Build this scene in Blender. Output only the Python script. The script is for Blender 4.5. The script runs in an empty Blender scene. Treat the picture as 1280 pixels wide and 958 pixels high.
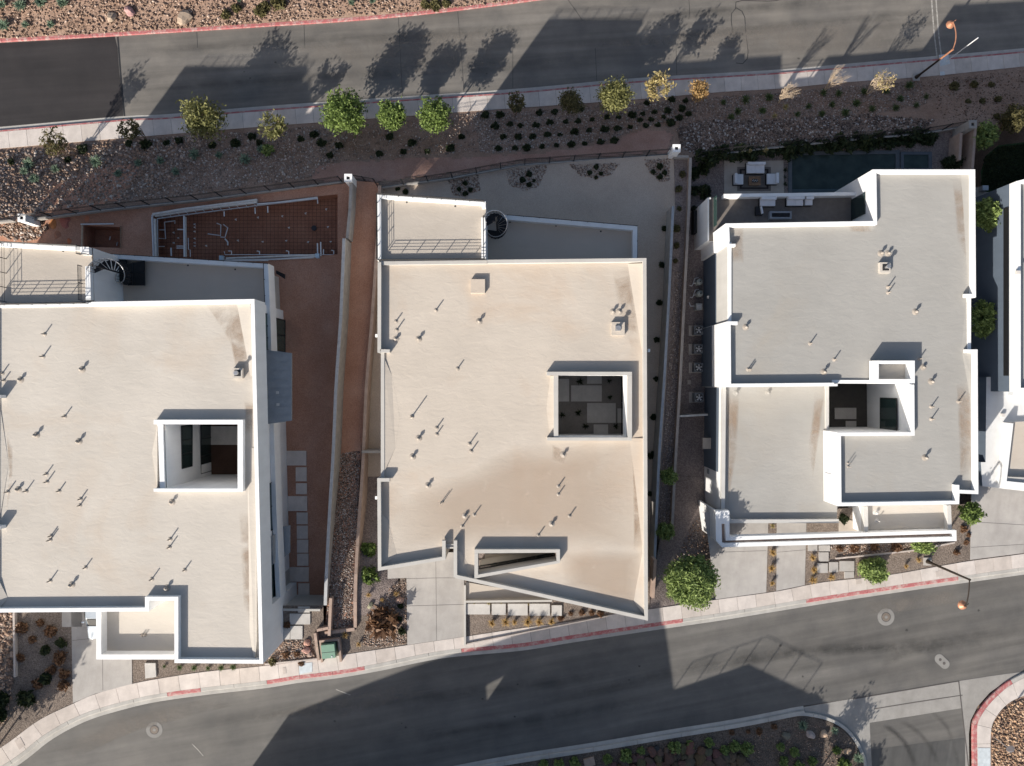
import bpy, bmesh, math, random
import numpy as np
from mathutils import Vector, geometry, noise as mnoise
random.seed(7); rng = np.random.default_rng(7)
S = bpy.context.scene
COL = S.collection

# ---------------------------------------------------------------- camera, sky, sun, exposure
HC, FPX = 55.0, 880.0                       # camera height above the lower street, focal length in photo pixels
cam_d = bpy.data.cameras.new("camera"); cam = bpy.data.objects.new("camera", cam_d); COL.objects.link(cam)
cam.location = (0, 0, HC); cam.rotation_euler = (0, 0, 0)
cam_d.sensor_width = 36.0; cam_d.lens = 36.0 * FPX / 1280.0; cam_d.clip_end = 3000
S.camera = cam
SUN_EL, SUN_AZ = math.radians(25.8), math.atan2(-0.578, -0.816)   # direction TO the sun, from +Y towards +X
world = bpy.data.worlds.new("World"); S.world = world; world.use_nodes = True
nt = world.node_tree
sky = nt.nodes.new("ShaderNodeTexSky"); sky.sky_type = 'NISHITA'; sky.sun_disc = False
sky.sun_elevation = SUN_EL; sky.sun_rotation = SUN_AZ; sky.air_density = 1.0; sky.dust_density = 2.4
bg = nt.nodes["Background"]; bg.inputs[1].default_value = 0.092
nt.links.new(sky.outputs[0], bg.inputs[0])
sun_d = bpy.data.lights.new("sun", 'SUN'); sun_d.energy = 5.0; sun_d.angle = math.radians(0.53); sun_d.color = (1.0, 0.94, 0.85)
sun = bpy.data.objects.new("sun", sun_d); COL.objects.link(sun)
ld = Vector((0.578 * math.cos(SUN_EL), 0.816 * math.cos(SUN_EL), -math.sin(SUN_EL)))
sun.rotation_euler = ld.to_track_quat('-Z', 'Y').to_euler(); sun.location = (-30, -40, 40)
S.view_settings.view_transform = 'Standard'; S.view_settings.look = 'None'
S.view_settings.exposure = 0.66; S.view_settings.gamma = 1.0

# ---------------------------------------------------------------- measuring helpers
def zs(x, y): return -0.045 * x                         # lower street
def zu(x, y): return -6.3 - 0.045 * x                  # upper street
def zy(x, y): return -3.0 - 0.03 * x                 # rear yards
def XY(px, py, z):
    if callable(z):
        zz = z(0, 0)
        for _ in range(8):
            s = (HC - zz) / FPX; x, y = (px - 640) * s, (479 - py) * s; zz = z(x, y)
        return (x, y)
    s = (HC - z) / FPX
    return ((px - 640) * s, (479 - py) * s)
def W(px, py, z, dz=0.0):
    x, y = XY(px, py, z); zz = z(x, y) if callable(z) else z
    return Vector((x, y, zz + dz))
def XYs(pts, z): return [XY(p[0], p[1], z) for p in pts]
def crop(o, k, pts): return [(o[0] + p[0] / k, o[1] + p[1] / k) for p in pts]

# ---------------------------------------------------------------- mesh builder
class MB:
    def __init__(s): s.v = []; s.f = []
    def add(s, vs, fs):
        o = len(s.v); s.v += [tuple(v) for v in vs]; s.f += [tuple(i + o for i in f) for f in fs]
    def poly(s, loops, z):
        """flat sheet, outer loop and holes; z a number or f(x, y)"""
        if not isinstance(loops[0][0], (list, tuple)): loops = [loops]
        vs = [Vector((p[0], p[1], 0)) for l in loops for p in l]
        tris = geometry.tessellate_polygon([[Vector((p[0], p[1], 0)) for p in l] for l in loops])
        fs = []
        for t in tris:
            a, b, c = (vs[i] for i in t)
            fs.append(t if (b - a).cross(c - a).z > 0 else (t[0], t[2], t[1]))
        s.add([(v.x, v.y, z(v.x, v.y) if callable(z) else z) for v in vs], fs)
    def prism(s, loops, z0, z1, bottom=True):
        if not isinstance(loops[0][0], (list, tuple)): loops = [loops]
        f0 = z0 if callable(z0) else (lambda x, y: z0)
        f1 = z1 if callable(z1) else (lambda x, y: z1)
        s.poly(loops, f1)
        if bottom:
            n0 = len(s.f); s.poly(loops, f0)
            for i in range(n0, len(s.f)): s.f[i] = tuple(reversed(s.f[i]))
        for k, l in enumerate(loops):
            s.sides(l, f0, f1, k > 0)
    def sides(s, l, f0, f1, hole=False):
        if not callable(f0): c0 = f0; f0 = lambda x, y: c0
        if not callable(f1): c1 = f1; f1 = lambda x, y: c1
        n = len(l); a = sum(l[i][0] * l[(i + 1) % n][1] - l[(i + 1) % n][0] * l[i][1] for i in range(n))
        ccw = (a > 0) != hole
        vs = [(p[0], p[1], f0(*p)) for p in l] + [(p[0], p[1], f1(*p)) for p in l]
        fs = [(i, (i + 1) % n, n + (i + 1) % n, n + i) for i in range(n)]
        if not ccw: fs = [tuple(reversed(f)) for f in fs]
        s.add(vs, fs)
    def box(s, x0, x1, y0, y1, z0, z1):
        s.prism([(x0, y0), (x1, y0), (x1, y1), (x0, y1)], z0, z1)
    def obox(s, c, sx, sy, sz, rz=0.0):
        """box standing on c"""
        ca, sa = math.cos(rz), math.sin(rz)
        l = [(c[0] + ca * a * sx / 2 - sa * b * sy / 2, c[1] + sa * a * sx / 2 + ca * b * sy / 2) for a, b in ((-1, -1), (1, -1), (1, 1), (-1, 1))]
        s.prism(l, c[2], c[2] + sz)
    def cyl(s, c, r, h, n=12, r2=None, rz=0.0):
        r2 = r if r2 is None else r2
        vs = [(c[0] + r * math.cos(rz + i * 2 * math.pi / n), c[1] + r * math.sin(rz + i * 2 * math.pi / n), c[2]) for i in range(n)]
        vs += [(c[0] + r2 * math.cos(rz + i * 2 * math.pi / n), c[1] + r2 * math.sin(rz + i * 2 * math.pi / n), c[2] + h) for i in range(n)]
        fs = [(i, (i + 1) % n, n + (i + 1) % n, n + i) for i in range(n)] + [tuple(range(n, 2 * n)), tuple(range(n - 1, -1, -1))]
        s.add(vs, fs)
    def disc(s, c, r, n=28): s.add([(c[0] + r * math.cos(i * 2 * math.pi / n), c[1] + r * math.sin(i * 2 * math.pi / n), c[2]) for i in range(n)], [tuple(range(n))])
    def tube(s, pts, r, n=6):
        pts = [Vector(p) for p in pts]; rs = r if isinstance(r, (list, tuple)) else [r] * len(pts)
        vs = []; m = len(pts)
        for i, p in enumerate(pts):
            d = (pts[min(i + 1, m - 1)] - pts[max(i - 1, 0)])
            d = d.normalized() if d.length > 1e-9 else Vector((0, 0, 1))
            u = d.cross(Vector((0, 0, 1))); u = u.normalized() if u.length > 1e-3 else Vector((1, 0, 0))
            w = d.cross(u)
            for k in range(n):
                a = 2 * math.pi * k / n; vs.append(p + (u * math.cos(a) + w * math.sin(a)) * rs[i])
        fs = [(i * n + k, i * n + (k + 1) % n, (i + 1) * n + (k + 1) % n, (i + 1) * n + k) for i in range(m - 1) for k in range(n)]
        fs += [tuple(range(n - 1, -1, -1)), tuple(range((m - 1) * n, m * n))]
        s.add(vs, fs)
    def path(s, pts, t, z0, z1, closed=False):
        """wall of thickness t to the LEFT of the path, mitred"""
        o = offset(pts, t, closed)
        n = len(pts)
        if closed:
            for i in range(n):
                j = (i + 1) % n
                s.prism_quad(pts[i], pts[j], o[j], o[i], z0, z1, ends=False)
        else:
            for i in range(n - 1):
                s.prism_quad(pts[i], pts[i + 1], o[i + 1], o[i], z0, z1, ends=(i == 0, i == n - 2))
    def prism_quad(s, a, b, c, d, z0, z1, ends):
        f0 = z0 if callable(z0) else (lambda x, y: z0); f1 = z1 if callable(z1) else (lambda x, y: z1)
        q = [a, b, c, d]; ar = sum(q[i][0] * q[(i + 1) % 4][1] - q[(i + 1) % 4][0] * q[i][1] for i in range(4))
        vs = [(p[0], p[1], f0(*p)) for p in q] + [(p[0], p[1], f1(*p)) for p in q]
        fs = [(4, 5, 6, 7), (3, 2, 1, 0), (0, 1, 5, 4), (2, 3, 7, 6)]
        if ends and ends[0]: fs.append((3, 0, 4, 7))
        if ends and ends[1]: fs.append((1, 2, 6, 5))
        if ar < 0: fs = [tuple(reversed(f)) for f in fs]
        s.add(vs, fs)
    def strip(s, A, B):
        n = len(A); s.add(list(A) + list(B), [(i, i + 1, n + i + 1, n + i) for i in range(n - 1)])
    def build(s, name, m, parent=None, kind=None, smooth=False):
        me = bpy.data.meshes.new(name); me.from_pydata(s.v, [], s.f); me.materials.append(m)
        if smooth: me.polygons.foreach_set("use_smooth", [True] * len(me.polygons))
        me.update()
        return link(name, me, parent, kind)

def link(name, me, parent=None, kind=None):
    o = bpy.data.objects.new(name, me); COL.objects.link(o)
    if parent is not None:
        o.parent = parent; o.matrix_parent_inverse = parent_inv(parent)
    if kind: o["kind"] = kind
    return o
def parent_inv(p):
    from mathutils import Matrix
    m = Matrix.Translation(p.location) @ p.rotation_euler.to_matrix().to_4x4()
    if p.parent: m = Matrix.Translation(p.parent.location) @ p.parent.rotation_euler.to_matrix().to_4x4() @ p.matrix_parent_inverse @ m
    return m.inverted()
def offset(pts, t, closed=False):
    n = len(pts); out = []
    P = [Vector((p[0], p[1])) for p in pts]
    def nrm(a, b):
        d = (b - a).normalized(); return Vector((-d.y, d.x))
    for i in range(n):
        if closed: n1, n2 = nrm(P[i - 1], P[i]), nrm(P[i], P[(i + 1) % n])
        elif i == 0: n1 = n2 = nrm(P[0], P[1])
        elif i == n - 1: n1 = n2 = nrm(P[-2], P[-1])
        else: n1, n2 = nrm(P[i - 1], P[i]), nrm(P[i], P[i + 1])
        k = 1 + n1.dot(n2); k = max(k, 0.25)
        q = P[i] + (n1 + n2) * (t / k); out.append((q.x, q.y))
    return out
def thing(name, label, cat, loc=(0, 0, 0), group=None, rz=0.0):
    o = bpy.data.objects.new(name, None); COL.objects.link(o)
    o.location = loc; o.rotation_euler = (0, 0, rz); o.empty_display_size = 0.2
    return tag(o, label, cat, group)
def tag(o, label, cat, group=None):
    o["label"] = label; o["category"] = cat
    if group: o["group"] = group
    return o
def copy_thing(src, loc, rz=0.0, label=None, scale=None):
    r = src.copy(); COL.objects.link(r); r.location = loc; r.rotation_euler = (0, 0, rz)
    if scale is not None: r.scale = (scale, scale, scale) if not hasattr(scale, '__len__') else scale
    if label: r["label"] = label
    for c in list(src.children):
        d = c.copy(); COL.objects.link(d); d.parent = r
        for g in list(c.children):
            e = g.copy(); COL.objects.link(e); e.parent = d
    return r
def local(name, mb, m, root, kind=None, smooth=False):
    """a part whose mesh is in its thing's own space"""
    me = bpy.data.meshes.new(name); me.from_pydata(mb.v, [], mb.f); me.materials.append(m)
    if smooth: me.polygons.foreach_set("use_smooth", [True] * len(me.polygons))
    me.update(); o = bpy.data.objects.new(name, me); COL.objects.link(o); o.parent = root
    if kind: o["kind"] = kind
    return o

def smooth_line(pts, step, z, iters=1):
    """resampled Catmull-Rom through pixel points, laid on z"""
    w = [Vector(XY(p[0], p[1], z)) for p in pts]; w = [w[0] * 2 - w[1]] + w + [w[-1] * 2 - w[-2]]
    d = []
    for i in range(1, len(w) - 2):
        for k in range(12):
            t = k / 12; p0, p1, p2, p3 = w[i - 1], w[i], w[i + 1], w[i + 2]
            d.append(0.5 * ((2 * p1) + (p2 - p0) * t + (2 * p0 - 5 * p1 + 4 * p2 - p3) * t * t + (3 * p1 - p0 - 3 * p2 + p3) * t ** 3))
    d.append(w[-2]); return resample([(p.x, p.y) for p in d], step)
def resample(pts, step):
    P = [Vector(p) for p in pts]; L = [0.0]
    for i in range(1, len(P)): L.append(L[-1] + (P[i] - P[i - 1]).length)
    n = max(2, round(L[-1] / step)); out = []; j = 0
    for k in range(n + 1):
        s = L[-1] * k / n
        while j < len(L) - 2 and L[j + 1] < s: j += 1
        t = (s - L[j]) / max(L[j + 1] - L[j], 1e-9); q = P[j].lerp(P[j + 1], min(max(t, 0), 1)); out.append((q.x, q.y))
    return out
def nearest(p, line):
    best = None; p = Vector(p)
    for i in range(len(line) - 1):
        a, b = Vector(line[i]), Vector(line[i + 1]); d = b - a
        t = max(0, min(1, (p - a).dot(d) / max(d.length_squared, 1e-9))); q = a + d * t
        e = (q - p).length_squared
        if best is None or e < best[0]: best = (e, q)
    return (best[1].x, best[1].y)
def inside(x, y, poly):
    r = False; n = len(poly); j = n - 1
    for i in range(n):
        xi, yi = poly[i]; xj, yj = poly[j]
        if (yi > y) != (yj > y) and x < (xj - xi) * (y - yi) / (yj - yi) + xi: r = not r
        j = i
    return r

# ---------------------------------------------------------------- materials
def rgb(h):
    """sRGB 0-255 triple to linear"""
    return tuple(((c / 255) / 12.92 if c / 255 <= 0.04045 else ((c / 255 + 0.055) / 1.055) ** 2.4) for c in h)
class Mat:
    def __init__(s, name, rough=0.8, spec=0.3):
        s.m = bpy.data.materials.new(name); s.m.use_nodes = True; s.t = s.m.node_tree
        s.b = s.t.nodes["Principled BSDF"]; s.b.inputs["Roughness"].default_value = rough; s.b.inputs["Specular IOR Level"].default_value = spec
        s.pos = s.t.nodes.new("ShaderNodeNewGeometry").outputs["Position"]
    def n(s, t, **k):
        x = s.t.nodes.new(t)
        for a, b in k.items(): setattr(x, a, b)
        return x
    def l(s, a, b): s.t.links.new(a, b)
    def noise(s, scale, detail=4, rough=0.55, stretch=None, rot=0.0, dist=0.0, src=None):
        x = s.n("ShaderNodeTexNoise"); x.inputs["Scale"].default_value = scale; x.inputs["Detail"].default_value = detail
        x.inputs["Roughness"].default_value = rough; x.inputs["Distortion"].default_value = dist
        src = src or s.pos
        if stretch or rot:
            mp = s.n("ShaderNodeMapping"); mp.vector_type = 'TEXTURE'
            mp.inputs["Rotation"].default_value = (0, 0, rot)
            st = stretch or (1, 1, 1); mp.inputs["Scale"].default_value = st
            s.l(src, mp.inputs["Vector"]); src = mp.outputs[0]
        s.l(src, x.inputs["Vector"]); return x.outputs["Fac"]
    def ramp(s, fac, stops):
        r = s.n("ShaderNodeValToRGB"); e = r.color_ramp.elements
        while len(e) < len(stops): e.new(0.5)
        for k, (p, c) in enumerate(stops): e[k].position = p; e[k].color = (c[0], c[1], c[2], 1)
        s.l(fac, r.inputs[0]); return r.outputs[0]
    def mix(s, fac, a, b, mode='MIX'):
        x = s.n("ShaderNodeMix", data_type='RGBA', blend_type=mode)
        for k, v in ((0, fac), (6, a), (7, b)):
            if hasattr(v, "default_value") or hasattr(v, "links"): s.l(v, x.inputs[k])
            elif k == 0: x.inputs[0].default_value = v
            else: x.inputs[k].default_value = (v[0], v[1], v[2], 1)
        return x.outputs[2]
    def bump(s, h, strength, dist=0.02, nrm=None):
        x = s.n("ShaderNodeBump"); x.inputs["Strength"].default_value = strength; x.inputs["Distance"].default_value = dist
        s.l(h, x.inputs["Height"])
        if nrm: s.l(nrm, x.inputs["Normal"])
        return x.outputs[0]
    def col(s, c):
        if isinstance(c, tuple): s.b.inputs["Base Color"].default_value = (c[0], c[1], c[2], 1)
        else: s.l(c, s.b.inputs["Base Color"])
        return s
    def nor(s, n): s.l(n, s.b.inputs["Normal"]); return s
def simple(name, c, rough=0.7, var=0.12, scale=3.0, bump=0.0, bscale=40, metal=0.0, spec=0.3):
    m = Mat(name, rough, spec); f = m.noise(scale, 5)
    m.col(m.ramp(f, [(0.3, tuple(x * (1 - var) for x in c)), (0.7, tuple(min(1, x * (1 + var)) for x in c))]))
    m.b.inputs["Metallic"].default_value = metal
    if bump: m.nor(m.bump(m.noise(bscale, 4), bump, 0.01))
    return m.m
def asphalt(name, c, rot):
    m = Mat(name, 0.75, 0.35)
    a = m.noise(60, 3); b = m.noise(0.9, 5, 0.6, stretch=(14, 0.9, 1), rot=rot); d = m.noise(0.35, 4, 0.6); g = m.noise(0.7, 3, 0.5, stretch=(30, 0.5, 1), rot=rot + 0.02)
    k = m.ramp(b, [(0.3, tuple(x * 0.82 for x in c)), (0.72, tuple(x * 1.2 for x in c))])
    k = m.mix(0.55, k, m.ramp(d, [(0.32, (0.62, 0.63, 0.65)), (0.68, (1.28, 1.25, 1.2))]), 'MULTIPLY')
    k = m.mix(0.3, k, m.ramp(g, [(0.35, (0.6, 0.6, 0.6)), (0.6, (1.2, 1.2, 1.2))]), 'MULTIPLY')
    k = m.mix(0.6, k, m.ramp(a, [(0.25, (0.6, 0.6, 0.6)), (0.75, (1.35, 1.33, 1.3))]), 'MULTIPLY')
    m.col(k); m.nor(m.bump(a, 0.35, 0.01)); return m.m
def soil(name, c1, c2, c3, s1=0.6, fine=25, bump=0.6):
    m = Mat(name, 0.95, 0.1)
    k = m.ramp(m.noise(s1, 6, 0.65), [(0.3, c1), (0.5, c2), (0.72, c3)])
    k = m.mix(0.6, k, m.ramp(m.noise(fine, 4, 0.7), [(0.3, (0.5, 0.5, 0.5)), (0.7, (1.35, 1.35, 1.35))]), 'MULTIPLY')
    m.col(k); m.nor(m.bump(m.noise(fine * 0.5, 6, 0.7), bump, 0.06)); return m.m
def gravelmat(name, cs, scale=9, bump=0.8):
    m = Mat(name, 0.95, 0.1)
    v = m.n("ShaderNodeTexVoronoi"); v.inputs["Scale"].default_value = scale; m.l(m.pos, v.inputs["Vector"])
    sx = m.n("ShaderNodeSeparateColor"); m.l(v.outputs["Color"], sx.inputs[0])
    k = m.ramp(sx.outputs[0], [(i / max(1, len(cs) - 1), c) for i, c in enumerate(cs)])
    k = m.mix(0.5, k, m.ramp(m.noise(0.5, 5), [(0.3, (0.65, 0.63, 0.62)), (0.7, (1.25, 1.22, 1.2))]), 'MULTIPLY')
    e = m.ramp(v.outputs["Distance"], [(0.0, (1, 1, 1)), (0.75, (0.2, 0.2, 0.2))])
    m.col(k); m.nor(m.bump(e, bump, 0.03)); return m.m
def concrete(name, c, scale=1.2, streak=None):
    m = Mat(name, 0.85, 0.2)
    k = m.ramp(m.noise(scale, 6, 0.65), [(0.28, tuple(x * 0.84 for x in c)), (0.72, tuple(min(1, x * 1.1) for x in c))])
    k = m.mix(0.35, k, m.ramp(m.noise(45, 3), [(0.3, (0.75, 0.75, 0.75)), (0.7, (1.15, 1.15, 1.15))]), 'MULTIPLY')
    k = m.mix(0.4, k, m.ramp(m.noise(0.8, 5, 0.6, stretch=(0.6, 4, 1), rot=-0.15), [(0.3, (0.82, 0.81, 0.8)), (0.62, (1.06, 1.06, 1.06))]), 'MULTIPLY')
    m.col(k); m.nor(m.bump(m.noise(30, 4), 0.2, 0.01)); return m.m
def roofmat(name, c, stain, rot=0.0):
    m = Mat(name, 0.85, 0.15)
    k = m.ramp(m.noise(0.22, 5, 0.6), [(0.3, tuple(x * 0.93 for x in c)), (0.7, tuple(x * 1.05 for x in c))])
    k = m.mix(m.ramp(m.noise(0.16, 6, 0.6, dist=0.6), [(0.52, (0, 0, 0)), (0.72, (0.55, 0.55, 0.55))]), k, stain)
    k = m.mix(0.5, k, m.ramp(m.noise(1.1, 5, 0.65, stretch=(3, 0.8, 1), rot=rot), [(0.3, (0.94, 0.935, 0.93)), (0.7, (1.04, 1.04, 1.04))]), 'MULTIPLY')
    k = m.mix(0.3, k, m.ramp(m.noise(38, 3), [(0.3, (0.86, 0.86, 0.86)), (0.7, (1.1, 1.1, 1.1))]), 'MULTIPLY')
    b1 = m.bump(m.noise(1.9, 6, 0.62, stretch=(1.7, 0.8, 1), rot=rot, dist=0.7), 0.30, 0.07)
    m.col(k); m.nor(m.bump(m.noise(14, 5, 0.6), 0.12, 0.02, b1)); return m.m
def attrmat(name, rough=0.92, bump=0.4, bs=20):
    m = Mat(name, rough, 0.12); a = m.n("ShaderNodeAttribute"); a.attribute_name = "tone"
    k = m.mix(0.5, a.outputs["Color"], m.ramp(m.noise(bs, 4), [(0.3, (0.7, 0.7, 0.7)), (0.7, (1.25, 1.25, 1.25))]), 'MULTIPLY')
    m.col(k); m.nor(m.bump(m.noise(bs, 5), bump, 0.02)); return m.m
def leafmat(name, c1, c2, trans=0.3):
    m = Mat(name, 0.6, 0.25); a = m.n("ShaderNodeAttribute"); a.attribute_name = "tone"
    sx = m.n("ShaderNodeSeparateColor"); m.l(a.outputs["Color"], sx.inputs[0])
    k = m.ramp(sx.outputs[0], [(0.0, c1), (1.0, c2)]); m.col(k)
    tr = m.n("ShaderNodeBsdfTranslucent"); m.l(k, tr.inputs["Color"])
    mx = m.n("ShaderNodeMixShader"); mx.inputs[0].default_value = trans
    m.l(m.b.outputs[0], mx.inputs[1]); m.l(tr.outputs[0], mx.inputs[2])
    m.l(mx.outputs[0], m.t.nodes["Material Output"].inputs["Surface"]); return m.m
def glassmat(name, c=(0.02, 0.035, 0.035)):
    m = Mat(name, 0.06, 0.6); m.col(c); return m.m
def stucco(name, c, var=0.06):
    m = Mat(name, 0.88, 0.15)
    k = m.ramp(m.noise(0.5, 5, 0.6), [(0.3, tuple(x * (1 - var) for x in c)), (0.7, tuple(min(1, x * (1 + var * 0.5)) for x in c))])
    k = m.mix(0.35, k, m.ramp(m.noise(1.0, 5, 0.6, stretch=(0.7, 0.7, 5)), [(0.3, (0.84, 0.83, 0.82)), (0.6, (1.04, 1.04, 1.04))]), 'MULTIPLY')
    m.col(k); m.nor(m.bump(m.noise(55, 3), 0.15, 0.006)); return m.m
def redpaint(name):
    m = Mat(name, 0.8, 0.2)
    f = m.ramp(m.noise(2.6, 6, 0.75), [(0.46, (0, 0, 0)), (0.64, (1, 1, 1))])
    m.col(m.mix(f, (0.38, 0.125, 0.125), (0.46, 0.34, 0.31))); return m.m

M = {}
M['asphalt'] = asphalt('asphalt_lower', (0.122, 0.116, 0.109), 0.16)
M['asphalt2'] = asphalt('asphalt_upper', (0.162, 0.150, 0.136), 0.08)
M['newasphalt'] = asphalt('asphalt_new', (0.030, 0.027, 0.028), 0.08)
M['seal'] = simple('tar_seal', (0.03, 0.03, 0.032), 0.5)
M['walk'] = concrete('pavement_concrete', (0.48, 0.42, 0.38))
M['drive'] = concrete('driveway_concrete', (0.40, 0.375, 0.35), 0.7)
M['kerb'] = concrete('kerb_concrete', (0.42, 0.40, 0.37))
M['joint'] = simple('joint', (0.10, 0.09, 0.085), 0.9)
M['red'] = redpaint('red_kerb_paint')
M['white'] = stucco('white_stucco', (0.765, 0.765, 0.76))
M['white4'] = stucco('dusty_white', (0.60, 0.60, 0.595))
M['grey_stucco'] = stucco('pale_grey_stucco', (0.50, 0.485, 0.46))
M['house2'] = stucco('warm_grey_stucco', (0.46, 0.44, 0.41))
M['tan_roof'] = roofmat('tan_roof', (0.485, 0.445, 0.395), (0.45, 0.37, 0.295))
M['tan_roof2'] = roofmat('warm_tan_roof', (0.492, 0.435, 0.372), (0.46, 0.35, 0.26), 0.03)
M['grey_roof'] = roofmat('grey_roof', (0.335, 0.323, 0.302), (0.335, 0.30, 0.255))
M['deck'] = roofmat('deck_roof', (0.42, 0.375, 0.325), (0.38, 0.33, 0.28))
M['lowdeck'] = roofmat('lower_deck_roof', (0.54, 0.455, 0.375), (0.50, 0.405, 0.325))
M['dirt'] = soil('red_dirt', (0.36, 0.185, 0.122), (0.425, 0.230, 0.158), (0.48, 0.285, 0.205), 0.35, 14, 0.5)
M['dirt_band'] = soil('pink_dirt', (0.29, 0.17, 0.13), (0.345, 0.21, 0.165), (0.40, 0.26, 0.21), 0.5, 16, 0.5)
M['slope'] = soil('slope_soil', (0.225, 0.148, 0.110), (0.285, 0.195, 0.148), (0.345, 0.245, 0.192), 0.5, 9, 0.9)
M['bed'] = gravelmat('bed_gravel', [(0.13, 0.105, 0.09), (0.19, 0.155, 0.13), (0.26, 0.215, 0.18)], 16)
M['darkbed'] = gravelmat('dark_gravel', [(0.16, 0.13, 0.12), (0.22, 0.18, 0.165), (0.29, 0.245, 0.225)], 14)
M['dg'] = soil('decomposed_granite', (0.43, 0.350, 0.285), (0.47, 0.385, 0.315), (0.51, 0.42, 0.345), 0.4, 30, 0.3)
M['stone'] = attrmat('stone')
M['block'] = simple('block_wall', (0.36, 0.265, 0.215), 0.9, 0.15, 2.0, 0.4, 20)
M['block_grey'] = simple('grey_block_wall', (0.30, 0.28, 0.26), 0.9, 0.15, 2.0, 0.4, 20)
M['dark_metal'] = simple('dark_metal', (0.022, 0.022, 0.024), 0.45, 0.2, metal=0.3)
M['metal'] = simple('galvanised_metal', (0.45, 0.45, 0.46), 0.4, 0.15, metal=0.7)
M['rust'] = simple('copper_brown_metal', (0.42, 0.20, 0.12), 0.45, 0.2, metal=0.25)
M['greenpole'] = simple('dark_bronze_pole', (0.045, 0.035, 0.028), 0.5, 0.2, metal=0.2)
M['pvc'] = simple('white_pvc', (0.62, 0.63, 0.64), 0.4, 0.06)
M['glass'] = glassmat('dark_glass')
M['glassg'] = glassmat('green_glass', (0.03, 0.06, 0.055))
M['frame'] = simple('black_frame', (0.012, 0.012, 0.013), 0.5)
M['greysteel'] = simple('grey_awning_metal', (0.27, 0.285, 0.30), 0.5, 0.08, metal=0.1)
M['cap'] = simple('vent_cap', (0.55, 0.52, 0.49), 0.6, 0.1)
M['ventcap'] = simple('weathered_vent', (0.33, 0.29, 0.25), 0.7, 0.2)
M['darkcap'] = simple('dark_vent', (0.03, 0.03, 0.032), 0.4)
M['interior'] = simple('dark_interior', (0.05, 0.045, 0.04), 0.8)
M['cushion'] = simple('white_cushion', (0.66, 0.65, 0.66), 0.9, 0.05)
M['wicker'] = simple('black_wicker', (0.02, 0.02, 0.022), 0.7)
M['wood'] = simple('wood_table', (0.22, 0.13, 0.075), 0.6, 0.3, 8)
M['rug'] = simple('grey_rug', (0.16, 0.14, 0.125), 0.95)
M['rugdark'] = simple('dark_rug_border', (0.035, 0.03, 0.03), 0.95)
M['patio'] = concrete('patio_concrete', (0.44, 0.385, 0.33))
M['paver'] = concrete('paver_concrete', (0.64, 0.555, 0.49))
M['whitepaver'] = concrete('white_paver', (0.50, 0.475, 0.445))
M['greenbox'] = simple('green_enamel', (0.16, 0.27, 0.20), 0.5, 0.06)
M['slate'] = stucco('slate_shade_wall', (0.10, 0.125, 0.16))  # dark wall colour that deepens the shade in the gaps between houses
M['southbed'] = gravelmat('shaded_bed_gravel', [(0.075, 0.06, 0.05), (0.115, 0.095, 0.08), (0.16, 0.13, 0.11)], 14)  # gravel darkened in colour for the shade on the south bed and alley
M['board'] = simple('pale_form_board', (0.55, 0.53, 0.50), 0.8, 0.15, 4)
M['pit'] = soil('shaded_pit_earth', (0.27, 0.125, 0.08), (0.33, 0.155, 0.10), (0.38, 0.19, 0.125), 0.5, 14, 0.5)  # yard dirt darkened in colour for the shading inside the pits
M['rebar'] = simple('rusty_rebar', (0.07, 0.035, 0.025), 0.8, 0.3)
M['slabcourt'] = concrete('courtyard_paver', (0.60, 0.57, 0.54))
M['gutter'] = concrete('valley_gutter_concrete', (0.30, 0.285, 0.265))
M['collar'] = concrete('manhole_collar', (0.25, 0.24, 0.225))
M['palegravel'] = soil('pale_gravel', (0.21, 0.19, 0.17), (0.25, 0.225, 0.205), (0.29, 0.265, 0.24), 0.6, 30, 0.3)
M['lawn'] = simple('lawn_green', (0.03, 0.055, 0.018), 0.95, 0.4, 6, 0.8, 40)
M['bark'] = simple('bark', (0.19, 0.13, 0.09), 0.9, 0.3, 12)
M['palebark'] = simple('pale_bare_wood', (0.46, 0.36, 0.26), 0.9, 0.2, 12)
M['leaf_green'] = leafmat('fresh_green_leaf', (0.085, 0.125, 0.035), (0.29, 0.37, 0.12))
M['leaf_bright'] = leafmat('bright_green_leaf', (0.06, 0.095, 0.022), (0.23, 0.31, 0.085))
M['leaf_yellow'] = leafmat('yellow_green_leaf', (0.10, 0.10, 0.028), (0.29, 0.285, 0.115))
M['leaf_pale'] = leafmat('pale_dry_leaf', (0.26, 0.20, 0.07), (0.48, 0.40, 0.20))
M['leaf_olive'] = leafmat('olive_leaf', (0.06, 0.055, 0.020), (0.17, 0.15, 0.065))
M['leaf_dark'] = leafmat('dark_green_leaf', (0.014, 0.022, 0.009), (0.05, 0.066, 0.026))
M['leaf_orange'] = leafmat('orange_dry_leaf', (0.24, 0.135, 0.05), (0.48, 0.33, 0.15))
M['leaf_brown'] = leafmat('brown_dry_twig', (0.10, 0.05, 0.028), (0.28, 0.16, 0.09))
M['agave'] = leafmat('blue_green_leaf', (0.07, 0.11, 0.07), (0.24, 0.32, 0.22))
M['tuft'] = leafmat('grass_blade', (0.035, 0.055, 0.018), (0.12, 0.16, 0.055))
M['straw'] = leafmat('straw_blade', (0.30, 0.18, 0.06), (0.60, 0.42, 0.18))
M['carpaint'] = simple('silver_car_paint', (0.42, 0.46, 0.50), 0.25, 0.03, metal=0.4, spec=0.5)
M['rubber'] = simple('tyre_rubber', (0.015, 0.015, 0.015), 0.8)
M['lamp'] = simple('lamp_glass', (0.7, 0.7, 0.66), 0.3, 0.03)
M['tactile'] = simple('pale_blue_pad', (0.50, 0.54, 0.56), 0.8)
M['markline'] = simple('worn_white_marking', (0.34, 0.32, 0.29), 0.85, 0.35, 5)
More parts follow.
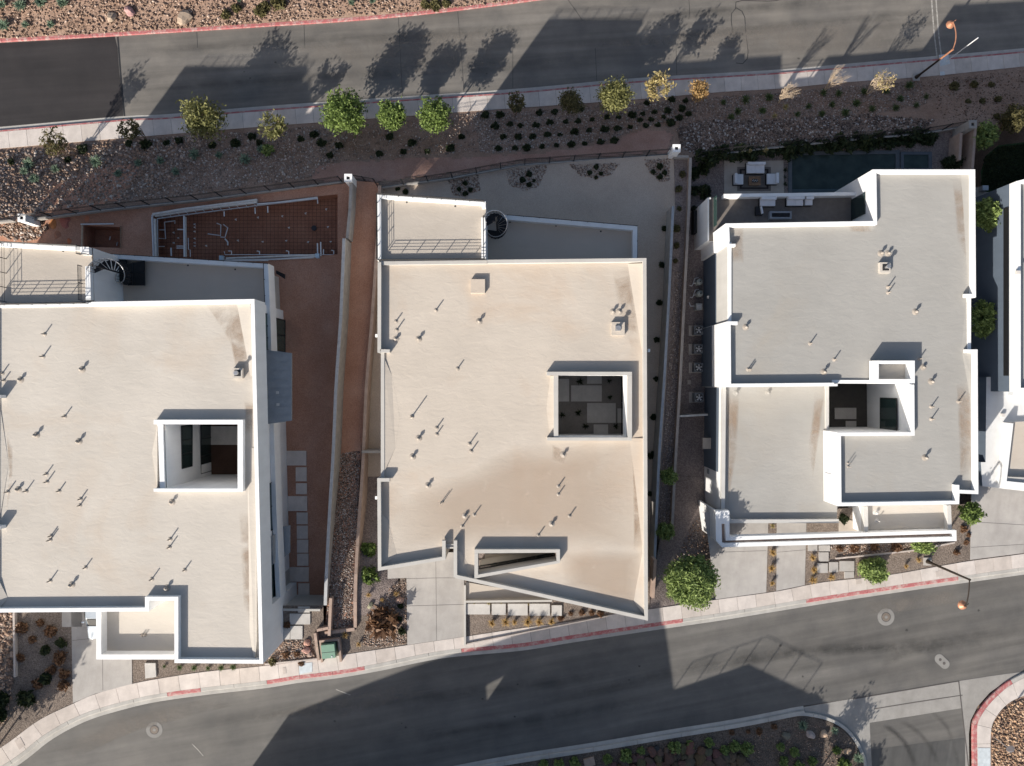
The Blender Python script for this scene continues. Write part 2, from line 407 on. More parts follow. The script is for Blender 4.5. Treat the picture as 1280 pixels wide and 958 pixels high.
wm = Mat('pool_water', 0.10, 0.28); wm.col(wm.ramp(wm.noise(1.2, 3), [(0.3, (0.022, 0.034, 0.031)), (0.7, (0.042, 0.060, 0.054))])); wm.nor(wm.bump(wm.noise(5, 3), 0.08, 0.02)); M['water'] = wm.m

def stainmat(name, c, thr=0.5, top=0.7):
    """weathering with ragged edges: opacity from noise times the painted-on fade of its own sheet"""
    m = Mat(name, 0.9, 0.1); m.col(c); a = m.n("ShaderNodeAttribute"); a.attribute_name = "tone"
    f = m.ramp(m.noise(0.5, 7, 0.7, dist=0.5), [(thr, (0, 0, 0)), (thr + 0.3, (top, top, top))])
    k = m.mix(1.0, f, a.outputs["Color"], 'MULTIPLY')
    tr = m.n("ShaderNodeBsdfTransparent"); mx = m.n("ShaderNodeMixShader"); m.l(k, mx.inputs[0]); m.l(tr.outputs[0], mx.inputs[1]); m.l(m.b.outputs[0], mx.inputs[2])
    m.l(mx.outputs[0], m.t.nodes["Material Output"].inputs["Surface"]); return m.m
M['stain'] = stainmat('rust_stain', (0.35, 0.25, 0.175), 0.34, 0.55)
M['peach'] = stainmat('peach_weathering', (0.475, 0.375, 0.29), 0.10, 0.45)
M['tyre'] = stainmat('tyre_marks', (0.07, 0.069, 0.067), 0.30, 0.30)
M['oil'] = stainmat('oil_spots', (0.05, 0.049, 0.048), 0.1, 0.45)
M['dust'] = stainmat('pale_dust', (0.23, 0.205, 0.18), 0.36, 0.6)
def faded(px, z, dz, name, m, parent):
    """irregular sheet whose opacity falls to nothing at its rim"""
    p = XYs(px, z); n = len(p); cx = sum(q[0] for q in p) / n; cy = sum(q[1] for q in p) / n; f = z if callable(z) else (lambda x, y: z)
    v = [(q[0], q[1]) for q in p] + [(q[0] + (cx - q[0]) * .5, q[1] + (cy - q[1]) * .5) for q in p] + [(cx, cy)]
    fs = [(i, (i + 1) % n, n + (i + 1) % n, n + i) for i in range(n)] + [(n + i, n + (i + 1) % n, 2 * n) for i in range(n)]
    b = MB(); b.add([(x, y, f(x, y) + dz) for x, y in v], fs); o = b.build(name, m, parent)
    a = o.data.attributes.new("tone", 'FLOAT_COLOR', 'POINT'); a.data.foreach_set("color", np.array([(0, 0, 0, 1)] * n + [(1, 1, 1, 1)] * (n + 1), dtype=np.float32).ravel()); return o
def faded_ribbon(px, w, z, dz, name, m, parent):
    l = smooth_line(px, 0.6, z); n = len(l); A, B = offset(l, w / 2), offset(l, -w / 2); v = B + l + A
    fs = [(r * n + i, r * n + i + 1, (r + 1) * n + i + 1, (r + 1) * n + i) for r in (0, 1) for i in range(n - 1)]
    b = MB(); b.add([(x, y, z(x, y) + dz) for x, y in v], fs); o = b.build(name, m, parent)
    t = [min(1, i / (n * .15), (n - 1 - i) / (n * .15)) for i in range(n)]
    a = o.data.attributes.new("tone", 'FLOAT_COLOR', 'POINT'); a.data.foreach_set("color", np.array([(0, 0, 0, 1)] * n + [(k, k, k, 1) for k in t] + [(0, 0, 0, 1)] * n, dtype=np.float32).ravel()); return o
# ================================================================ TERRAIN AND STREETS
def zt(x, y):
    def st(a, b, t): t = min(max((t - a) / (b - a), 0), 1); return t * t * (3 - 2 * t)
    front = -1.2 - 0.045 * max(-60, min(60, x)); rear = -6.4 - 0.035 * max(-60, min(60, x)); low = -7.6 - 0.045 * max(-60, min(60, x))
    z = front + (rear - front) * st(-21.5, -18, y) if y < 0 else rear + (low - rear) * st(14, 22, y)
    if y > 33: z += 0.22 * min(y - 33, 60)
    if y > 60: z += 3 * mnoise.noise((x * 0.02, y * 0.02, 0))
    return z
tb = MB(); gx = [-600, -300, -160, -100] + [i * 2.5 for i in range(-30, 31)] + [100, 160, 300, 600]
gy = [-600, -300, -160, -100] + [i * 2.5 for i in range(-30, 31)] + [100, 160, 300, 600]
tb.add([(x, y, zt(x, y)) for y in gy for x in gx], [(j * len(gx) + i, j * len(gx) + i + 1, (j + 1) * len(gx) + i + 1, (j + 1) * len(gx) + i) for j in range(len(gy) - 1) for i in range(len(gx) - 1)])
tb.build('terrain', M['slope'], kind='structure', smooth=True)

# ---- lower street
LN_px = [(-170, 1130), (-100, 1050), (-40, 997), (26, 954.5), (65, 924.5), (107, 902), (151, 888), (195.7, 877.6), (261, 868.4), (330, 860.6), (372, 854), (424, 847.6), (476.5, 838.4), (554.8, 822.8), (650, 813.7), (718, 803), (820, 787.6), (901, 775.8), (970, 764.5), (1054, 751), (1158.7, 735.4), (1280, 718.4), (1420, 698)]
LNB_px = [(-215, 1100), (-130, 1012), (-60, 945), (0, 897), (49.6, 869), (0, 0)][:0] + [(-215, 1095), (-135, 1010), (-62, 962), (0, 935), (49.6, 899.8), (92.6, 878.9), (120, 867), (167, 854), (216.5, 845), (263.5, 838.4), (330, 832), (390, 824), (432, 817.6), (510, 805.8), (581, 795.4), (650, 785), (702.6, 778), (757, 769), (809.6, 761.5), (901, 748.4), (970, 738.8), (1028, 727.6), (1106.5, 719), (1158.7, 710), (1211, 701), (1280, 691.8), (1420, 672)]
LS_px = [(-60, 1075), (300, 1010), (562, 958.5), (640, 944), (749.6, 927), (833, 912.8), (914, 899.8), (970, 889), (989, 885), (1004, 882.5)]
LN = smooth_line(LN_px, 0.5, zs); LNB = smooth_line(LNB_px, 0.5, zs); LS = smooth_line(LS_px, 0.5, zs)
lowroad = LN + XYs([(1420, 822), (1280, 839.7), (1198, 851.5), (1065, 873.7), (1010, 882)], zs) + LS[::-1]
b = MB(); b.poly(lowroad, zs); low_road = b.build('lower_road', M['asphalt'], kind='structure')
sv = [(1087, 903.7), (1201.7, 885.4), (1206, 912), (1207, 1010), (1092, 1010)]
b = MB(); b.poly(XYs(sv, zs), lambda x, y: zs(x, y) + 0.004); side_road = b.build('side_road', M['asphalt'], kind='structure')
# concrete valley gutter and aprons across the mouth of the side street
VG = [(1065, 873.7), (1198, 851.5), (1240, 845), (1280, 839.7), (1280, 846), (1255, 853), (1237, 866), (1222, 883), (1213, 901), (1211, 917), (1212, 1010), (1207, 1010), (1206, 912), (1201.7, 885.4), (1087, 903.7), (1092, 1010), (1083, 1010), (1080, 943), (1072, 927), (1059, 911.5), (1041, 899), (1020, 892.5), (1003, 893.5), (985, 896), (975, 893), (980, 888.5), (1000, 884.5)]
b = MB(); b.poly(XYs(VG, zs), lambda x, y: zs(x, y) + 0.012); b.build('valley_gutter', M['gutter'], low_road)
for q in ([(1093, 885.6), (1145, 877), (1203, 868.5), (1203, 869.6), (1145, 878.4), (1093, 886.8)], [(1197.5, 851.5), (1199, 851.3), (1216, 1000), (1214.6, 1000)], [(1066, 873.5), (1130, 862.8), (1198, 851.4), (1198, 852.2), (1130, 863.8), (1066, 874.6)]):
    b = MB(); b.poly(XYs(q, zs), lambda x, y: zs(x, y) + 0.017); b.build('concrete_joint', M['joint'], low_road)
b = MB(); b.poly(XYs([(1090, 937), (1208, 922), (1208, 1010), (1092, 1010)], zs), lambda x, y: zs(x, y) + 0.009); b.build('asphalt_patch', asphalt('asphalt_patch', (0.083, 0.082, 0.08), 1.4), side_road)

# ---- upper street
UN_px = [(-150, 63), (0, 53.5), (143.5, 45.7), (330, 34), (424, 28), (528.7, 18.8), (650, 4), (760, -12), (900, -34), (1100, -62), (1430, -105)]
US_px = [(-150, 171), (0, 159), (154, 145.6), (208.7, 143), (330, 133), (480, 122.5), (650, 110.9), (796.5, 97.8), (970, 87.4), (1106.5, 75.7), (1280, 60.5), (1430, 46)]
USB_px = [(-150, 199), (0, 186.5), (138, 174.8), (185, 171), (330, 159), (471, 148.7), (594, 139.6), (650, 135.7), (796.5, 125), (901, 116), (970, 112), (1054, 104), (1158.7, 96.5), (1280, 84), (1430, 69)]
UN = smooth_line(UN_px, 0.5, zu); US = smooth_line(US_px, 0.5, zu); USB = smooth_line(USB_px, 0.5, zu)
b = MB(); b.poly(UN + US[::-1], zu); up_road = b.build('upper_road', M['asphalt2'], kind='structure')
b = MB(); b.poly(XYs([(-150, 63.6), (0, 54.2), (143.5, 46.2), (147, 60), (149, 90), (153, 120), (154, 145), (0, 158.5), (-150, 170.5)], zu), lambda x, y: zu(x, y) + 0.006)
b.build('resurfaced_asphalt', M['newasphalt'], up_road)
b = MB(); b.poly(XYs([(146.3, 46.2), (148.2, 46.1), (151.6, 90), (156.6, 145), (154.6, 145.2), (149.6, 90)], zu), lambda x, y: zu(x, y) + 0.009); b.build('tar_seam', M['seal'], up_road)
def ribbon(px, w, z, dz, name, m, parent, step=0.6):
    l = smooth_line(px, step, z); o1, o2 = offset(l, w / 2), offset(l, -w / 2)
    b = MB(); b.strip([(p[0], p[1], z(*p) + dz) for p in o2], [(p[0], p[1], z(*p) + dz) for p in o1]); return b.build(name, m, parent)
for l, w in (([(1000, -6), (970, 1), (950, 1.5), (922, 1.5), (920, 10), (914, 18), (914.5, 30), (916, 42)], 0.055), ([(920, 10), (930, 18), (932, 40), (935, 64), (934, 74), (928, 80), (920, 79)], 0.055),
             ([(861, 0), (862, 12), (861, 24)], 0.03), ([(710, 0), (720, 14), (728, 26)], 0.03), ([(246, 40), (247, 60)], 0.03), ([(498, 22), (500, 60), (503, 120)], 0.03), ([(380, 31), (381, 60)], 0.03), ([(572, 14), (576, 60), (580, 116)], 0.025), ([(744, 60), (746, 101)], 0.03), ([(845, 60), (846, 94)], 0.03), ([(641, 60), (641, 110)], 0.03)):
    ribbon(l, w, zu, 0.008, 'crack_seal', M['seal'], up_road)
for a in ((1163, 1172), (1168.5, 1177.5)):
    ribbon([(a[0], -20), (a[0] + 1.5, 0), ((a[0] + a[1]) / 2, 40), (a[1], 77)], 0.12, zu, 0.008, 'road_marking', M['markline'], up_road)
for l in ([(240, 930), (248, 938), (254, 945)], [(420, 862), (430, 866), (438, 869)]):
    ribbon(l, 0.06, zs, 0.006, 'worn_scratch', M['markline'], low_road)
for l in ([(700, 770), (730, 766)],): pass

# ---- kerbs: gutter pan, kerb stones with joints; red paint where the photograph has it
def kerbline(edge, side, z, name, red, parent_kind='structure', seg=2.55, gut=0.32, w=0.34, pan=True, stone='kerb_stone', h=0.14):
    """edge: asphalt edge; side +1 when the kerb lies to the left of the line"""
    up = lambda d: (lambda x, y: z(x, y) + d)
    root = MB(); o1 = offset(edge, side * gut)
    if pan: root.strip([(p[0], p[1], z(*p) + 0.014) for p in (edge if side > 0 else o1)], [(p[0], p[1], z(*p) + 0.014) for p in (o1 if side > 0 else edge)])
    else: root.strip([(p[0], p[1], z(*p) - 0.05) for p in edge], [(p[0], p[1], z(*p) - 0.05) for p in o1])
    root = root.build(name, M['kerb'], kind=parent_kind)
    k = offset(edge, side * gut) if pan else edge
    per = max(2, round(seg / 0.5)); n = len(k); i = 0
    kb = offset(k, side * w)
    while i < n - 1:
        j = min(i + per, n - 1); b = MB(); f = k[i:j + 1]; g = kb[i:j + 1]
        def cut(l):
            l = list(l); a, c = Vector(l[0]), Vector(l[1]); a2 = a + (c - a).normalized() * 0.012; l[0] = (a2.x, a2.y)
            a, c = Vector(l[-1]), Vector(l[-2]); a2 = a + (c - a).normalized() * 0.012; l[-1] = (a2.x, a2.y); return l
        f = cut(f); g = cut(g)
        fi = [(Vector(a).lerp(Vector(c), 0.12)) for a, c in zip(f, g)]
        P = [[(p[0], p[1], z(p[0], p[1]) - 0.05) for p in f], [(p[0], p[1], z(p[0], p[1]) + h - 0.03) for p in f], [(p[0], p[1], z(p[0], p[1]) + h) for p in fi], [(p[0], p[1], z(p[0], p[1]) + h + 0.004) for p in g], [(p[0], p[1], z(p[0], p[1]) - 0.05) for p in g]]
        for a, c in zip(P[:-1], P[1:]):
            if side > 0: b.strip(a, c)
            else: b.strip(c, a)
        for e in (0, -1):
            ring = [l[e] for l in P]; b.add(ring, [tuple(range(5)) if (e == 0) == (side > 0) else tuple(range(4, -1, -1))])
        mx = k[(i + j) // 2]; px = 640 + mx[0] * FPX / (HC - z(*mx)); py = 479 - mx[1] * FPX / (HC - z(*mx))
        b.build(stone, M['red'] if red(px, py) else M['kerb'], root)
        i = j
    return root, kb
def red_low(px, py): return 205 < px < 262 or 325 < px < 465 or 583 < px < 835 or 1010 < px < 1200 
lowk, LKB = kerbline(LN, +1, zs, 'lower_kerb', red_low, w=0.30)
upk, UKB = kerbline(US, -1, zu, 'upper_kerb', lambda px, py: True, w=0.14)
nk, NKB = kerbline(UN, +1, zu, 'far_kerb', lambda px, py: True, pan=False, w=0.26)
sk, SKB = kerbline(LS, -1, zs, 'south_kerb', lambda px, py: False, pan=True, gut=0.33, w=0.32, seg=3.4)
RL_px = [(1080, 1010), (1079, 958), (1075.5, 943), (1067.5, 927), (1054.5, 911.5), (1036.5, 901.2), (1018, 896), (1000, 894), (985, 896.5)]
RL = smooth_line(RL_px, 0.4, zs)
rk, RKB = kerbline([offset(RL, -0.26)[i] for i in range(len(RL))], +1, zs, 'corner_kerb', lambda px, py: False, pan=False, w=0.26, seg=2.0)
RR_px = [(1330, 826), (1290, 836), (1260.5, 850), (1242, 864.5), (1226.5, 881.5), (1216, 900), (1214.5, 917), (1215, 958), (1216, 1010)]
RR = smooth_line(RR_px, 0.4, zs)
rrk, RRKB = kerbline(RR, +1, zs, 'curved_kerb', lambda px, py: py > 849 and px < 1262, pan=False, w=0.36, seg=2.2)

# ---- pavements of concrete slabs
def slabs(front, back, z, name, label_mat, step=1.5, top=0.15):
    n = len(front); root = MB()
    bk = [nearest(p, back) for p in front]
    root.strip([(p[0], p[1], z(*p) + top - 0.03) for p in front], [(p[0], p[1], z(*p) + top - 0.03) for p in bk])
    if (Vector(bk[n // 2]) - Vector(front[n // 2])).dot(Vector((-(front[n // 2 + 1][1] - front[n // 2][1]), front[n // 2 + 1][0] - front[n // 2][0]))) < 0:
        root.f = [tuple(reversed(f)) for f in root.f]
    root = root.build(name, M['joint'], kind='structure')
    per = max(1, round(step / 0.5)); i = 0
    while i + per < n:
        j = i + per; f = front[i:j + 1]; g = bk[i:j + 1]
        def cut(l):
            l = list(l)
            for e, o in ((0, 1), (-1, -2)):
                a, c = Vector(l[e]), Vector(l[o]); a2 = a + (c - a).normalized() * 0.011; l[e] = (a2.x, a2.y)
            return l
        f, g = cut(f), cut(g); b = MB(); d = random.uniform(-0.004, 0.004)
        b.prism(f + g[::-1], lambda x, y: z(x, y) + top - 0.10, lambda x, y: z(x, y) + top + d, bottom=False)
        b.build('slab', label_mat if not callable(label_mat) else label_mat(i / n), root); i = j
    return root
walkv = [concrete('pavement_concrete', c) for c in ((0.56, 0.50, 0.457), (0.52, 0.46, 0.415), (0.58, 0.522, 0.48))]
rw = random.Random(3)
lw = slabs(offset(LKB, 0.012), LNB, zs, 'lower_pavement', lambda t: rw.choice(walkv))
uw = slabs(offset(UKB, -0.012), USB, zu, 'upper_pavement', lambda t: rw.choice(walkv))
CB = smooth_line([(1345, 852), (1310, 860), (1280, 868.4), (1258, 879), (1242, 898), (1237, 916.7), (1237, 958), (1237, 1010)], 0.4, zs)
cw = slabs(offset(RRKB, 0.012), CB, zs, 'corner_pavement', lambda t: rw.choice(walkv), step=2.0)
b = MB(); b.poly(XYs([(1220.5, 934), (1236, 934), (1236, 975), (1221, 975)], zs), lambda x, y: zs(x, y) + 0.165); b.build('tactile_pad', M['tactile'], cw)
for q in ([(1172.5, 70), (1184, 68.6), (1186, 81), (1174, 84)], [(1173.5, 91), (1179, 90.5), (1180, 95), (1174, 95.5)]):
    b = MB(); b.prism(XYs(q, zu), lambda x, y: zu(x, y) + 0.1, lambda x, y: zu(x, y) + 0.175); b.build('utility_lid', M['tactile'], uw)
b = MB(); b.prism(XYs([(374.5, 829.5), (391, 827), (391, 839), (375, 842)], zs), lambda x, y: zs(x, y) + 0.1, lambda x, y: zs(x, y) + 0.165); b.build('utility_lid', M['tactile'], lw)
for q in ([(1168, 714), (1177, 712), (1178, 719), (1169, 721)], [(20, 925), (27, 920), (33, 931), (26, 936)], [(354, 834), (358, 833), (359, 841), (355, 842)], [(1068, 724), (1075, 723), (1076, 729), (1069, 730)]):
    b = MB(); b.prism(XYs(q, zs), lambda x, y: zs(x, y) + 0.1, lambda x, y: zs(x, y) + 0.162); b.build('utility_lid', M['walk'], lw)

# ---- manholes and valve covers
def manhole(px, py, r, label, twin=False):
    p = W(px, py, zs); t = thing('manhole_cover', label, 'manhole', p); t.rotation_euler = (0, 0.04, 0)
    b = MB(); b.cyl((0, 0, -0.02), r, 0.028, 32); local('concrete_collar', b, M['collar'], t)
    b = MB(); b.cyl((0, 0, 0.0), r * 0.56, 0.016, 28); local('rim', b, M['joint'], t)
    b = MB(); b.cyl((0, 0, 0.0), r * 0.47, 0.022, 28); local('lid', b, simple('iron_lid', (0.17, 0.14, 0.115), 0.7, 0.25, 12, 0.5, 60), t)
    b = MB(); b.cyl((0, 0, 0.0), r * 0.18, 0.027, 16); local('boss', b, M['collar'], t)
    return t
manhole(193, 912.5, 0.62, 'round manhole lid in pale concrete ring at left end of lower street')
manhole(1107.5, 771.5, 0.69, 'round manhole lid in pale concrete ring on street below the grey roofed house')
p = W(1177.5, 827, zs); t = thing('valve_cover', 'oval concrete patch with two small round valve lids in the lower street', 'valve cover', p + Vector((0, 0, 0.008))); t.rotation_euler = (-0.027, 0.029, -0.75)
b = MB(); b.poly([(0.32 * s + 0.38 * math.cos(a), 0.38 * math.sin(a)) for s, r0 in ((1, -90), (-1, 90)) for a in [math.radians(r0 + i * 15) for i in range(13)]], 0.010); local('collar', b, M['collar'], t)
for s in (-1, 1):
    b = MB(); b.cyl((0.22 * s, 0, 0), 0.12, 0.018, 16); local('lid', b, M['joint'], t)

# ================================================================ GROUND OF THE LOTS
def sheet(px, z, name, m, dz=0.0, holes=None, parent=None, kind='structure'):
    b = MB(); b.poly([XYs(px, z)] + [XYs(h, z) for h in (holes or [])], (lambda x, y: z(x, y) + dz) if callable(z) else z + dz)
    return b.build(name, m, parent, kind if parent is None else None)
# the long bank between the rear fences and the upper pavement
FENCE_px = [(-150, 292), (27, 276), (136, 262), (250, 250), (435, 228), (471, 235), (560, 224), (650, 206.5), (740, 200), (838, 193.5), (870, 197), (960, 186), (1060, 176), (1150, 168), (1212, 158), (1290, 158), (1430, 150)]
FEN = resample(XYs(FENCE_px, zy), 0.6)
_G = {}
def bank_pt(i, t):
    a = FEN[i]; c = nearest(a, USB); za = zy(*a); zc = zu(*c) + 0.10
    x = a[0] + (c[0] - a[0]) * t; y = a[1] + (c[1] - a[1]) * t; tt = t * t * (3 - 2 * t) * 0.6 + t * 0.4
    return (x, y, za + (zc - za) * tt + 0.10 * math.sin(math.pi * t) * mnoise.noise((x * 0.7, y * 0.7, 3)))
NB = 14; bv = [bank_pt(i, j / NB) for j in range(NB + 1) for i in range(len(FEN))]
b = MB(); n = len(FEN); b.add(bv, [(j * n + i, j * n + i + 1, (j + 1) * n + i + 1, (j + 1) * n + i) for j in range(NB) for i in range(n - 1)])
b.build('bank', M['slope'], kind='structure', smooth=True)
def zbank0(x, y):
    a = nearest((x, y), FEN); c = nearest((x, y), USB); da = math.hypot(a[0] - x, a[1] - y); dc = math.hypot(c[0] - x, c[1] - y)
    t = da / max(da + dc, 1e-6); tt = t * t * (3 - 2 * t) * 0.6 + t * 0.4
    return zy(*a) + (zu(*c) + 0.10 - zy(*a)) * tt + 0.10 * math.sin(math.pi * t) * mnoise.noise((x * 0.7, y * 0.7, 3))
GX, GY, GS = -62.0, 6.0, 0.5
_gz = np.array([[zbank0(GX + i * GS, GY + j * GS) for i in range(250)] for j in range(50)])
def zbank(x, y):
    u = min(max((x - GX) / GS, 0), 248.99); v = min(max((y - GY) / GS, 0), 48.99); i, j = int(u), int(v); u -= i; v -= j
    return float((_gz[j, i] * (1 - u) + _gz[j, i + 1] * u) * (1 - v) + (_gz[j + 1, i] * (1 - u) + _gz[j + 1, i + 1] * u) * v)
def zlin(x, y):
    # quick plane fit of the bank, used while turning photo points into ground points
    return zbank(x, y)
# far bank beyond the upper street
def zfar(x, y):
    c = nearest((x, y), UN); return zu(*c) + 0.12 + 0.28 * math.hypot(x - c[0], y - c[1])
FB = []
for k in range(13):
    d = k * k * 0.16; o = offset(NKB, d + 0.01)
    FB.append([(p[0], p[1], zu(*NKB[i]) + 0.13 + 0.28 * d + (0.12 * mnoise.noise((p[0] * 0.5, p[1] * 0.5, 1)) if k else 0)) for i, p in enumerate(o)])
b = MB(); n = len(NKB); b.add([p for r in FB for p in r], [(j * n + i, j * n + i + 1, (j + 1) * n + i + 1, (j + 1) * n + i) for j in range(12) for i in range(n - 1)])
b.build('far_bank', M['slope'], kind='structure', smooth=True)
# pink dirt strip along the fence
band = [(440, 222), (470, 229), (560, 218.5), (650, 202), (740, 195.5), (836, 190), (842, 170), (834, 163), (800, 163), (760, 180), (700, 189), (640, 194), (560, 199), (500, 199), (452, 203), (400, 205), (390, 226), (420, 229)]
def drape(px, zf, name, m, dz, parent=None, n=0.5, kind='structure'):
    poly = XYs(px, zf); xs = [p[0] for p in poly]; ys = [p[1] for p in poly]; b = MB(); ids = {}
    nx, ny = int((max(xs) - min(xs)) / n) + 1, int((max(ys) - min(ys)) / n) + 1
    def vid(i, j):
        if (i, j) not in ids:
            x, y = min(xs) + i * n, min(ys) + j * n
            jx, jy = 0.18 * n * mnoise.noise((x * 3, y * 3, 5)), 0.18 * n * mnoise.noise((x * 3, y * 3, 9)); ids[(i, j)] = len(b.v); b.v.append((x + jx, y + jy, zf(x, y) + dz))
        return ids[(i, j)]
    for j in range(ny):
        for i in range(nx):
            x, y = min(xs) + (i + .5) * n, min(ys) + (j + .5) * n
            if inside(x + 0.4 * mnoise.noise((x, y, 0)), y + 0.4 * mnoise.noise((x, y, 4)), poly): b.f.append((vid(i, j), vid(i + 1, j), vid(i + 1, j + 1), vid(i, j + 1)))
    return b.build(name, m, parent, kind if parent is None else None, True)
drape(band, zbank, 'dirt_path', M['dirt_band'], 0.05, n=0.2)
drape([(60, 232), (120, 210), (180, 205), (150, 250), (90, 268), (40, 270)], zbank, 'bare_soil', M['dirt'], 0.03, n=0.25)

# yards at the rear of the houses
z1, z2, z3 = -2.6, -3.05, -4.4
POOL = [(192, 270), (247, 262), (422, 243), (422, 318), (330, 326), (192, 328)]
SPA = [(105, 282), (150, 284), (150, 310), (105, 309)]
yard1 = sheet([(-150, 288), (27, 276), (136, 263), (250, 251), (435, 229), (434, 300), (427, 480), (418, 600), (407, 760), (340, 760), (-150, 760)], z1, 'dirt_yard', M['dirt'], holes=[POOL, SPA])
for hole, d, nm in ((POOL, 1.1, 'pool_pit'), (SPA, 1.5, 'spa_pit')):
    b = MB(); l = XYs(hole, z1); b.sides(l, z1 - d, z1, True); b.poly(l, z1 - d); b.build(nm, M['pit'], yard1)
def zstrip(x, y):
    t = min(max((-4.5 - y) / 12.5, 0), 1); return -2.45 + 3.0 * t * t * (3 - 2 * t)
b = MB(); A, B = [], []
for l, r in zip(resample([(434, 226), (436, 300), (428, 480), (418, 600), (406, 794)], 14), resample([(473, 228), (470, 300), (458, 480), (449, 600), (443, 790)], 14)):
    for q, O in ((l, A), (r, B)):
        p = XY(q[0], q[1], zstrip); O.append((p[0], p[1], zstrip(*p)))
b.strip(A, B); strip_l = b.build('dirt_strip', M['dirt'], kind='structure', smooth=True)
yard2 = sheet([(471, 235), (560, 224), (650, 206.5), (740, 200), (843, 193.5), (846, 257), (835, 480), (822, 700), (812, 780), (560, 700), (474, 690), (440, 690), (448, 600), (459, 480), (470, 300)], z2, 'gravel_yard', M['dg'])
strip_r = sheet([(842, 194), (864, 197), (861, 250), (850, 480), (838, 690), (835, 700), (818, 740), (820, 690), (833, 480), (844, 257)], -3.0, 'planted_strip', M['darkbed'])
yard3 = sheet([(861, 196), (960, 186), (1060, 176), (1150, 168), (1205, 160), (1212, 300), (1228, 640), (1150, 640), (880, 640), (840, 660), (850, 480), (861, 250)], z3, 'side_yard', M['darkbed'])
def zramp(x, y):
    a, c = XY(0, 600, -2.9)[1], XY(0, 762, -0.8)[1]; t = min(max((y - a) / (c - a), 0), 1); t = t * t * (3 - 2 * t)
    return -4.35 + t * (4.35 + zs(x, y) + 0.13)
def ramp_sheet(l, r, name, m, zf, n=14):
    b = MB(); A, B = [], []
    for k in range(n + 1):
        t = k / n
        for P, O in ((l, A), (r, B)):
            px, py = P[0][0] + (P[1][0] - P[0][0]) * t, P[0][1] + (P[1][1] - P[0][1]) * t; q = XY(px, py, zf); O.append((q[0], q[1], zf(*q)))
    b.strip(A, B); return b.build(name, m, kind='structure', smooth=True)
ramp_sheet(((838, 596), (809, 768)), ((888, 596), (899, 760)), 'side_slope', M['darkbed'], zramp)
def zramp2(x, y):
    a, c = XY(0, 600, -2.9)[1], XY(0, 740, -0.3)[1]; t = min(max((y - a) / (c - a), 0), 1); t = t * t * (3 - 2 * t)
    return -3.03 + t * (3.03 + zs(x, y) + 0.12)
ramp_sheet(((444, 596), (441, 770)), ((492, 596), (500, 770)), 'garden_slope', M['darkbed'], zramp2)

# front gardens, one sheet at street level, then driveways on it
zf_ = lambda x, y: zs(x, y) + 0.12
frontline = [(-230, 740), (345, 745), (353, 757), (404, 757), (405, 788), (440, 786), (444, 770), (500, 768), (500, 700), (812, 700), (812, 764), (897, 757), (897, 640), (1225, 630), (1430, 600)]
b = MB(); b.poly([offset(LNB, 0.004)[k] for k in range(len(LNB))] + XYs(frontline, zf_)[::-1], zf_); front = b.build('front_garden', M['bed'], kind='structure')
def drive(px, name, joints=(), m='drive', dz=0.03):
    o = sheet(px, zs, name, M[m], 0.12 + dz)
    for j in joints: ribbon(j, 0.022, zs, 0.12 + dz + 0.006, 'joint', M['joint'], o, 1.0)
    return o
drive([(90, 735), (92.6, 878), (120, 866.5), (166.5, 854), (165, 735)], 'driveway', [[(92, 800), (165, 792)], [(129, 735), (130, 862)]])
drive([(79, 735), (79, 783), (104, 783), (104, 735)], 'entry_slab')
drive([(485, 690), (485, 723), (508.5, 722), (509.5, 805.5), (581, 795.2), (580, 690)], 'driveway', [[(509, 757), (580, 755)], [(545, 700), (546, 800)], [(508, 723), (545, 722), (580, 722)]])
drive([(880, 640), (894, 748.8), (957, 740), (960, 640)], 'driveway', [[(897, 690), (957, 688)]])
drive([(970, 640), (969.5, 738.2), (1005, 731), (1007.5, 640)], 'driveway', [[(970, 690), (1006, 687)]])
drive([(1213, 600), (1211, 699.5), (1278, 691), (1283, 600)], 'driveway', [[(1212, 652), (1280, 656)], [(1212, 684), (1280, 680)]])
sheet([(1278, 620), (1274, 692), (1430, 671), (1430, 600)], zs, 'gravel_bed', M['bed'], 0.14)
# bed on the south side and the corner beds
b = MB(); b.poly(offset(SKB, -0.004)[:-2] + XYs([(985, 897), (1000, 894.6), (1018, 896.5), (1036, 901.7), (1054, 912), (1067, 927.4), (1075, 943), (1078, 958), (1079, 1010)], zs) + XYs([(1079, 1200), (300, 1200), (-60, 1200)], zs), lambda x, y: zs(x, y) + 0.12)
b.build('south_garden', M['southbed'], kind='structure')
b = MB(); b.poly(XYs([(1237.3, 1010), (1237.3, 958), (1237.3, 916.7), (1242.3, 898), (1258, 879.3), (1280, 868.7), (1310, 860), (1345, 852), (1430, 840), (1430, 1010)], zs), lambda x, y: zs(x, y) + 0.10)
b.build('corner_bed', M['slope'], kind='structure')

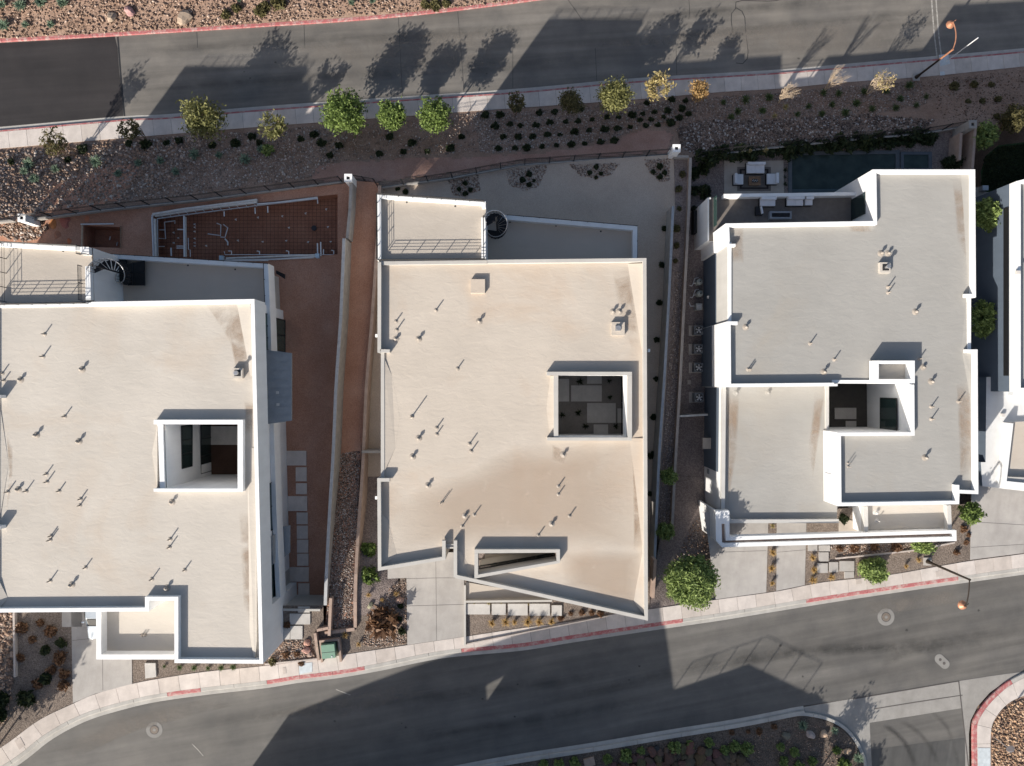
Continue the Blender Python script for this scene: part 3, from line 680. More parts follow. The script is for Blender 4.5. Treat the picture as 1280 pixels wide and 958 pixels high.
# tyre marks and dust on the roads
for q in ([(1093, 903), (1116, 914), (1136, 936), (1146, 958)], [(1123, 900), (1146, 914), (1164, 936), (1173, 958)], [(1163, 888), (1182, 907), (1192, 932), (1198, 958)], [(1105, 905), (1128, 925), (1140, 950), (1144, 962)]):
    faded_ribbon(q, 0.55, zs, 0.016, 'tyre_mark', M['tyre'], side_road)
for q in ([(880, 838), (990, 818), (1120, 807), (1280, 785)], [(640, 880), (760, 860), (870, 834), (1000, 814), (1150, 810), (1280, 803)], [(240, 905), (420, 885), (640, 860), (800, 838)], [(1100, 830), (1136, 816), (1158, 812), (1172, 820)], [(500, 925), (640, 905), (820, 875)]):
    faded_ribbon(q, 1.1, zs, 0.005, 'tyre_mark', M['tyre'], low_road)
for q in ([(160, 70), (330, 55), (520, 45), (700, 30)], [(160, 115), (330, 102), (520, 92), (760, 75)], [(800, 52), (960, 35), (1160, 14)], [(820, 20), (960, 8), (1100, -8)]):
    faded_ribbon(q, 1.3, zu, 0.006, 'tyre_mark', M['tyre'], up_road)
for q in ([(1080, 752), (1200, 735), (1215, 752), (1120, 768), (1075, 770)], [(60, 935), (150, 893), (260, 872), (300, 880), (170, 915), (90, 950)], [(300, 900), (420, 870), (520, 850), (560, 860), (420, 900)]):
    faded(q, zs, 0.009, 'dust_patch', M['dust'], low_road)
for q in ([(660, 60), (900, 30), (1150, 20), (1160, 60), (1000, 72), (800, 60)], [(330, 60), (560, 35), (660, 30), (640, 80), (480, 100)]):
    faded(q, zu, 0.010, 'dust_patch', M['dust'], up_road)

b = MB(); b.poly(XYs([(582, 727), (690, 746), (690, 749), (582, 749)], zs), lambda x, y: zs(x, y) + 0.16); b.build('entry_slab', M['tan_roof2'], front)
# ================================================================ HOUSES
def part(root, name, m):
    b = MB(); b._fin = lambda kind=None, smooth=False: b.build(name, m, root, kind, smooth); return b
def walls(root, loops, z0, z1, m, name='wall'):
    b = MB()
    for k, l in enumerate(loops): b.sides(l, z0, z1, k > 0)
    return b.build(name, m, root)
def flat(root, loops, z, m, name='roof'):
    b = MB(); b.poly(loops, z); return b.build(name, m, root)
def parapet(root, px, zt_, z0, z1, t, m, closed=False, name='parapet', flip=False):
    l = XYs(px, zt_)
    b = MB(); b.path(l, -t if flip else t, z0, z1, closed); return b.build(name, m, root)
def slabpx(root, px, z0, z1, m, name):
    b = MB(); b.prism(XYs(px, z1), z0, z1); return b.build(name, m, root)
def wedge(root, px, z, hs, m, name='cricket'):
    """sloping roof fillet: a face whose corners rise by hs above the roof"""
    p = [XY(q[0], q[1], z) for q in px]; b = MB(); n = len(p)
    vs = [(q[0], q[1], z + 0.004 + h) for q, h in zip(p, hs)]; f = list(range(n))
    ar = sum(p[i][0] * p[(i + 1) % n][1] - p[(i + 1) % n][0] * p[i][1] for i in range(n))
    vs += [(q[0], q[1], z - 0.05) for q in p]
    fs = [tuple(f)] + [((i + 1) % n, i, n + i, n + (i + 1) % n) for i in range(n)]
    if ar < 0: fs = [tuple(reversed(g)) for g in fs]
    b.add(vs, fs); return b.build(name, m, root)
# rooftop pipes and vents: shared meshes, one object each
def mesh_of(mb, m, name):
    me = bpy.data.meshes.new(name); me.from_pydata(mb.v, [], mb.f); me.materials.append(m); me.update(); return me
def roof_meshes(m):
    r = {}
    b = MB(); b.cyl((0, 0, 0), 0.20, 0.05, 12, 0.06); b.cyl((0, 0, 0.05), 0.055, 0.36, 8); r['pipe'] = mesh_of(b, m, 'vent_pipe')
    b = MB(); b.cyl((0, 0, 0), 0.10, 0.05, 10, 0.07); b.cyl((0, 0, 0.05), 0.032, 0.50, 8); r['thin'] = mesh_of(b, m, 'vent_pipe')
    b = MB(); b.cyl((0, 0, 0), 0.30, 0.05, 14, 0.13); b.cyl((0, 0, 0.04), 0.085, 0.16, 10); b.cyl((0, 0, 0.20), 0.14, 0.06, 12, 0.15); b.cyl((0, 0, 0.26), 0.15, 0.10, 12, 0.03); r['vent'] = mesh_of(b, m, 'roof_vent')
    return r
def vents(root, z, m, pipes, vts, thin=(), zf=None):
    r = roof_meshes(m)
    for lst, k, nm in ((pipes, 'pipe', 'vent_pipe'), (thin, 'thin', 'vent_pipe'), (vts, 'vent', 'roof_vent')):
        for p in lst:
            o = bpy.data.objects.new(nm, r[k]); COL.objects.link(o); o.parent = root; o.matrix_parent_inverse = parent_inv(root)
            o.location = W(p[0], p[1], z); s = random.uniform(0.88, 1.15); o.scale = (0.85, 0.85, s * (p[2] if len(p) > 2 else 1)); o.rotation_euler = (0, 0, random.uniform(0, 6))
def boxvent(root, px, py, z, s, m, dark=True, cap=True):
    p = W(px, py, z); b = MB(); b.obox(p, s, s, 0.30); o = b.build('vent_box', m, root)
    if dark:
        b = MB(); b.obox(p + Vector((0.03, 0.02, 0.30)), s * 0.62, s * 0.62, 0.012); b.build('flue_plate', M['darkcap'], o)
    if cap:
        b = MB(); q = p + Vector((0.05, 0.03, 0.31)); b.cyl(q, 0.10, 0.35, 12); b.cyl(q + Vector((0, 0, 0.36)), 0.17, 0.06, 14, 0.15); b.build('flue', M['metal'], o)
def railing(root, pts, z0, h=0.55, nrail=4, post=1.05, name='railing'):
    """dark rail with posts along a line of world points"""
    l = resample(pts, post); b = MB(); root_b = MB()
    for k in range(nrail):
        zz = z0 + h * (k + 1) / nrail; root_b.tube([(p[0], p[1], zz) for p in pts], 0.016 if k < nrail - 1 else 0.026, 4)
    o = root_b.build(name, M['dark_metal'], root)
    me = None
    for p in l:
        if me is None:
            q = MB(); q.obox((0, 0, 0), 0.045, 0.045, h + 0.02); me = mesh_of(q, M['dark_metal'], 'post')
        c = bpy.data.objects.new('post', me); COL.objects.link(c); c.parent = o; c.matrix_parent_inverse = parent_inv(o); c.location = (p[0], p[1], z0)
    return o
def windows(root, quad, n, name='window', m='glassg', horizontal=True):
    """a glazed band standing on a wall: quad of 4 world corners (bottom-left, bottom-right, top-right, top-left), n panes"""
    a, b_, c, d = (Vector(q) for q in quad); nr = (b_ - a).cross(d - a).normalized()
    fr = MB(); th = 0.05
    def bar(p, q, w=0.06):
        u = (q - p).normalized(); v = nr.cross(u) * w / 2
        fr.add([p - v, p + v, q + v, q - v, p - v + nr * th, p + v + nr * th, q + v + nr * th, q - v + nr * th], [(4, 7, 6, 5), (0, 4, 5, 1), (1, 5, 6, 2), (2, 6, 7, 3), (3, 7, 4, 0)])
    bar(a, b_); bar(d, c)
    for k in range(n + 1): bar(a.lerp(b_, k / n), d.lerp(c, k / n))
    o = fr.build(name, M['frame'], root)
    for k in range(n):
        p = [a.lerp(b_, k / n), a.lerp(b_, (k + 1) / n), d.lerp(c, (k + 1) / n), d.lerp(c, k / n)]; g = MB(); g.add([q + nr * 0.02 for q in p], [(0, 1, 2, 3)]); g.build('pane', M[m], o)
    return o
def spiral(px, py, z0, z1, r, label, a0, turns=1.1):
    x, y = XY(px, py, z1); t = thing('spiral_staircase', label, 'staircase', (x, y, z0)); H = z1 - z0
    b = MB(); b.cyl((0, 0, 0), 0.06, H + 1.0, 10); local('centre_pole', b, M['dark_metal'], t)
    n = max(10, int(H / 0.2))
    for k in range(n):
        a = a0 + turns * 2 * math.pi * k / n; w = turns * 2 * math.pi / n * 1.05; b = MB()
        b.prism([(0.05 * math.cos(a), 0.05 * math.sin(a)), (r * math.cos(a), r * math.sin(a)), (r * math.cos(a + w), r * math.sin(a + w)), (0.05 * math.cos(a + w), 0.05 * math.sin(a + w))], H * (k + 1) / n - 0.05, H * (k + 1) / n)
        local('tread', b, M['dark_metal'], t)
    hp = [(r * math.cos(a0 + turns * 2 * math.pi * k / 40), r * math.sin(a0 + turns * 2 * math.pi * k / 40), H * k / 40 + 0.95) for k in range(41)]
    b = MB(); b.tube(hp, 0.032, 6); local('handrail', b, M['metal'], t)
    b = MB()
    for k in range(0, 41, 2): b.tube([(hp[k][0], hp[k][1], hp[k][2] - 0.95), hp[k]], 0.014, 4)
    for f in (0.3, 0.6): b.tube([(p[0], p[1], p[2] - 0.95 + f) for p in hp], 0.010, 4)
    local('baluster', b, M['dark_metal'], t)
    return t

# ---------------------------------------------------------------- house on the left
ZA, RA = 5.35, 4.93          # main parapet, main roof
TA, DA = 4.95, 4.57          # roof terrace parapet and floor
LA, FA = 1.35, 0.65          # lower terrace parapet and floor
h1 = thing('modern_house', 'leftmost full house with cream roof beside a red dirt yard with an unfinished pool', 'house', (-24, -3, 0))
Wm = M['white']
A_out = [(-17, 380), (318, 374), (329, 830), (218, 829), (218, 751), (186, 751), (186, 764.5), (-17, 766)]
A_hole = [(202.5, 530.5), (297, 530.5), (297, 611.5), (205, 611.5)]
ao, ah = XYs(A_out, ZA), XYs(A_hole, ZA)
low_out = XYs([(-60, 300), (107, 310)], TA)
YR = XY(329, 768, ZA)[1]
def side_x(y):
    a, c = ao[1], ao[2]; return a[0] + (c[0] - a[0]) * (y - a[1]) / (c[1] - a[1])
alow = [ao[0], (ao[1][0] - 0.55, ao[1][1]), (side_x(YR) - 0.55, YR), (side_x(YR), YR)] + ao[2:]
walls(h1, [ao], 3.2, RA, Wm, 'roof_band'); walls(h1, [alow], -2.6, 3.2, Wm)
b = MB(); b.poly([ao[1], (ao[1][0] - 0.55, ao[1][1]), (side_x(YR) - 0.55, YR), (side_x(YR), YR)], 3.201); b.f = [tuple(reversed(f)) for f in b.f]; b.build('soffit', Wm, h1); walls(h1, [ah], -2.6, RA, Wm, 'courtyard_wall')
flat(h1, [ao, ah], RA, M['tan_roof'])
parapet(h1, A_out, ZA, RA, RA + 0.06, 0.27, Wm, True, name='low_parapet', flip=True)
parapet(h1, [(114, 377.6), (318, 374), (329, 830), (218, 829), (218, 751), (186, 751), (186, 764.5), (-17, 766), (-17, 380.2)], ZA, RA + 0.06, ZA, 0.27, Wm, flip=True)
# courtyard: taller frame on three sides, lower sill on the left, window and glazed door inside
for q in ([(192, 525), (303.5, 525), (303.5, 530.7), (192, 530.7)], [(297, 530.7), (303.5, 530.7), (303.5, 611), (297, 611)], [(192, 611), (303.5, 611), (303.5, 614.8), (192, 614.8)]):
    slabpx(h1, q, RA + 0.005, ZA + 0.02, Wm, 'courtyard_parapet')
slabpx(h1, [(197, 531), (203.5, 531), (206, 611), (200, 611)], RA + 0.005, ZA - 0.25, Wm, 'courtyard_parapet')
wedge(h1, [(190, 566), (198, 532), (198, 610)], RA, (0, 0.14, 0.14), M['tan_roof'])
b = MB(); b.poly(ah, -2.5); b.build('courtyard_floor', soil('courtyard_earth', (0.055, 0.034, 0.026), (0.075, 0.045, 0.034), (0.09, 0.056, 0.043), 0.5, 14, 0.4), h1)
b = MB(); l = XYs([(255, 533), (305, 533), (305, 556), (255, 556)], -2.6); b.poly(l, -2.46); b.build('courtyard_slab', M['whitepaver'], h1)
xw = ah[0][0]
def wall_q(x0, y0, y1, za, zb, s=1): return [(x0, y0, za), (x0, y1, za), (x0, y1, zb), (x0, y0, zb)] if s < 0 else [(x0, y1, za), (x0, y0, za), (x0, y0, zb), (x0, y1, zb)]
xi = ah[0][0] + 0.09
windows(h1, wall_q(xi, ah[0][1] - 0.3, ah[3][1] + 1.1, 0.9, 2.6), 3, m='glass')
windows(h1, wall_q(xi, ah[0][1] - 0.15, ah[3][1] + 0.3, -2.55, -0.6), 3, 'glazed_door', m='glass')
# cricket along the right parapet
wedge(h1, [(296, 380), (314, 380), (319, 470), (313, 470)], RA, (0, 0.20, 0.06, 0), M['tan_roof'])
wedge(h1, [(309, 560), (321, 560), (322, 800), (319, 830), (312, 790)], RA, (0, 0.06, 0.16, 0.14, 0), M['tan_roof'])
wedge(h1, [(-12, 502), (0, 505), (11, 580), (0, 650), (-12, 652)], RA, (0.16, 0.04, 0, 0.04, 0.16), M['tan_roof'])
wedge(h1, [(0, 725), (10, 748), (0, 760)], RA, (0.12, 0, 0.1), M['tan_roof'])
for y in (494, 658): slabpx(h1, [(-12, y), (0, y), (0, y + 4), (-12, y + 4)], RA + 0.01, ZA + 0.2, Wm, 'parapet_return')
# roof terrace with its railings
T1 = [(-60, 300), (111, 309), (113, 376), (-60, 379)]
t1 = XYs(T1, TA); walls(h1, [t1], -2.6, DA - 0.9, Wm, 'terrace_wall')
flat(h1, [t1], DA, M['deck'], 'terrace_floor')
walls(h1, [XYs([(-60, 299.8), (112, 309), (114, 376), (-60, 379)], TA)], DA - 0.9, DA, Wm, 'terrace_band')
parapet(h1, [(-60, 300), (105, 309)], TA, DA, TA, 0.27, Wm, name='terrace_parapet', flip=True)
slabpx(h1, [(101, 308.6), (111, 309.1), (111.4, 318.5), (101, 318)], DA + 0.002, TA + 0.001, Wm, 'terrace_parapet')
slabpx(h1, [(106.5, 333), (112.5, 333), (113.5, 375), (107, 375)], DA + 0.002, TA, Wm, 'terrace_parapet')
railing(h1, XYs([(-40, 301.5), (101, 308.5)], TA), TA, 0.5); railing(h1, XYs([(102.5, 333), (103.5, 376)], TA), TA, 0.5)
railing(h1, XYs([(-16, 381), (106, 379)], ZA), RA + 0.06, 0.62); railing(h1, XYs([(3, 304.5), (3.5, 377)], TA), DA, 0.9)
railing(h1, XYs([(100.5, 308), (100.5, 318.5), (111, 318.8)], TA), TA, 0.5, post=0.8)
for p in ((20, 310), (79, 314)):
    b = MB(); b.disc((*XY(p[0], p[1], DA), DA + 0.006), 0.07, 10); b.build('roof_drain', M['darkcap'], h1)
# lower terrace wrapping the rear right corner
L1 = [(96, 315), (336, 329), (346, 330), (347, 400), (360, 800), (345, 805), (330, 760), (96, 400)]
Lo = [(113, 316), (335, 329.5), (338, 400), (345.5, 640), (352.5, 792)]
lo = XYs(Lo, LA)
b = MB(); b.poly([lo[0], lo[1], lo[2], lo[3], lo[4], XY(310, 800, LA), XY(300, 420, LA), XY(113, 400, LA)][::-1], FA); b.build('lower_terrace_floor', M['lowdeck'], h1)
b = MB(); b.path(lo, 0.34, 0.0, LA) if False else b.path(lo, -0.34, 0.0, LA); b.build('lower_terrace_parapet', Wm, h1)
inner = offset(lo, -0.5)
b = MB(); b.path(inner, -0.3, -2.6, FA - 0.02); b.build('lower_wall', M['house2'], h1)
railing(h1, offset(lo[:2], -0.03), LA, 0.16, 1, 1.1); railing(h1, offset([lo[1], XY(337, 390, LA)], -0.30), LA, 0.16, 1, 1.1)
for p in ((235, 332), (294, 337)):
    b = MB(); b.disc((*XY(p[0], p[1], FA), FA + 0.006), 0.07, 10); b.build('roof_drain', M['darkcap'], h1)
# clerestory glazing of the upper storey and slots in the side wall
xr = lambda py: XY(318 + (py - 374) * 11 / 456, py, ZA)[0]
def side_quad(py0, py1, za, zb, dx=-0.52):
    y0, y1 = XY(330, py0, (za + zb) / 2)[1], XY(330, py1, (za + zb) / 2)[1]
    return [(side_x(y1) + dx, y1, za), (side_x(y0) + dx, y0, za), (side_x(y0) + dx, y0, zb), (side_x(y1) + dx, y1, zb)]
windows(h1, side_quad(392, 437, 0.75, 3.0), 3); windows(h1, side_quad(605, 664, 0.9, 2.9), 2, m='glass'); windows(h1, side_quad(694, 766, 0.9, 2.9), 2, m='glass')
# ground floor window bays under the terrace
def bay(py0, py1, n, za=-2.58, zb=-0.1):
    y0, y1 = XY(356, py0, za)[1], XY(356, py1, za)[1]; x = XY(356.5, 600, -2.6)[0] - 0.02
    b = MB(); b.box(x - 1.2, x, y1, y0, za, zb); b.build('window_bay', M['frame'], h1)
    windows(h1, [(x + 0.01, y1, za + 0.05), (x + 0.01, y0, za + 0.05), (x + 0.01, y0, zb - 0.05), (x + 0.01, y1, zb - 0.05)], n)
bay(401, 440, 2); bay(600, 662, 3); bay(711, 750, 2)
# grey metal awning and smaller blank panel
aw = [(326.5, 437), (364.5, 441.5), (364.5, 526), (329, 531)]
b = MB(); b.prism(XYs(aw, 2.2), 2.05, 2.2); awn = b.build('awning', M['greysteel'], h1)
for p in ((347, 491), (347.5, 506)):
    b = MB(); b.obox(W(p[0], p[1], 2.2), 0.2, 0.2, 0.05); b.build('awning_light', M['cap'], awn)
b = MB(); b.obox(W(328, 490.5, 2.3), 0.2, 0.35, 0.1); b.build('awning_bracket', M['cap'], awn)
for k in range(8):
    y0 = 441 + k * 11; q = [(328, y0), (364.3, y0 + 0.6), (364.3, y0 + 1.2), (328, y0 + 0.6)]; b = MB(); b.prism(XYs(q, 2.22), 2.2, 2.225); b.build('awning_seam', M['greysteel'], awn)
b = MB(); b.prism(XYs([(350, 659), (362.5, 657), (362.5, 691), (350.5, 700)], -0.2), -0.35, -0.2); b.build('lower_awning', M['greysteel'], h1)
b = MB(); b.prism(XYs([(334, 672), (341.5, 670), (341.5, 705), (334.5, 712)], 1.9), 1.0, 1.9); b.build('wall_panel', M['greysteel'], h1)
b = MB(); b.prism([XY(*p, -1.2) for p in ((345, 338), (356, 343), (356, 349), (345, 342))], -1.35, -1.2); b.build('wall_bracket', M['frame'], h1)
# garage roof in front
GA, GR = 3.5, 2.75
G1 = [(120, 758), (219, 758), (219, 824.6), (120, 824.6)]
g1 = XYs(G1, GA)
flat(h1, [XYs([(121, 748), (219, 748), (219, 824), (121, 824)], GA)], GR, M['tan_roof'], 'garage_roof')
parapet(h1, [(120.3, 757), (120.3, 824.6), (217.5, 824.6)], GA, GR - 0.35, GA, 0.36, Wm, name='garage_parapet')
b = MB(); b.box(XY(150, 0, GA)[0], XY(217, 0, GA)[0], XY(0, 815, GA)[1], XY(0, 752, GA)[1], 0.5, GR - 0.01); b.build('garage_wall', Wm, h1)
b = MB(); b.box(XY(158, 0, GA)[0], XY(208, 0, GA)[0], XY(0, 815, GA)[1] - 0.06, XY(0, 815, GA)[1] - 0.002, 0.9, 2.3); b.build('garage_door', M['greysteel'], h1)
b = MB(); b.poly(XYs([(122, 748), (217.4, 748), (217.4, 790), (190, 792), (160, 797), (124, 788)], GA), GR + 0.012); b.build('roof_patch', M['tan_roof2'], h1) if False else None
vents(h1, GR, M['ventcap'], [(178, 794, .55), (181.5, 793.5, .55)], [])
vents(h1, RA, M['ventcap'], [(56, 418), (54, 446), (3, 467), (5, 476), (81, 521), (58, 593), (59, 602.5), (10, 615), (33, 614), (74, 614), (101, 624), (100, 632), (64, 670), (63, 675), (213, 674), (212, 684), (107, 709.5), (231, 712.6), (63, 726), (190, 724)],
      [(103, 462), (26, 475), (46, 544), (99, 552), (23, 612), (215, 628), (90, 731), (209, 735)])
boxvent(h1, 298.5, 467, RA, 0.72, M['tan_roof'])
# entry wall towards the street
b = MB(); b.prism(XYs([(353, 755.5), (405, 756), (405, 758.5), (353, 758)], -0.1), -2.6, 1.02); b.build('entry_wall', M['house2'], h1)
spiral(131, 336, FA, DA, 0.78, 'black spiral staircase beside the roof terrace of the leftmost house', 2.9)
b = MB(); p = W(152, 341, FA); b.prism(XYs([(140, 330), (178, 330), (178, 357), (140, 352)], FA), FA, FA + 0.002) if False else None

# black metal landing at the foot of the spiral stair
lq = [(150, 321), (158, 319), (158, 330), (180.5, 326), (181, 357), (160, 357), (159, 352), (146, 352)]
b = MB(); b.prism(XYs(lq, FA + 0.5), FA + 0.42, FA + 0.5); ldg = b.build('stair_landing', M['frame'], h1)
for q in (((158, 330), (158, 352)), ((166, 328), (166, 357)), ((150, 341), (181, 341))):
    b = MB(); b.tube([W(p[0], p[1], FA + 0.53) for p in q], 0.03, 4); b.build('landing_bar', M['dark_metal'], ldg)
b = MB()
for p in lq: b.tube([W(p[0], p[1], FA), W(p[0], p[1], FA + 0.42)], 0.03, 5)
b.build('landing_leg', M['dark_metal'], ldg)

# ---------------------------------------------------------------- house in the middle
ZB, RB = 4.55, 4.11
TB, DB = 4.40, 4.02
LB, FB_ = 0.9, 0.3
h2 = thing('modern_house', 'middle house with warm tan roof and a slanted pointed front edge', 'house', (0, -2.5, 0))
Wg = M['house2']
B_out = [(472, 326.5), (808, 322.8), (810, 776.2), (571.5, 723.5), (567, 722), (567, 686), (557, 686), (557, 700), (472.3, 714), (471.5, 598), (475, 597.5), (475, 441.5), (471.8, 441)]
B_hole = [(698, 469.5), (784.5, 469.5), (784.5, 547), (698, 547)]
B_slot = [(597.6, 692), (695.6, 691), (695.6, 701.5), (597.6, 718.6)]
bo, bh, bs = XYs(B_out, ZB), XYs(B_hole, ZB), XYs(B_slot, ZB)
b_low = XYs(B_out[:2] + [(810, 690), (600, 680), (567, 684), (557, 686)] + B_out[7:], ZB)
walls(h2, [bo], RB - 0.5, RB, Wg, 'roof_band'); walls(h2, [b_low], -3.05, RB - 0.5, Wg)
so_ = [b_low[2], bo[2], bo[3], bo[4], b_low[4], b_low[3]]
b = MB(); b.poly([so_, bs_ := XYs([(597.6, 692), (695.6, 691), (695.6, 701.5), (597.6, 718.6)], ZB)], RB - 0.5); b.f = [tuple(reversed(f)) for f in b.f]; b.build('porch_ceiling', Wg, h2)
b = MB(); b.path([bo[2], b_low[2]], 0.25, -0.5, RB - 0.502); b.build('porch_fin', Wg, h2)
walls(h2, [bh], 2.4, RB, M['white'], 'courtyard_wall'); walls(h2, [bs], RB - 0.5, RB, Wg, 'lightwell_wall')
flat(h2, [bo, bh, bs], RB, M['tan_roof2'])
parapet(h2, B_out, ZB, RB, RB + 0.12, 0.25, Wg, True, name='low_parapet', flip=True)
def par2(px, **k): return parapet(h2, px, ZB, RB + 0.12, ZB, 0.25, Wg, flip=True, **k)
par2([(475.0, 441.2), (471.8, 441), (472, 328)])
par2([(609, 325), (808, 322.8), (810, 776.2), (571.5, 723.5), (567, 722), (567, 676)])
par2([(557.0, 676), (557, 700), (472.3, 714), (471.5, 598), (487, 598)])
slabpx(h2, [(475.2, 436.8), (487, 437), (487, 440.9), (475.2, 440.9)], RB + 0.002, ZB - 0.002, Wg, 'parapet_return')
slabpx(h2, [(571.3, 676), (571.3, 685.8), (567, 685.8), (567, 676)], RB + 0.002, ZB - 0.003, Wg, 'parapet_return')
slabpx(h2, [(553, 676.2), (556.9, 676.2), (556.9, 699.8), (553, 699.8)], RB + 0.122, ZB + 0.003, Wg, 'parapet_return')
slabpx(h2, [(558, 684), (566.8, 684), (566.8, 686), (558, 686)], RB + 0.121, RB + 0.2, Wg, 'parapet_return')
# courtyard frame, floor, pavers, plants follow below
for q in ([(683.5, 465), (790, 465), (790, 469.5), (683.5, 469.5)], [(784.6, 469.6), (790, 469.6), (790, 547), (784.6, 547)], [(684, 547.1), (789.5, 547.1), (789.5, 551), (684, 551)]):
    slabpx(h2, q, RB + 0.003, ZB + 0.04, Wg, 'courtyard_parapet')
slabpx(h2, [(692, 469.6), (697.8, 469.6), (697.8, 547), (692.3, 547)], RB + 0.003, ZB - 0.02, Wg, 'courtyard_parapet')
zc = -2.95
cy = XYs([(694, 462), (798, 462), (798, 552), (694, 552)], ZB)
b = MB(); b.sides(cy, zc, 2.39, True); b.build('courtyard_lower_wall', M['white'], h2)
b = MB(); b.poly([cy, bh], 2.39); b.f = [tuple(reversed(f)) for f in b.f]; b.build('courtyard_soffit', Wg, h2)
b = MB(); b.poly(cy, zc); b.build('courtyard_floor', M['palegravel'], h2)
for (x0, x1, y0, y1) in ((228, 330, 270, 495), (350, 655, 335, 495), (510, 655, 235, 318), (510, 795, 512, 708), (812, 900, 565, 708), (575, 718, 725, 830)):
    b = MB(); b.prism(XYs(crop((670, 440), 7.98, [(x0, y0), (x1, y0), (x1, y1), (x0, y1)]), zc), zc - 0.02, zc + 0.05); b.build('paver', M['slabcourt'], h2)
windows(h2, [(cy[1][0] - 0.02, cy[1][1], zc + 0.05), (cy[1][0] - 0.02, cy[2][1], zc + 0.05), (cy[1][0] - 0.02, cy[2][1], 2.2), (cy[1][0] - 0.02, cy[1][1], 2.2)], 4, 'glazed_door', 'glass')
# light well by the street
for q in ([(593, 687), (700, 687), (700, 691), (593, 692)], [(695.7, 691.05), (700, 691.05), (700, 704), (695.7, 702)], [(593, 723.5), (597.5, 718.6), (695.6, 701.6), (700, 704.1)], [(593, 692.1), (597.5, 692.1), (597.5, 718.5), (593, 723.4)]):
    slabpx(h2, q, RB + 0.003, ZB + 0.05, Wg, 'lightwell_parapet')
b = MB(); b.poly(XYs([(585, 680), (710, 680), (710, 730), (585, 730)], ZB), 0.16); b.build('lightwell_floor', M['darkbed'], h2)
b = MB(); b.path([bs[3], bs[2]], -0.14, 0.17, RB - 0.502); b.build('glazed_wall', M['house2'], h2)
windows(h2, [(bs[2][0], bs[2][1] + 0.02, 2.3), (bs[3][0], bs[3][1] + 0.02, 2.3), (bs[3][0], bs[3][1] + 0.02, 3.1), (bs[2][0], bs[2][1] + 0.02, 3.1)], 4, 'window', 'glass')
for k in range(4):
    x0 = 601 + k * 18.5; b = MB(); b.prism(XYs([(x0, 706 - k * 4), (x0 + 17.6, 702 - k * 4), (x0 + 17.6, 711.5 - k * 4), (x0, 714.5 - k * 4)], 0.2), 0.17, 0.22); b.build('paver', M['drive'], h2)
b = MB(); b.prism(XYs([(606, 693), (648, 692), (648, 696), (622, 701), (606, 698)], 0.2), 0.17, 0.20); b.build('entry_slab', M['tan_roof2'], h2)
# crickets
wedge(h2, [(784.5, 330), (803.5, 330), (805, 455)], RB, (0, 0.24, 0.02), M['tan_roof2'])
wedge(h2, [(787, 548), (806, 548), (806.5, 700), (803, 690)], RB, (0, 0.10, 0.14, 0), M['tan_roof2'])
wedge(h2, [(803, 690), (806.5, 690), (806.5, 770), (792, 752)], RB, (0, 0.12, 0.26, 0), M['tan_roof2'])
wedge(h2, [(478, 442), (490, 470), (500, 522), (494, 560), (478, 596)], RB, (0.10, 0, 0, 0, 0.10), M['tan_roof2'])
wedge(h2, [(476, 640), (485, 650), (496, 694), (476, 708)], RB, (0.14, 0, 0, 0.16), M['tan_roof2'])
wedge(h2, [(571.5, 688), (577, 690), (590, 716), (588, 726), (571.5, 722)], RB, (0.12, 0, 0, 0.05, 0.16), M['tan_roof2'])
wedge(h2, [(683, 512), (688, 470), (692, 470), (692, 546), (688, 546)], RB, (0, 0.06, 0.1, 0.1, 0.06), M['tan_roof2'])
# roof terrace
T2 = [(471.3, 243), (607, 252), (607.5, 325), (472, 326)]
t2 = XYs(T2, TB)
walls(h2, [t2], -2.95, DB, M['white'], 'terrace_wall'); flat(h2, [t2], DB, M['deck'], 'terrace_floor')
parapet(h2, [(471.8, 326), (471.3, 243), (607, 252), (607, 260)], TB, DB, TB, 0.25, M['white'], name='terrace_parapet', flip=True)
slabpx(h2, [(601.5, 272), (607.3, 272), (607.5, 324), (601.8, 324)], DB + 0.002, TB, M['white'], 'terrace_parapet')
railing(h2, XYs([(472.5, 325), (472, 244), (605, 253)], TB), TB, 0.52)
parapet(h2, [(472.1, 326.6), (608.5, 325)], ZB, RB + 0.121, DB + 0.38, 0.25, Wg, flip=True)
railing(h2, XYs([(474, 325.8), (606, 324.6)], ZB), DB + 0.38, 0.54)
railing(h2, XYs([(604.5, 272), (604.8, 323)], TB), TB, 0.52)
for p in ((508.5, 253), (569, 258)):
    b = MB(); b.disc((*XY(p[0], p[1], DB), DB + 0.006), 0.07, 10); b.build('roof_drain', M['darkcap'], h2)
# lower terrace in the shade
L2 = [(600, 268.5), (636, 269), (797, 282.5), (797, 330), (600, 330)]
l2 = XYs(L2, LB); walls(h2, [l2], -2.95, LB - 0.7, M['white'], 'lower_wall')
flat(h2, [l2], FB_, M['lowdeck'], 'lower_terrace_floor')
b = MB(); b.path(XYs([(600, 268.5), (636, 269), (797, 282.5), (797, 328)], LB), -0.36, LB - 0.7, LB); b.build('lower_terrace_parapet', M['white'], h2)
railing(h2, XYs([(634, 269.3), (796.5, 283), (796.6, 322)], LB), LB, 0.14, 1, 1.2)
for p in ((637.5, 278), (695, 282.5), (751, 289.5)):
    b = MB(); b.disc((*XY(p[0], p[1], FB_), FB_ + 0.006), 0.07, 10); b.build('roof_drain', M['darkcap'], h2)
spiral(620.5, 276, FB_, DB, 0.78, 'dark spiral staircase at the rear of the middle house', 3.0)
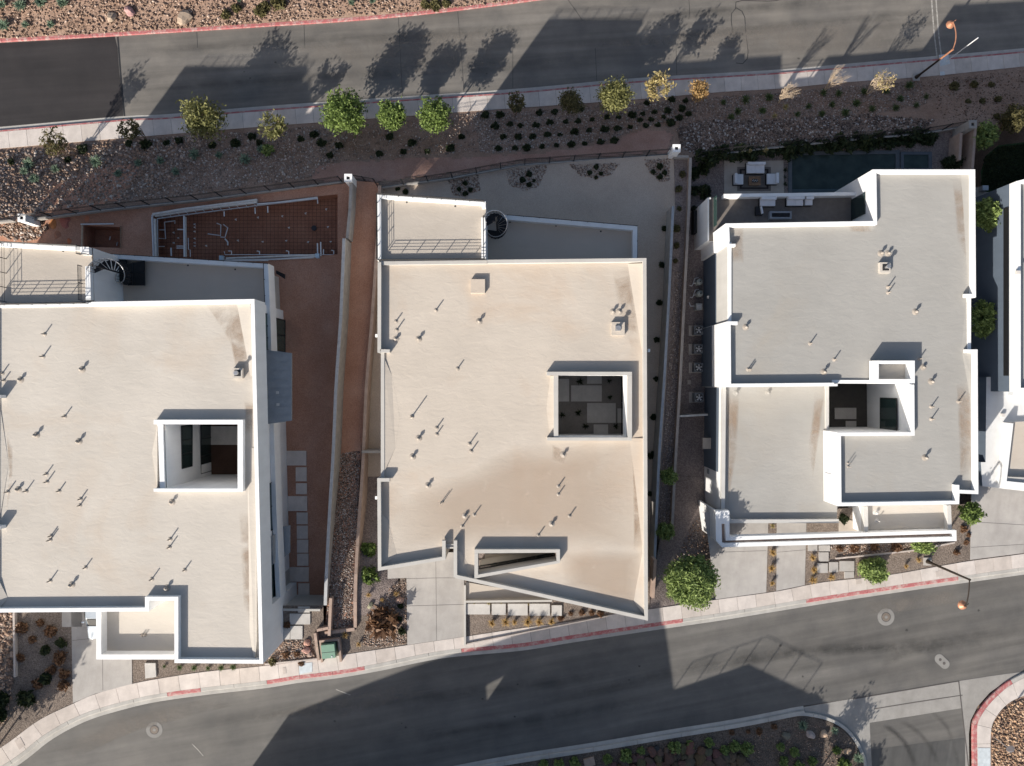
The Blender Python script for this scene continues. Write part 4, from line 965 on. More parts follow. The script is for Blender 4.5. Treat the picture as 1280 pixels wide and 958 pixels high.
vents(h2, RB, M['ventcap'], [(545, 388), (495, 402), (496, 412.6), (572, 461), (515, 521, 1.9), (546, 535), (546, 543), (587, 555), (589, 564), (593, 643.5), (578, 658), (698, 608), (698, 618), (712, 645), (673, 669)],
      [(495, 424, 0.8), (523.5, 424), (599, 402), (523.5, 548), (516, 571), (535, 607), (581, 645, 0.7), (766, 390), (774, 390), (704, 568.6), (689.6, 655)], [(551, 629), (553.5, 628)])
b = MB(); b.obox(W(597.5, 358.5, RB), 1.03, 1.0, 0.28); b.build('roof_hatch', M['tan_roof2'], h2)
b = MB(); b.obox(W(772, 411.5, RB), 0.95, 0.95, 0.26); o = b.build('vent_box', M['tan_roof2'], h2)
b = MB(); q = W(771.5, 411, RB, 0.26); b.obox(q, 0.36, 0.36, 0.10); b.cyl(q + Vector((0, 0, 0.1)), 0.1, 0.3, 10); b.cyl(q + Vector((0, 0, 0.4)), 0.17, 0.06, 12); b.build('flue', M['metal'], o)
for p in ((810.6, 438.5), (471.0, 420), (470.8, 622)):
    b = MB(); b.obox(W(p[0], p[1], 3.9), 0.16, 0.22, 0.2); b.build('scupper', M['white'], h2)
# low wall at the street garden of this house
b = MB(); b.path(XYs([(580, 731), (580, 806)], 0.3), 0.16, -0.4, 0.52); b.build('garden_wall', Wg, h2)
b = MB(); b.path(XYs([(690, 749.5), (582, 750.5)], 0.5), 0.16, -0.2, 0.62); b.build('garden_wall', Wg, h2)

# ---------------------------------------------------------------- house on the right, grey roofs
ZC, RC = 2.6, 2.2
ZD, RD = 0.5, 0.2
h3 = thing('modern_house', 'white walled house with light grey roofs on several levels and a dark pool behind', 'house', (22, -3, -1))
C_out = [(1091, 212), (1219, 212), (1220, 372), (1217, 372), (1217, 437), (1222, 437), (1223, 618), (1199.5, 617), (1199, 630.5), (1047.5, 633), (1046.8, 541), (1139, 540.5), (1138.5, 480), (1047, 479.5), (1047, 483), (909.5, 484.3), (909, 402), (911.5, 401), (911.5, 306), (908, 305.5), (907, 279.5), (1092, 276.5)]
co = XYs(C_out, ZC)
walls(h3, [co], -4.4, RC, M['white']); flat(h3, [co], RC, M['grey_roof'])
parapet(h3, C_out, ZC, RC, RC + 0.1, 0.26, M['white'], True, name='low_parapet', flip=True)
def par3(px, zt=ZC, **k): return parapet(h3, px, ZC, RC + 0.1, zt, 0.26, M['white'], flip=True, **k)
par3([(911.5, 306), (908, 305.5), (907, 279.5), (1092, 276.5), (1091, 212), (1219, 212), (1220, 372), (1206.5, 372)])
par3([(1207.5, 437), (1222, 437), (1223, 618), (1199.5, 617), (1199, 630.5), (1047.5, 633), (1046.8, 541), (1139, 540.5), (1138.5, 481)])
par3([(1047, 479.9), (1047, 483), (909.5, 484.3), (909, 402), (922, 402)])
slabpx(h3, [(911.8, 305), (919.5, 305), (919.5, 308.3), (911.8, 308.3)], RC + 0.002, ZC - 0.003, M['white'], 'parapet_return')
slabpx(h3, [(1194, 606.5), (1199.2, 606.5), (1199, 626), (1194.5, 626)], RC + 0.002, ZC + 0.01, M['white'], 'parapet_return')
# raised box over the courtyard end
for q in ([(1093, 451), (1143.5, 451), (1143.5, 455), (1093, 455)], [(1093, 455.05), (1098.5, 455.05), (1098.5, 474), (1093, 474)], [(1138.5, 455.05), (1143.5, 455.05), (1143.5, 474), (1138.5, 474)], [(1093, 474.05), (1143.5, 474.05), (1143.5, 479.3), (1093, 479.3)]):
    slabpx(h3, q, RC + 0.103, ZC + 0.45, M['white'], 'chimney_box')
b = MB(); b.poly(XYs([(1098, 454), (1139, 454), (1139, 475), (1098, 475)], RC + .1), RC + 0.1); b.build('chimney_floor', M['tan_roof'], h3)
b = MB(); b.path(XYs([(1092, 479), (1048, 480)], RC), 0.2, RC - 0.4, RC + 0.3); b.build('lintel', M['white'], h3) if False else None
# courtyard between the blocks
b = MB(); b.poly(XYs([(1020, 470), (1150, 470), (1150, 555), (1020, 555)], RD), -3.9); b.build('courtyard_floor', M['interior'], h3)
for q in ([(1043, 510), (1070, 510), (1070, 524), (1043, 524)], [(1057, 526.5), (1070, 526.5), (1070, 540), (1057, 540)]):
    b = MB(); b.prism(XYs(q, -3.9), -3.9, -3.84); b.build('paver', M['drive'], h3)
xw = XY(1138.7, 500, ZC)[0]; ya, yb = XY(1139, 498, 0)[1], XY(1139, 541, 0)[1]
windows(h3, [(xw - 0.12, ya, -1.5), (xw - 0.12, yb - 0.3, -1.5), (xw - 0.12, yb - 0.3, 0.9), (xw - 0.12, ya, 0.9)], 1, 'window', 'glass')
xw = XY(1037, 500, ZD)[0]
windows(h3, [(xw + 0.06, XY(0, 540, -1)[1], -3.8), (xw + 0.06, XY(0, 484, -1)[1], -3.8), (xw + 0.06, XY(0, 484, -1)[1], -0.2), (xw + 0.06, XY(0, 540, -1)[1], -0.2)], 3, 'window', 'glass')
# lower roof at the front left
D_out = [(903, 484.2), (1036.6, 482.5), (1036.6, 541), (1030, 541), (1049, 633), (1048, 654), (912.5, 654.3), (901.5, 640)]
do = XYs(D_out, ZD); walls(h3, [do], -4.4, RD, M['white'], 'lower_wall'); flat(h3, [do], RD, M['grey_roof'], 'lower_roof')
parapet(h3, [(1032.5, 483), (1036.6, 483), (1036.6, 541)], ZD, RD, ZD - 0.05, 0.22, M['grey_stucco'], name='low_parapet', flip=True)
parapet(h3, [(1048.5, 654), (912.5, 654.3), (901.5, 640), (903, 484.2)], ZD, RD, ZD, 0.28, M['grey_stucco'], flip=True)
b = MB(); q = XYs(crop((1000, 430), 7.37, [(175, 820), (190, 1470)]), 1.0)
b = MB(); yy = XYs([(1036, 593), (1036, 628)], 1.5); xx = XY(1047.3, 590, ZC)[0] - 0.012
b.box(xx - 0.03, xx, yy[1][1], yy[0][1], 0.5, 1.6); b.build('wall_vent', M['cushion'], h3)
# deep white street frame with a trough along its top
ZE = 1.0
E_px = [(894.5, 639), (911.7, 638.5), (912, 671), (1195.5, 663), (1195.8, 676.5), (902.5, 684.3), (895, 676)]
eo = XYs(E_px, ZE); groove = XYs([(902, 655), (906.4, 655), (907.5, 676), (1191, 667), (1191, 671.3), (905, 679.4), (902.5, 678)], ZE)
b = MB(); b.poly([eo, groove], ZE); b.sides(eo, ZE - 0.68, ZE); b.sides(groove, ZE - 0.35, ZE, True); fr = b.build('street_frame', M['white'], h3)
b = MB(); b.poly(groove, ZE - 0.35); b.build('trough', M['block'], fr)
b = MB(); l = XYs([(894.5, 639), (902.5, 684.3), (895, 676)], ZE); b.path(XYs([(894.7, 676), (894.5, 639.2)], ZE), -0.2, -4.3, ZE - 0.7); b.build('frame_leg', M['white'], fr)
# small front roof between frame and house
F_px = [(1080, 633.5), (1188.8, 632), (1190, 664.5), (1080.5, 667)]
fo = XYs(F_px, 0.75); walls(h3, [fo], -1.8, 0.25, M['white'], 'porch_wall'); flat(h3, [fo], 0.25, M['tan_roof'], 'porch_roof')
parapet(h3, [(1080, 633.5), (1080.5, 666.5)], 0.75, 0.252, 0.75, 0.3, M['grey_stucco'], name='porch_parapet')
parapet(h3, [(1190, 664.3), (1188.8, 632)], 0.75, 0.252, 0.75, 0.3, M['grey_stucco'], name='porch_parapet')
vents(h3, 0.25, M['cap'], [(1096, 651)], [(1095, 641, 0.7)])
b = MB(); b.prism(XYs([(1048, 646), (1068, 652), (1082, 667), (1046, 668)], -1.1), -1.6, -1.05); b.build('porch_slab', M['patio'], h3)
# rear terrace deck
DK, DP = -0.7, -0.05
K_px = [(886, 246), (905, 243), (1072, 240.5), (1110, 240), (1110, 285), (886, 300)]
ko = XYs(K_px, DP); walls(h3, [ko], -4.4, DK, M['white'], 'terrace_wall'); flat(h3, [ko], DK, M['rug'], 'terrace_floor')
parapet(h3, [(905, 242.6), (1110, 239.8)], DP, DK, DP, 0.26, M['white'], name='terrace_parapet', flip=True)
parapet(h3, [(886, 300), (886, 246), (890, 245.4)], DP, DK, DK + 0.3, 0.12, M['white'], name='terrace_kerb', flip=True)
b = MB(); x0, y0 = XY(893.5, 246, DP); x1, y1 = XY(893.5, 283, DP); b.box(x0, x0 + 0.03, y1, y0, DK + 0.3, DK + 1.1); b.build('glass_balustrade', M['glassg'], h3)
b = MB(); xx = XY(1091, 250, ZC)[0]; y0, y1 = XY(0, 241, 1.4)[1], XY(0, 268, 1.4)[1]; b.box(xx - 0.05, xx - 0.004, y1, y0, DK + 0.02, 1.5); b.build('sliding_door', M['glass'], h3)
wedge(h3, [(1201, 216), (1214.5, 216), (1215, 372), (1210, 360)], RC, (0, 0.14, 0.05, 0), M['grey_roof'])
wedge(h3, [(1202, 436), (1207, 380), (1213, 372), (1213, 437), (1216, 480), (1213, 500)], RC, (0, 0, 0.08, 0.08, 0.1, 0), M['grey_roof'])
vents(h3, RC, M['ventcap'], [(1110, 359), (1110, 366), (1012.6, 429.6), (1042.6, 449.7), (1149, 448.6), (1164, 508.6), (1164, 524), (1198, 502), (935, 462), (937.5, 462)],
      [(1101, 317), (1110, 317), (1144, 390), (1029.6, 465), (1154, 459, .7), (1164, 477), (1156, 572), (932, 409)], [(1059.6, 579), (1060, 583.5)])
vents(h3, RD, M['grey_roof'], [], [(920, 491, .8), (960, 491, .7)])
boxvent(h3, 1104, 335.5, RC, 0.78, M['tan_roof'])
# service openings on the white left wall
for p, s in (((884.5, 372), .2), ((889.5, 436), .16), ((890, 459), .16), ((892.5, 576), .22)):
    b = MB(); b.obox(W(p[0], p[1], -2.0), 0.12, s, 0.2); b.build('wall_light', M['cap'], h3)
b = MB(); xx = do[0][0]; b.box(xx - 0.75, xx - 0.004, XY(0, 563, -1.2)[1], XY(0, 549, -1.2)[1], -2.45, -2.3); b.build('door_canopy', M['patio'], h3)
b = MB(); b.box(xx - 0.03, xx - 0.003, XY(0, 562, -2)[1], XY(0, 551, -2)[1], -4.3, -2.5); b.build('side_door', M['frame'], h3)
for p in ((886.5, 570), (885.5, 589)):
    b = MB(); b.obox(W(p[0], p[1], -3.4), 0.25, 0.4, 0.5); b.build('meter_box', M['greysteel'], h3)

# ---------------------------------------------------------------- house at the right edge
h4 = thing('modern_house', 'white flat roofed house cut off by the right edge of the picture', 'house', (40, -2, -2))
wpx = [(1271, 226.5), (1420, 190), (1420, 490), (1271, 490)]
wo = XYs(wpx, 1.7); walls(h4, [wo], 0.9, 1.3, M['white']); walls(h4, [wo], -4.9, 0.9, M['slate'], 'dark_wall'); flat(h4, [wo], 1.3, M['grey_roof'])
parapet(h4, wpx, 1.7, 1.3, 1.7, 0.3, M['white'], True, flip=True)
b = MB(); b.box(XY(1271, 0, 1.7)[0] - 0.04, XY(1271, 0, 1.7)[0] - 0.003, XY(0, 470, 0)[1], XY(0, 262, 0)[1], 0.3, 0.85); b.build('window_slot', M['frame'], h4)
lpx = [(1233, 471.5), (1248.5, 471.5), (1248.5, 486), (1271, 486), (1420, 486), (1420, 600), (1279, 614), (1228, 608), (1226, 578), (1232, 578)]
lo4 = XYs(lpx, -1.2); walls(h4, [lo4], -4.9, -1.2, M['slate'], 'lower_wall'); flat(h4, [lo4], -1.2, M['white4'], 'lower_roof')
tpx = [(1262, 529), (1420, 520), (1420, 620), (1255, 606)]
to = XYs(tpx, -0.4); walls(h4, [to], -1.19, -0.9, M['white'], 'front_block'); flat(h4, [to], -0.9, M['tan_roof'], 'front_roof')
parapet(h4, [(1420, 622), (1253, 606), (1262, 529)], -0.4, -0.9, -0.4, 0.3, M['white'], flip=True)
slabpx(h4, [(1256, 596), (1420, 603), (1420, 612), (1255, 603.5)], -0.899, -0.55, M['house2'], 'planter')
slabpx(h4, [(1268, 486), (1420, 486), (1420, 497), (1266, 494)], -1.198, -0.5, M['white'], 'parapet')
for p in ((1271, 341), (1253, 559), (1257, 532), (1252, 519)):
    b = MB(); b.obox(W(p[0], p[1], 1.7 if p[1] < 400 else -1.2), 0.25, 0.25, 0.22); b.build('vent_box', M['cap'], h4)
for y0 in (540, 562):
    b = MB(); b.prism(XYs([(1226, y0), (1232.5, y0), (1232.5, y0 + 13), (1226, y0 + 13)], -2), -4.4, -2.0); b.build('equipment_recess', M['frame'], h4)

# ---------------------------------------------------------------- houses across the street, outside the frame, whose shadows fall on the road
def unshadow(px, py, h):
    g = W(px, py, zs); L = h / math.tan(SUN_EL); return (g.x - 0.578 * L, g.y - 0.816 * L)
zs0 = 9.0
s1 = thing('modern_house', 'flat roofed house across the street whose long shadow covers the lower road', 'house', (0, -48, 0))
sa = [unshadow(*p, zs0) for p in ((377, 871), (476.5, 838.5), (520, 825), (600, 803), (664, 784), (817, 763), (832, 878))]
so = [sa[0], sa[1], sa[2], sa[3], sa[4], sa[5], sa[6], (sa[6][0] + 1, sa[6][1] - 14), (sa[0][0] - 1, sa[6][1] - 14)]
zt8 = 8.6
hole = [unshadow(*p, zs0) for p in ((609, 852), (633, 841), (611, 873))]
b = MB(); b.prism([so, hole], 8.85, 9.0); b.build('roof', M['grey_roof'], s1)
c = Vector((sum(p[0] for p in so) / len(so), sum(p[1] for p in so) / len(so)))
ylim = sa[6][1] - 1.0
b = MB(); b.box(sa[2][0] + 0.01, sa[6][0] - 0.3, ylim - 12, min(p[1] for p in hole) - 1.2, -0.8, 8.84); b.build('wall', M['white'], s1)
b = MB(); b.prism([sa[0], sa[1], sa[2], (sa[2][0], ylim - 12), (sa[0][0] - 1, ylim - 12)], -0.8, 8.84); b.build('wall', M['white'], s1)
b = MB(); b.path([sa[0], sa[1], sa[2], sa[3], sa[4], sa[5], sa[6]], -0.25, 9.0, 9.01) if False else None
s2 = thing('modern_house', 'lower flat roofed house across the street with a railed roof terrace', 'house', (14, -42, 0))
z5 = 6.4
e = [unshadow(*p, z5) for p in ((815, 882), (831, 878), (920.5, 852.8), (985, 891), (1010, 905))]
e2 = [e[0], e[1], e[2], e[3], (e[3][0] + 2, e[3][1] - 1.3), (e[3][0] + 1, e[3][1] - 12), (e[0][0], e[0][1] - 12)]
b = MB(); b.prism(e2, -1, z5); b.build('wall', M['white'], s2)
railing(s2, [e[1], e[2], e[3]], z5, 1.22, 1, 1.75)

# slate lower band puts the middle house's shadow into colour on the left wall of the grey roofed house, grey recessed panel above it
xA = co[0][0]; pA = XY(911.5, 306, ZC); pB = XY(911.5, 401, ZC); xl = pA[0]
b = MB(); b.box(xl - 0.02, xl - 0.001, pB[1], pA[1] - 0.02, -0.6, RC - 0.002); b.build('wall_panel', M['grey_stucco'], h3)
b = MB(); b.box(xl - 0.022, xl - 0.001, pB[1], pA[1] - 0.02, -4.4, -0.602); b.build('wall_shade_band', M['slate'], h3)
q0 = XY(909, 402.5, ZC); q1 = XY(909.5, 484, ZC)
b = MB(); b.box(q0[0] - 0.03, q0[0] - 0.004, q1[1], q0[1], -4.4, -1.4); b.build('wall_shade_band', M['slate'], h3)
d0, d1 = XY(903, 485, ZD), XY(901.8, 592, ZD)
b = MB(); b.prism([(d0[0] - 0.04, d0[1]), (d0[0] - 0.004, d0[1]), (d1[0] - 0.004, d1[1]), (d1[0] - 0.04, d1[1])], -4.4, -0.35); b.build('wall_shade_band', M['slate'], h3)
# rust stains where water stands against the parapets
for r_, z, q in ((h1, RA, [(255, 378), (304, 379), (312, 420), (316, 480), (298, 480), (288, 430), (270, 400)]), (h1, RA, [(298, 640), (318, 630), (324, 720), (320, 800), (304, 760)]), (h1, RA, [(8, 540), (16, 560), (16, 610), (8, 640), (12, 590)]), (h1, RA, [(305, 500), (318, 500), (318, 540), (306, 545)]),
        (h2, RB, [(765, 340), (786, 332), (796, 380), (802, 440), (790, 440), (770, 375)]), (h2, RB, [(690, 556), (700, 560), (708, 570), (705, 580), (690, 575)]), (h2, RB, [(790, 560), (802, 600), (804, 690), (792, 690)]),
        (h3, RC, [(912, 284), (930, 284), (930, 330), (914, 330)]), (h3, RC, [(1060, 280), (1098, 279), (1096, 292), (1062, 290)]), (h3, RD, [(908, 488), (925, 488), (922, 560), (910, 640), (908, 560)]), (h3, RD, [(1018, 490), (1031, 490), (1026, 536), (1016, 600), (1010, 560)]), (h3, RC, [(1190, 225), (1205, 220), (1210, 330), (1196, 300)]), (h3, RC, [(1195, 480), (1215, 470), (1216, 590), (1200, 600)])):
    faded(q, z, 0.007, 'rust_stain', M['stain'], r_)
faded([(702, 692), (760, 686), (806, 690), (806, 765), (760, 752), (703, 733)], RB, 0.012, 'weathered_patch', M['peach'], h2)
faded([(480, 640), (520, 610), (580, 590), (640, 556), (720, 552), (790, 553), (806, 600), (806, 686), (700, 685), (590, 684), (500, 684)], RB, 0.010, 'weathered_patch', M['peach'], h2)
# ================================================================ WALLS AND FENCES BETWEEN THE LOTS
def garden_wall(px, ztop, z0, t, m, label, name='retaining_wall', cat='wall', flip=False, cap=None):
    p0 = XY(px[0][0], px[0][1], ztop)
    r = thing(name, label, cat, (p0[0], p0[1], z0)); zf = ztop if callable(ztop) else (lambda x, y: ztop)
    l = resample(XYs(px, ztop), 1.5) if callable(ztop) else XYs(px, ztop); b = MB(); b.path(l, -t if flip else t, z0, lambda x, y: zf(x, y) - 0.055); b.build('wall_face', m, r)
    seg = resample(l, 2.0)
    o = offset(seg, (-t if flip else t))
    k = 0
    for i in range(len(seg) - 1):
        a, c, d, e = Vector(seg[i]), Vector(seg[i + 1]), Vector(o[i + 1]), Vector(o[i]); g = (c - a).normalized() * 0.008
        b = MB(); b.prism_quad(tuple(a + g), tuple(c - g), tuple(d - g), tuple(e + g), lambda x, y: zf(x, y) - 0.054, zf, (True, True)); b.build('coping_stone', cap or m, r)
    return r
garden_wall([(428, 298), (424, 400), (418, 480), (411, 620), (407, 700), (404.5, 757)], lambda x, y: -0.35 + (zstrip(x, y) + 2.45) * 0.5, -2.65, 0.24, M['block_grey'], 'long grey retaining wall along the right side of the red dirt yard', cap=simple('pale_coping', (0.42, 0.42, 0.42)), flip=False)
garden_wall([(437, 226), (435.5, 262), (432, 298)], -1.0, -2.65, 0.24, M['block_grey'], 'short upper wall stub running down from the pilaster behind the red dirt yard')
garden_wall([(472.5, 232), (470, 300), (463, 400), (456, 480), (452, 570), (446, 660), (442, 785)], lambda x, y: -1.65 + (zstrip(x, y) + 2.45) * 0.85, -2.95, 0.24, M['block'], 'long brown block wall close to the left side of the middle house')
garden_wall([(443, 785), (405.5, 790)], 0.92, -2.5, 0.24, M['block'], 'short brown block wall closing the street end of the narrow gravel strip', flip=False)
garden_wall([(411.5, 748), (409.5, 795)], 1.2, -2.5, 0.22, M['block'], 'low brown wall stub beside the green utility cabinet garden')
garden_wall([(392, 792), (396.5, 826)], 1.25, -0.4, 0.2, M['block'], 'low brown wall ending at the pavement left of the green utility cabinet')
garden_wall([(396, 790), (411, 787)], 1.22, -0.4, 0.2, M['block'], 'low brown wall along the gravel terrace above the green utility cabinet')
garden_wall([(331, 832), (397, 825)], lambda x, y: zs(x, y) + 0.26, -0.4, 0.12, M['walk'], 'low concrete edging along the pavement below the leftmost house garden', 'garden_edging', 'edging')
garden_wall([(452, 563.5), (476, 563.5)], -1.2, -2.95, 0.2, M['block_grey'], 'short grey cross wall between the brown block wall and the middle house', flip=True)
garden_wall([(843, 258), (838, 370), (831.7, 480), (826, 560), (819.5, 712), (815, 760)], -1.1, -3.1, 0.2, M['block_grey'], 'long grey wall in shade along the right side of the middle house yard', cap=simple('blue_grey_coping', (0.30, 0.32, 0.35)), flip=True)
garden_wall([(861.5, 197), (860, 250), (848.5, 480), (842, 590), (835.7, 720), (832, 745)], -2.5, -4.4, 0.22, M['block'], 'thin tan wall between the planted strip and the grey roofed house', cap=simple('tan_coping', (0.34, 0.30, 0.27)))
garden_wall([(842, 197), (861, 197.5)], -2.5, -3.3, 0.2, M['block_grey'], 'short grey wall at the head of the planted strip')
garden_wall([(848, 519.5), (885, 517.5)], -2.7, -4.4, 0.15, M['block_grey'], 'pale side yard wall below the lowest air conditioner', cap=simple('pale_coping2', (0.42, 0.42, 0.41)), flip=True)
garden_wall([(817.5, 700), (814.5, 748)], 0.35, -0.9, 0.22, M['block'], 'short tan wall stub by the pointed corner of the middle house')
garden_wall([(1200, 166), (1198, 200)], -3.0, -4.5, 0.22, M['block'], 'short brown wall behind the dark pool of the grey roofed house')
garden_wall([(1221, 160), (1217, 215)], -2.8, -4.5, 0.22, M['block'], 'brown wall beside the green lawn at the right edge', flip=True)
garden_wall([(583, 806.5), (760, 771.5)], lambda x, y: zs(x, y) + 0.26, -0.9, 0.10, M['walk'], 'low pale edging between the straw grasses and the pavement', 'garden_edging', 'edging')
garden_wall([(1045, 699.5), (1140, 690), (1194, 679.5)], lambda x, y: zs(x, y) + 0.27, -2.2, 0.12, M['walk'], 'low pale edging in the front bed of the grey roofed house', 'garden_edging', 'edging')
garden_wall([(15.5, 752), (17, 847)], lambda x, y: zs(x, y) + 0.4, 0.6, 0.14, M['walk'], 'low concrete edging left of the bare front bed', 'garden_edging', 'edging')
def fence(px, z, label, hgt=1.45, base=True, name='metal_fence'):
    l = XYs(px, z) if not callable(z) else [XY(p[0], p[1], z) for p in px]
    zz = (lambda x, y: z(x, y)) if callable(z) else (lambda x, y: z)
    p0 = l[0]; r = thing(name, label, 'fence', (p0[0], p0[1], zz(*p0)))
    if base:
        b = MB(); b.path(l, 0.16, lambda x, y: zz(x, y) - 0.3, lambda x, y: zz(x, y) + 0.14); b.build('base_kerb', M['block_grey'], r)
    mid = resample(offset(l, 0.08), 1.95); z0 = 0.14 if base else 0
    for p in mid:
        b = MB(); b.obox((p[0], p[1], zz(*p) + z0), 0.07, 0.07, hgt); b.build('post', M['dark_metal'], r)
    for f in (0.12, 0.86, 1.0):
        b = MB(); b.tube([(p[0], p[1], zz(*p) + z0 + hgt * f - 0.03) for p in mid], 0.018, 4); b.build('rail', M['dark_metal'], r)
    pk = resample(offset(l, 0.08), 0.13); b = MB()
    for p in pk: b.tube([(p[0], p[1], zz(*p) + z0 + 0.1), (p[0], p[1], zz(*p) + z0 + hgt - 0.03)], 0.008, 3)
    b.build('picket', M['dark_metal'], r, 'stuff')
    return r
fence([(36, 276.5), (136, 263.5), (250, 251.5), (428, 229)], zy, 'black metal fence above the unfinished pool yard of the leftmost house')
fence([(474, 236.5), (560, 225), (650, 208), (740, 201.5), (838, 195)], zy, 'black metal fence along the rear of the middle house gravel yard')
fence([(443, 226), (470, 231)], zy, 'short black fence piece between pilaster and brown block wall', base=False)
fence([(872, 198), (960, 187), (1060, 177), (1150, 169), (1204, 160)], zy, 'black metal fence behind the hedge of the grey roofed house')
fence([(-120, 291), (18, 277)], zy, 'black metal fence left of the white pilaster in the left corner')
def pilaster(px, py, ztop, label, s=0.62, white=True):
    x, y = XY(px, py, ztop); zb = ztop - 3.4; r = thing('pilaster', label, 'pilaster', (x, y, zb)); m = M['white'] if white else M['block_grey']
    b = MB(); b.obox((x, y, zb), s * 0.92, s * 0.92, ztop - zb - 0.1); b.build('shaft', m, r)
    b = MB(); h = s / 2; q = 0.13
    b.prism([[(x - h, y - h), (x + h, y - h), (x + h, y + h), (x - h, y + h)], [(x - q, y - q), (x + q, y - q), (x + q, y + q), (x - q, y + q)]], ztop - 0.1, ztop + 0.02); b.build('cap', m, r)
    b = MB(); b.obox((x, y, ztop - 0.099), 0.255, 0.255, 0.01); b.build('core', M['darkcap'], r); return r
pilaster(27, 272.5, -0.7, 'white square pilaster with dark hole at the left rear corner of the leftmost house yard')
pilaster(435.2, 222.5, -0.7, 'white square pilaster with dark hole between the red dirt yard and middle house')
pilaster(845.8, 185.5, -1.3, 'white square pilaster with dark hole at the rear right corner of the middle yard')
pilaster(1216, 155.5, -2.2, 'grey square pilaster behind the pool near the right edge', 0.66, False)

# ================================================================ VEGETATION
def set_tone(me, vals):
    a = me.attributes.new("tone", 'FLOAT_COLOR', 'POINT'); a.data.foreach_set("color", np.asarray(vals, dtype=np.float32).ravel())
def leaf_mesh(name, centres, size, m, sr, flat=0.5, aspect=2.2):
    """one small four-cornered leaf at each centre"""
    n = len(centres); d = sr.normal(size=(n, 3)); d[:, 2] *= 0.6; d /= np.linalg.norm(d, axis=1)[:, None]
    u = np.cross(d, sr.normal(size=(n, 3)) + np.array([0, 0, flat * 2])); u /= np.linalg.norm(u, axis=1)[:, None] + 1e-9
    s = size * sr.uniform(0.65, 1.35, (n, 1)); a = d * s * aspect * 0.5; w = u * s * 0.5
    v = np.stack([centres - a, centres + w * 0.9 - a * 0.1, centres + a, centres - w * 0.9 - a * 0.1], 1).reshape(-1, 3)
    me = bpy.data.meshes.new(name); f = np.arange(n * 4).reshape(-1, 4)
    me.from_pydata(v.tolist(), [], f.tolist()); me.materials.append(m)
    t = np.repeat(sr.uniform(0, 1, n), 4); set_tone(me, np.stack([t, t, t, np.ones_like(t)], 1)); me.update(); return me
def crown_pts(rx, ry, rz, ncl, nper, spread, sr, shell=0.55, cut=-0.75):
    c = []
    while len(c) < ncl:
        p = sr.normal(size=3); p /= np.linalg.norm(p); p *= sr.uniform(shell, 1.0) ** 0.6
        if p[2] > cut: c.append(p * np.array([rx, ry, rz]) * sr.uniform(0.82, 1.08))
    c = np.array(c); pts = np.repeat(c, nper, 0) + sr.normal(size=(ncl * nper, 3)) * spread
    return pts, c
def tree(name, px, py, r, zg, label, leaf, hc, rz=None, n=70, per=26, size=0.16, trunk='bark', seed=1, lean=(0, 0), cat='tree', spread=None, group=None, ysc=1.0, limbs=9):
    """px, py: middle of the crown in the photograph, r its radius in photo pixels, zg ground height, hc height of the crown's middle above it"""
    sr = np.random.default_rng(seed)
    if zg is None:
        x, y = XY(px, py, lambda x, y: zbank(x, y) + hc); zg = zbank(x, y)
    x, y = XY(px, py, zg + hc); R = r * (HC - zg - hc) / FPX; rz = rz or R * 0.9
    bx, by = x + lean[0], y + lean[1]
    t = thing(name, label, cat, (bx, by, zg), group)
    pts, cl = crown_pts(R * 0.88, R * 0.88 * ysc, rz * 0.9, int(n * 1.5), int(per * 1.6), spread or R * 0.12, sr, 0.25); size *= 0.74
    off = np.array([x - bx, y - by, hc])
    me = leaf_mesh('crown', pts + off, size, M[leaf], sr); o = bpy.data.objects.new('crown', me); COL.objects.link(o); o.parent = t
    b = MB(); fork = Vector((off[0] * 0.5, off[1] * 0.5, max(0.25, hc - rz * 0.75)))
    b.tube([(0, 0, -0.1), fork * 0.5, fork], [0.085 * (0.5 + R * 0.4), 0.07 * (0.5 + R * 0.4), 0.05 * (0.5 + R * 0.4)], 7); local('trunk', b, M[trunk], t)
    for k in range(limbs):
        c = Vector(cl[k % len(cl)] + off); mid = fork.lerp(c, 0.5) + Vector((0, 0, 0.12 * R)); b = MB(); b.tube([fork, mid, c], [0.035 * (0.5 + R * .4), 0.022, 0.008], 5); local('limb', b, M[trunk], t)
    return t
